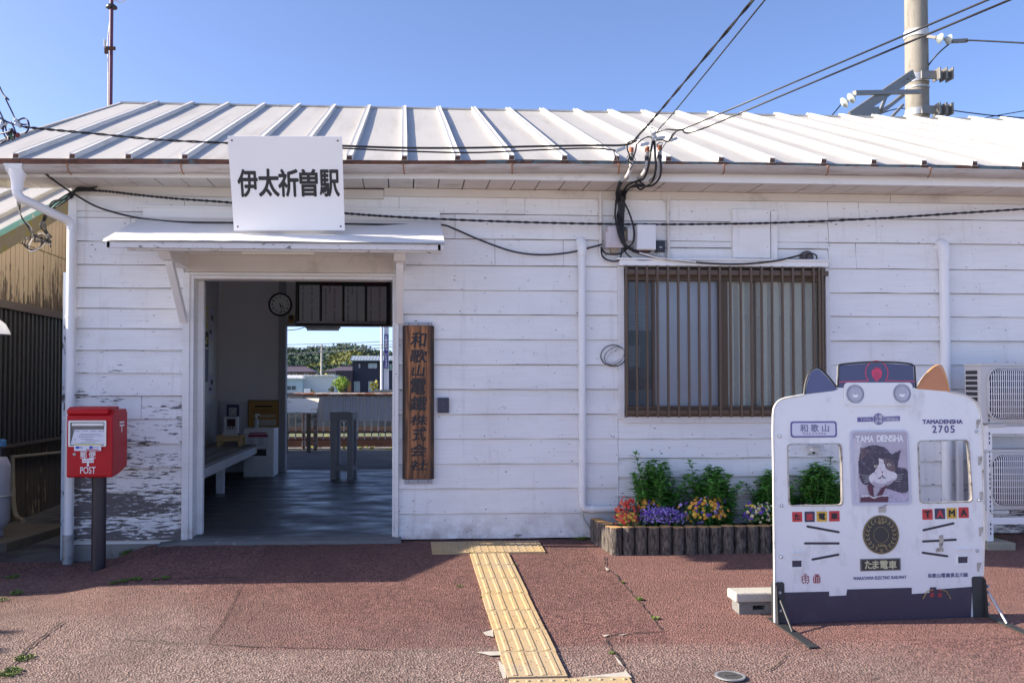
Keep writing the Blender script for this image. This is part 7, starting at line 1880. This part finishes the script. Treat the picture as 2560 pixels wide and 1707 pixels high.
a, b = P(619, 1084, Yc), P(671, 1121, Yc); no_ = obj('notice', MB().box(a.x, b.x, Yc-.008, Yc-.004, b.z, a.z), cardm, cbn)
obj('notice_band', MB().box(a.x+.012, b.x-.008, Yc-.011, Yc-.0085, a.z-.045, a.z-.008).box(a.x+.025, b.x-.025, Yc-.011, Yc-.0085, a.z+.002, a.z+.018), M('crimson_band', (.33, .03, .07), .5, .1, 8), no_)
g = MB(); random.seed(3)
for i in range(5):
    for j in range(2): g.box(a.x+.02+j*.12, a.x+.02+j*.12+random.uniform(.05, .09), Yc-.0105, Yc-.009, a.z-.062-i*.022, a.z-.055-i*.022)
obj('print', g, M('grey_print', (.25, .25, .3), .6, .1, 8), no_)
a = P(640, 1068, Yc+.1); 
sz = thing('sanitiser_bottle', 'clear pump bottle on a small tray on the white cabinet', 'bottle', (a.x, Yc+.1, zc1))
xs = P(635, 1060, Yc+.1).x
obj('tray', MB().box(xs, xs+.16, Yc+.04, Yc+.16, zc1+.001, zc1+.012), m_white, sz, bevel=.003)
obj('bottle', MB().lathe((xs+.03, Yc+.1, zc1+.013), [(.028, 0), (.03, .01), (.03, .10), (.012, .125)], 16), M('clear_bottle', (.45, .48, .50), .15, .05, 5), sz, smooth=40)
obj('pump', MB().cyl((xs+.03, Yc+.1, zc1+.135), (xs+.03, Yc+.1, zc1+.18), .012).box(xs+.015, xs+.075, Yc+.092, Yc+.108, zc1+.175, zc1+.192), m_white, sz, smooth=40)
# brown notice board standing on the cabinet
YB2 = Yc+.36
a, b = P(622, 1002, YB2), P(696, 1069, YB2)
bnb = thing('notice_board', 'brown framed notice board standing on the white cabinet', 'notice board', (a.x, YB2, b.z))
obj('panel', MB().box(a.x, b.x, YB2, YB2+.02, zc1+.001, a.z), M('ochre_board', (.40, .21, .04), .6, .1, 6), bnb)
g = MB().box(a.x-.012, a.x+.004, YB2-.008, YB2+.02, zc1+.001, a.z+.012).box(b.x-.004, b.x+.012, YB2-.008, YB2+.02, zc1+.001, a.z+.012).box(a.x, b.x, YB2-.008, YB2+.02, a.z-.004, a.z+.012); obj('frame', g, M('board_frame', (.16, .085, .025), .5, .1, 6), bnb)
w_ = b.x-a.x; g = MB().box(a.x+w_*.2, b.x-w_*.2, YB2-.006, YB2-.001, a.z-.085, a.z-.062)
for i in range(3): g.box(a.x+w_*.12, b.x-w_*.12, YB2-.004, YB2-.001, a.z-.12-i*.022, a.z-.115-i*.022)
obj('print', g, M('dark_brown_print', (.03, .017, .01), .6, .1, 6), bnb)
obj('labels', MB().box(a.x+w_*.15, b.x-w_*.1, YB2-.004, YB2-.001, a.z-.215, a.z-.195).box(a.x+w_*.3, b.x-w_*.08, YB2-.004, YB2-.001, a.z-.335, a.z-.255), M('pale_label', (.45, .43, .36), .6, .2, 20), bnb)
# stool and stamp stand on the bench
Ys = 4.32
xs0, xs1 = P(542, 1100, Ys).x, P(603, 1100, Ys).x; zs_ = P(570, 1089, Ys).z; zs2 = zbn
stl = thing('stamp_stool', 'small yellow wooden stool standing on the end of the bench', 'stool', (xs0, Ys, zs2))
m_pine = M('yellow_pine', (.62, .42, .18), .5, .12, 5, stretch=(1, 1, .4))
obj('seat', MB().box(xs0-.01, xs1+.01, Ys-.01, Ys+.31, zs_-.02, zs_), m_pine, stl, bevel=.004)
obj('apron', MB().box(xs0+.03, xs1-.03, Ys+.005, Ys+.025, zs_-.07, zs_-.021), m_pine, stl)
for xx in (xs0, xs1-.042):
    for yy in (Ys, Ys+.255): obj('leg', MB().box(xx, xx+.042, yy, yy+.042, zs2, zs_-.021), m_pine, stl, bevel=.003)
a, b = P(560, 1041, Ys+.06), P(594, 1083, Ys+.06)
sp_ = thing('stamp_stand', 'white stamp stand with dark opening on the yellow stool', 'stamp stand', (a.x, Ys+.06, zs_))
fx = fill([[(a.x, b.z), (b.x, b.z), (b.x, a.z), (a.x, a.z)], [(a.x+.03, b.z+.05), (b.x-.03, b.z+.05), (b.x-.03, a.z-.03), (a.x+.03, a.z-.03)]], .10)
obj('case', MB().mapped(fx, (0, Ys+.16, 0), (1, 0, 0), (0, 0, 1), (0, -1, 0)), M('stand_white', (.60, .60, .62), .5, .05, 6), sp_)
obj('backing', MB().box(a.x+.02, b.x-.02, Ys+.13, Ys+.15, b.z+.02, a.z-.01), M('dark_red_brown', (.05, .02, .02), .6, .1, 6), sp_)
obj('tray', MB().box(a.x-.008, b.x+.004, Ys+.03, Ys+.058, zs_+.001, zs_+.045), M('stand_white', (.6, .6, .62)), sp_, bevel=.003)
g = MB()
for i in range(3): g.cyl((a.x+.05+i*.035, Ys+.10, b.z+.051), (a.x+.05+i*.035, Ys+.10, b.z+.09), .012)
obj('stamp', g, M('pale_stamp', (.5, .48, .46), .5, .05, 6), sp_, smooth=40)
a, b = P(566, 1011, Ys+.18), P(598, 1042, Ys+.18)
pc_ = thing('sign_card', 'dark blue card with a pale round emblem above the stamp stand', 'card', (a.x, Ys+.18, b.z))
obj('card', MB().box(a.x, b.x, Ys+.18, Ys+.19, zs_+.001, a.z), M('indigo_card', (.028, .024, .085), .5, .1, 6), pc_, bevel=.004)
obj('panel', MB().box(a.x+.036, b.x-.036, Ys+.176, Ys+.179, b.z+.02, a.z-.04), M('pale_stamp', (.5, .48, .46)), pc_)
g = MB().mapped(fill([circ((a.x+b.x)/2, (a.z+b.z)/2-.01, .035), circ((a.x+b.x)/2, (a.z+b.z)/2-.01, .027)], .001), (0, Ys+.1755, 0), (1, 0, 0), (0, 0, 1), (0, -1, 0)); obj('emblem', g, M('indigo_card', (.028, .024, .085)), pc_)
# clock
YK = BW-.03
ck_ = P(701.5, 762, YK); rk = P(731, 762, YK).x-ck_.x
clk = thing('wall_clock', 'round black rimmed wall clock above the inner doorway', 'clock', tuple(ck_))
obj('rim', MB().lathe((ck_.x, YK, ck_.z), [(rk, 0), (rk, .05), (rk*.86, .06), (rk*.86, .03)], 48, (0, -1, 0)), m_black, clk, smooth=40)
obj('dial', MB().lathe((ck_.x, YK, ck_.z), [(rk*.87, .02), (rk*.87, .032), (.001, .032)], 48, (0, -1, 0)), M('clock_dial', (.85, .85, .83), .5, .03, 6), clk)
lv = MB()
for h in range(1, 13):
    t = R(90-h*30); lv.mapped(text(str(h), rk*.66*math.cos(t), rk*.66*math.sin(t), None, rk*.19, .02), (ck_.x, YK-.0335, ck_.z), (1, 0, 0), (0, 0, 1), (0, -1, 0))
obj('numerals', lv, m_ink, clk)
for nm, ang, L, w_ in (('hour_hand', 90-(4+28/60)*30, .46, .030), ('minute_hand', 90-28*6, .70, .022)):
    t = R(ang); d = Vector((math.cos(t), 0, math.sin(t))); c = Vector((ck_.x, YK-.040-(.004 if L > .5 else 0), ck_.z)); obj(nm, MB().beam(c-d*rk*.12, c+d*rk*L, rk*w_*2.4, .003, up=(0, 1, 0)), m_black, clk)
# timetable board
YT = BW-.05
a, b = P(739, 703, YT), P(976, 814, YT)
ttb = thing('timetable_board', 'wide dark framed timetable board with four pale columns over the inner doorway', 'timetable', (a.x, YT, b.z))
obj('board', MB().box(a.x, b.x, YT, YT+.03, b.z, a.z), m_black, ttb, bevel=.004)
m_paper = M('timetable_paper', (.80, .80, .78), .6, .05, 5); m_paper2 = M('timetable_paper_pink', (.78, .72, .75), .6, .05, 5)
def tq(x, y): return P(720+x/8.4, 690+y/8.4, YT)
prn = MB(); random.seed(9)
for i, (x0, x1, y0) in enumerate(((240, 660, 190), (718, 1135, 205), (1190, 1608, 215), (1665, 2065, 220))):
    p0, p1 = tq(x0, y0), tq(x1, y0+760); sh_ = obj('column_sheet', MB().box(p0.x, p1.x, YT-.003, YT-.001, p1.z, p0.z), m_paper if i % 2 == 0 else m_paper2, ttb)
    hd_ = MB().box(p0.x-.05, p1.x, YT-.003, YT-.001, p0.z+.01, p0.z+.055); obj('column_header', hd_, M('header_green', (.02, .045, .035), .6, .1, 5) if i % 2 == 0 else M('header_red', (.075, .012, .025), .6, .1, 5), ttb)
    g = MB()
    rp_ = (p0.z-p1.z)/17.6
    for r_ in range(17):
        z = p0.z-rp_*(r_+.75)
        for c_ in range(2 if r_ > 3 or i > 1 else 4):
            if random.random() < .9: x = p0.x+.05+c_*.125; g.mapped(text('%02d' % random.choice((2, 4, 7, 12, 17, 24, 31, 36, 39, 44, 52, 58)), x, z, None, rp_*.62, .02), (0, YT-.004, 0), (1, 0, 0), (0, 0, 1), (0, -1, 0))
    obj('times', g, m_ink, sh_); g = MB()
    for r_ in range(17): g.mapped(text(str(5+r_ if r_ < 19 else 0), p0.x-.032, p0.z-rp_*(r_+.75), None, rp_*.55, .015), (0, YT-.0035, 0), (1, 0, 0), (0, 0, 1), (0, -1, 0))
    obj('hours', g, M('pale_label', (.45, .43, .36)), sh_)
p0, p1 = tq(175, 950), tq(2065, 1000); obj('footer', MB().box(p0.x, p1.x, YT-.003, YT-.001, p1.z, p0.z), m_paper2, ttb)
p0 = P(726, 797, YT); dc = thing('wall_notice', 'small ochre notice plate below the wall clock', 'notice', tuple(p0))
obj('plate', MB().box(p0.x-.03, p0.x+.05, YT+.0, YT+.015, p0.z-.06, p0.z+.05), M('ochre_board', (.40, .21, .04)), dc); obj('pictogram', MB().box(p0.x-.018, p0.x+.036, YT-.002, YT-.0005, p0.z-.015, p0.z+.035).cyl((p0.x+.01, YT-.002, p0.z+.038), (p0.x+.01, YT-.0005, p0.z+.038), .014), m_ink, dc)
# posters on the left inner wall
pbd = thing('poster_board', 'pale board covered with posters and leaflets on the waiting room wall', 'poster board', (XL+.03, 3, 1.1))
XP = XL+.03
ya, yb3 = 1.2, 5.2; z0p, z1p = 1.08, 2.34
obj('board', MB().box(XP, XP+.015, ya, yb3, z0p, z1p), M('board_cream', (.72, .72, .70), .7, .05, 4), pbd)
random.seed(17); y = ya+.06
cols = [(.82, .82, .82), (.60, .18, .16), (.78, .72, .32), (.24, .26, .36), (.70, .64, .80), (.84, .84, .80), (.55, .28, .24), (.10, .12, .10)]
while y < yb3-.3:
    w_ = random.choice((.30, .34, .42)); z = z1p-.06
    while z > z0p+.22:
        h_ = random.choice((.2, .3, .42)); h_ = min(h_, z-z0p-.05); cc = random.randrange(len(cols))
        po_ = obj('poster', MB().box(XP+.0155, XP+.018, y, y+w_-.03, z-h_, z), M('poster_%d' % cc, cols[cc], .6, .1, 12), pbd)
        g = MB()
        for k in range(random.randint(2, 5)):
            yy = y+.03+random.random()*(w_-.16); zz = z-.03-random.random()*(h_-.1); g.box(XP+.018, XP+.0192, yy, min(yy+random.uniform(.05, .14), y+w_-.05), zz-random.uniform(.015, .06), zz)
        cc2 = (cc+3) % len(cols); obj('print', g, M('poster_%d' % cc2, cols[cc2], .6, .1, 12), po_)
        z -= h_+.035
    y += w_
# umbrella stand in the inner doorway
us = F(857, 1199); Yu = us.y; 
xu0, xu1 = P(829, 1190, Yu).x, P(886, 1190, Yu).x; wu = xu1-xu0; zu = P(857, 1031, Yu).z
ust = thing('post_frame_stand', 'grey open wooden post stand in the inner doorway', 'stand', ((xu0+xu1)/2, Yu+wu/2, FZ), R(-9))
m_us = M('stand_grey_paint', (.46, .46, .48), .6, .1, 6); cux, cuy = (xu0+xu1)/2, Yu+wu/2; hw = wu/2
Rm = Matrix.Rotation(R(-9), 3, 'Z')
def rb(x0, x1, y0, y1, z0, z1):
    mb = MB().box(x0, x1, y0, y1, z0, z1); mb.v = [tuple(Rm @ Vector(v)+Vector((cux, cuy, 0))) for v in mb.v]; return mb
for sx_ in (-1, 1):
    for sy_ in (-1, 1):
        x_, y_ = sx_*(hw-.035), sy_*(hw-.035); obj('leg', rb(x_-.035, x_+.035, y_-.035, y_+.035, FZ, zu-.011), m_us, ust, bevel=.002)
for z0_, z1_ in ((zu-.10, zu-.001), (FZ+.115, FZ+.175)):
    mb = MB()
    for q in (rb(-hw+.071, hw-.071, -hw+.004, -hw+.03, z0_, z1_), rb(-hw+.071, hw-.071, hw-.03, hw-.004, z0_, z1_), rb(-hw+.004, -hw+.03, -hw+.071, hw-.071, z0_, z1_), rb(hw-.03, hw-.004, -hw+.071, hw-.071, z0_, z1_)): mb.add(q.v, q.f)
    obj('rail', mb, m_us, ust)
mb = MB()
for q in (rb(-hw-.004, hw+.004, -hw-.004, -hw+.06, zu-.01, zu+.006), rb(-hw-.004, hw+.004, hw-.06, hw+.004, zu-.01, zu+.006), rb(-hw-.004, -hw+.06, -hw+.061, hw-.061, zu-.01, zu+.006), rb(hw-.06, hw+.004, -hw+.061, hw-.061, zu-.01, zu+.006)): mb.add(q.v, q.f)
obj('top_frame', mb, M('stand_top_paint', (.42, .42, .43), .5, .1, 6), ust)
# folded-back door leaf beside the entrance
lx = P(485, 1200, .16).x-.002
dlf = thing('door_leaf', 'white half door leaf folded back just inside the entrance', 'door', (lx, .2, .15))
z0d = PX(493, 1282, lx).z; z1d = PX(493, 1026, lx).z
obj('panel', MB().box(lx-.03, lx, .145, .52, z0d, z1d), M('leaf_paint', (.66, .65, .68), .5, .04, 5), dlf, bevel=.004)
obj('upper_frame', MB().box(lx-.03, lx-.004, .145, .20, z1d+.012, 2.05).box(lx-.03, lx-.004, .46, .52, z1d+.012, 2.05).box(lx-.03, lx-.004, .145, .52, 2.051, 2.10), M('leaf_frame', (.42, .41, .42), .5, .05, 5), dlf)

# ================================================================== TREES BESIDE THE FORECOURT (outside the frame, they shade its corner)
def tree(name, label, x, y, h, rc, nl, seed):
    random.seed(seed); z0 = zg(x, y); t = thing(name, label, 'tree', (x, y, z0), group='trees beside the forecourt'); tk = MB(); fo = MB()
    tk.tube(spl([(x, y, z0-.1), (x+.05, y, z0+h*.3), (x-.03, y+.04, z0+h*.6)], 5), .09, 10, True, None)
    cl = []
    for i in range(16):
        c = Vector((x+random.gauss(0, rc*.5), y+random.gauss(0, rc*.5), z0+h*random.uniform(.5, 1))); cl.append(c); tk.tube(spl([(x, y, z0+h*.4), (Vector((x, y, z0+h*.5))+c)/2, c], 4), .03, 6)
    for _ in range(nl):
        c = random.choice(cl); p = c+rdir()*rc*.45*random.random()**.4; leaf_mb(fo, p, .14, .08, rdir(.2), rdir(.7), .15)
    obj('trunk', tk, M('trunk_bark', (.09, .07, .055), .9, .25, 8), t, smooth=60); obj('crown', fo, M('crown_leaf', (.06, .12, .03), .6, .35, 3), t)
tree('garden_tree', 'bushy garden tree near the tan plank building', -7.6, -1.75, 2.3, .7, 2600, 51)
tree('garden_tree', 'round garden tree at the far corner of the forecourt', -6.2, -2.9, 1.75, .6, 2000, 52)
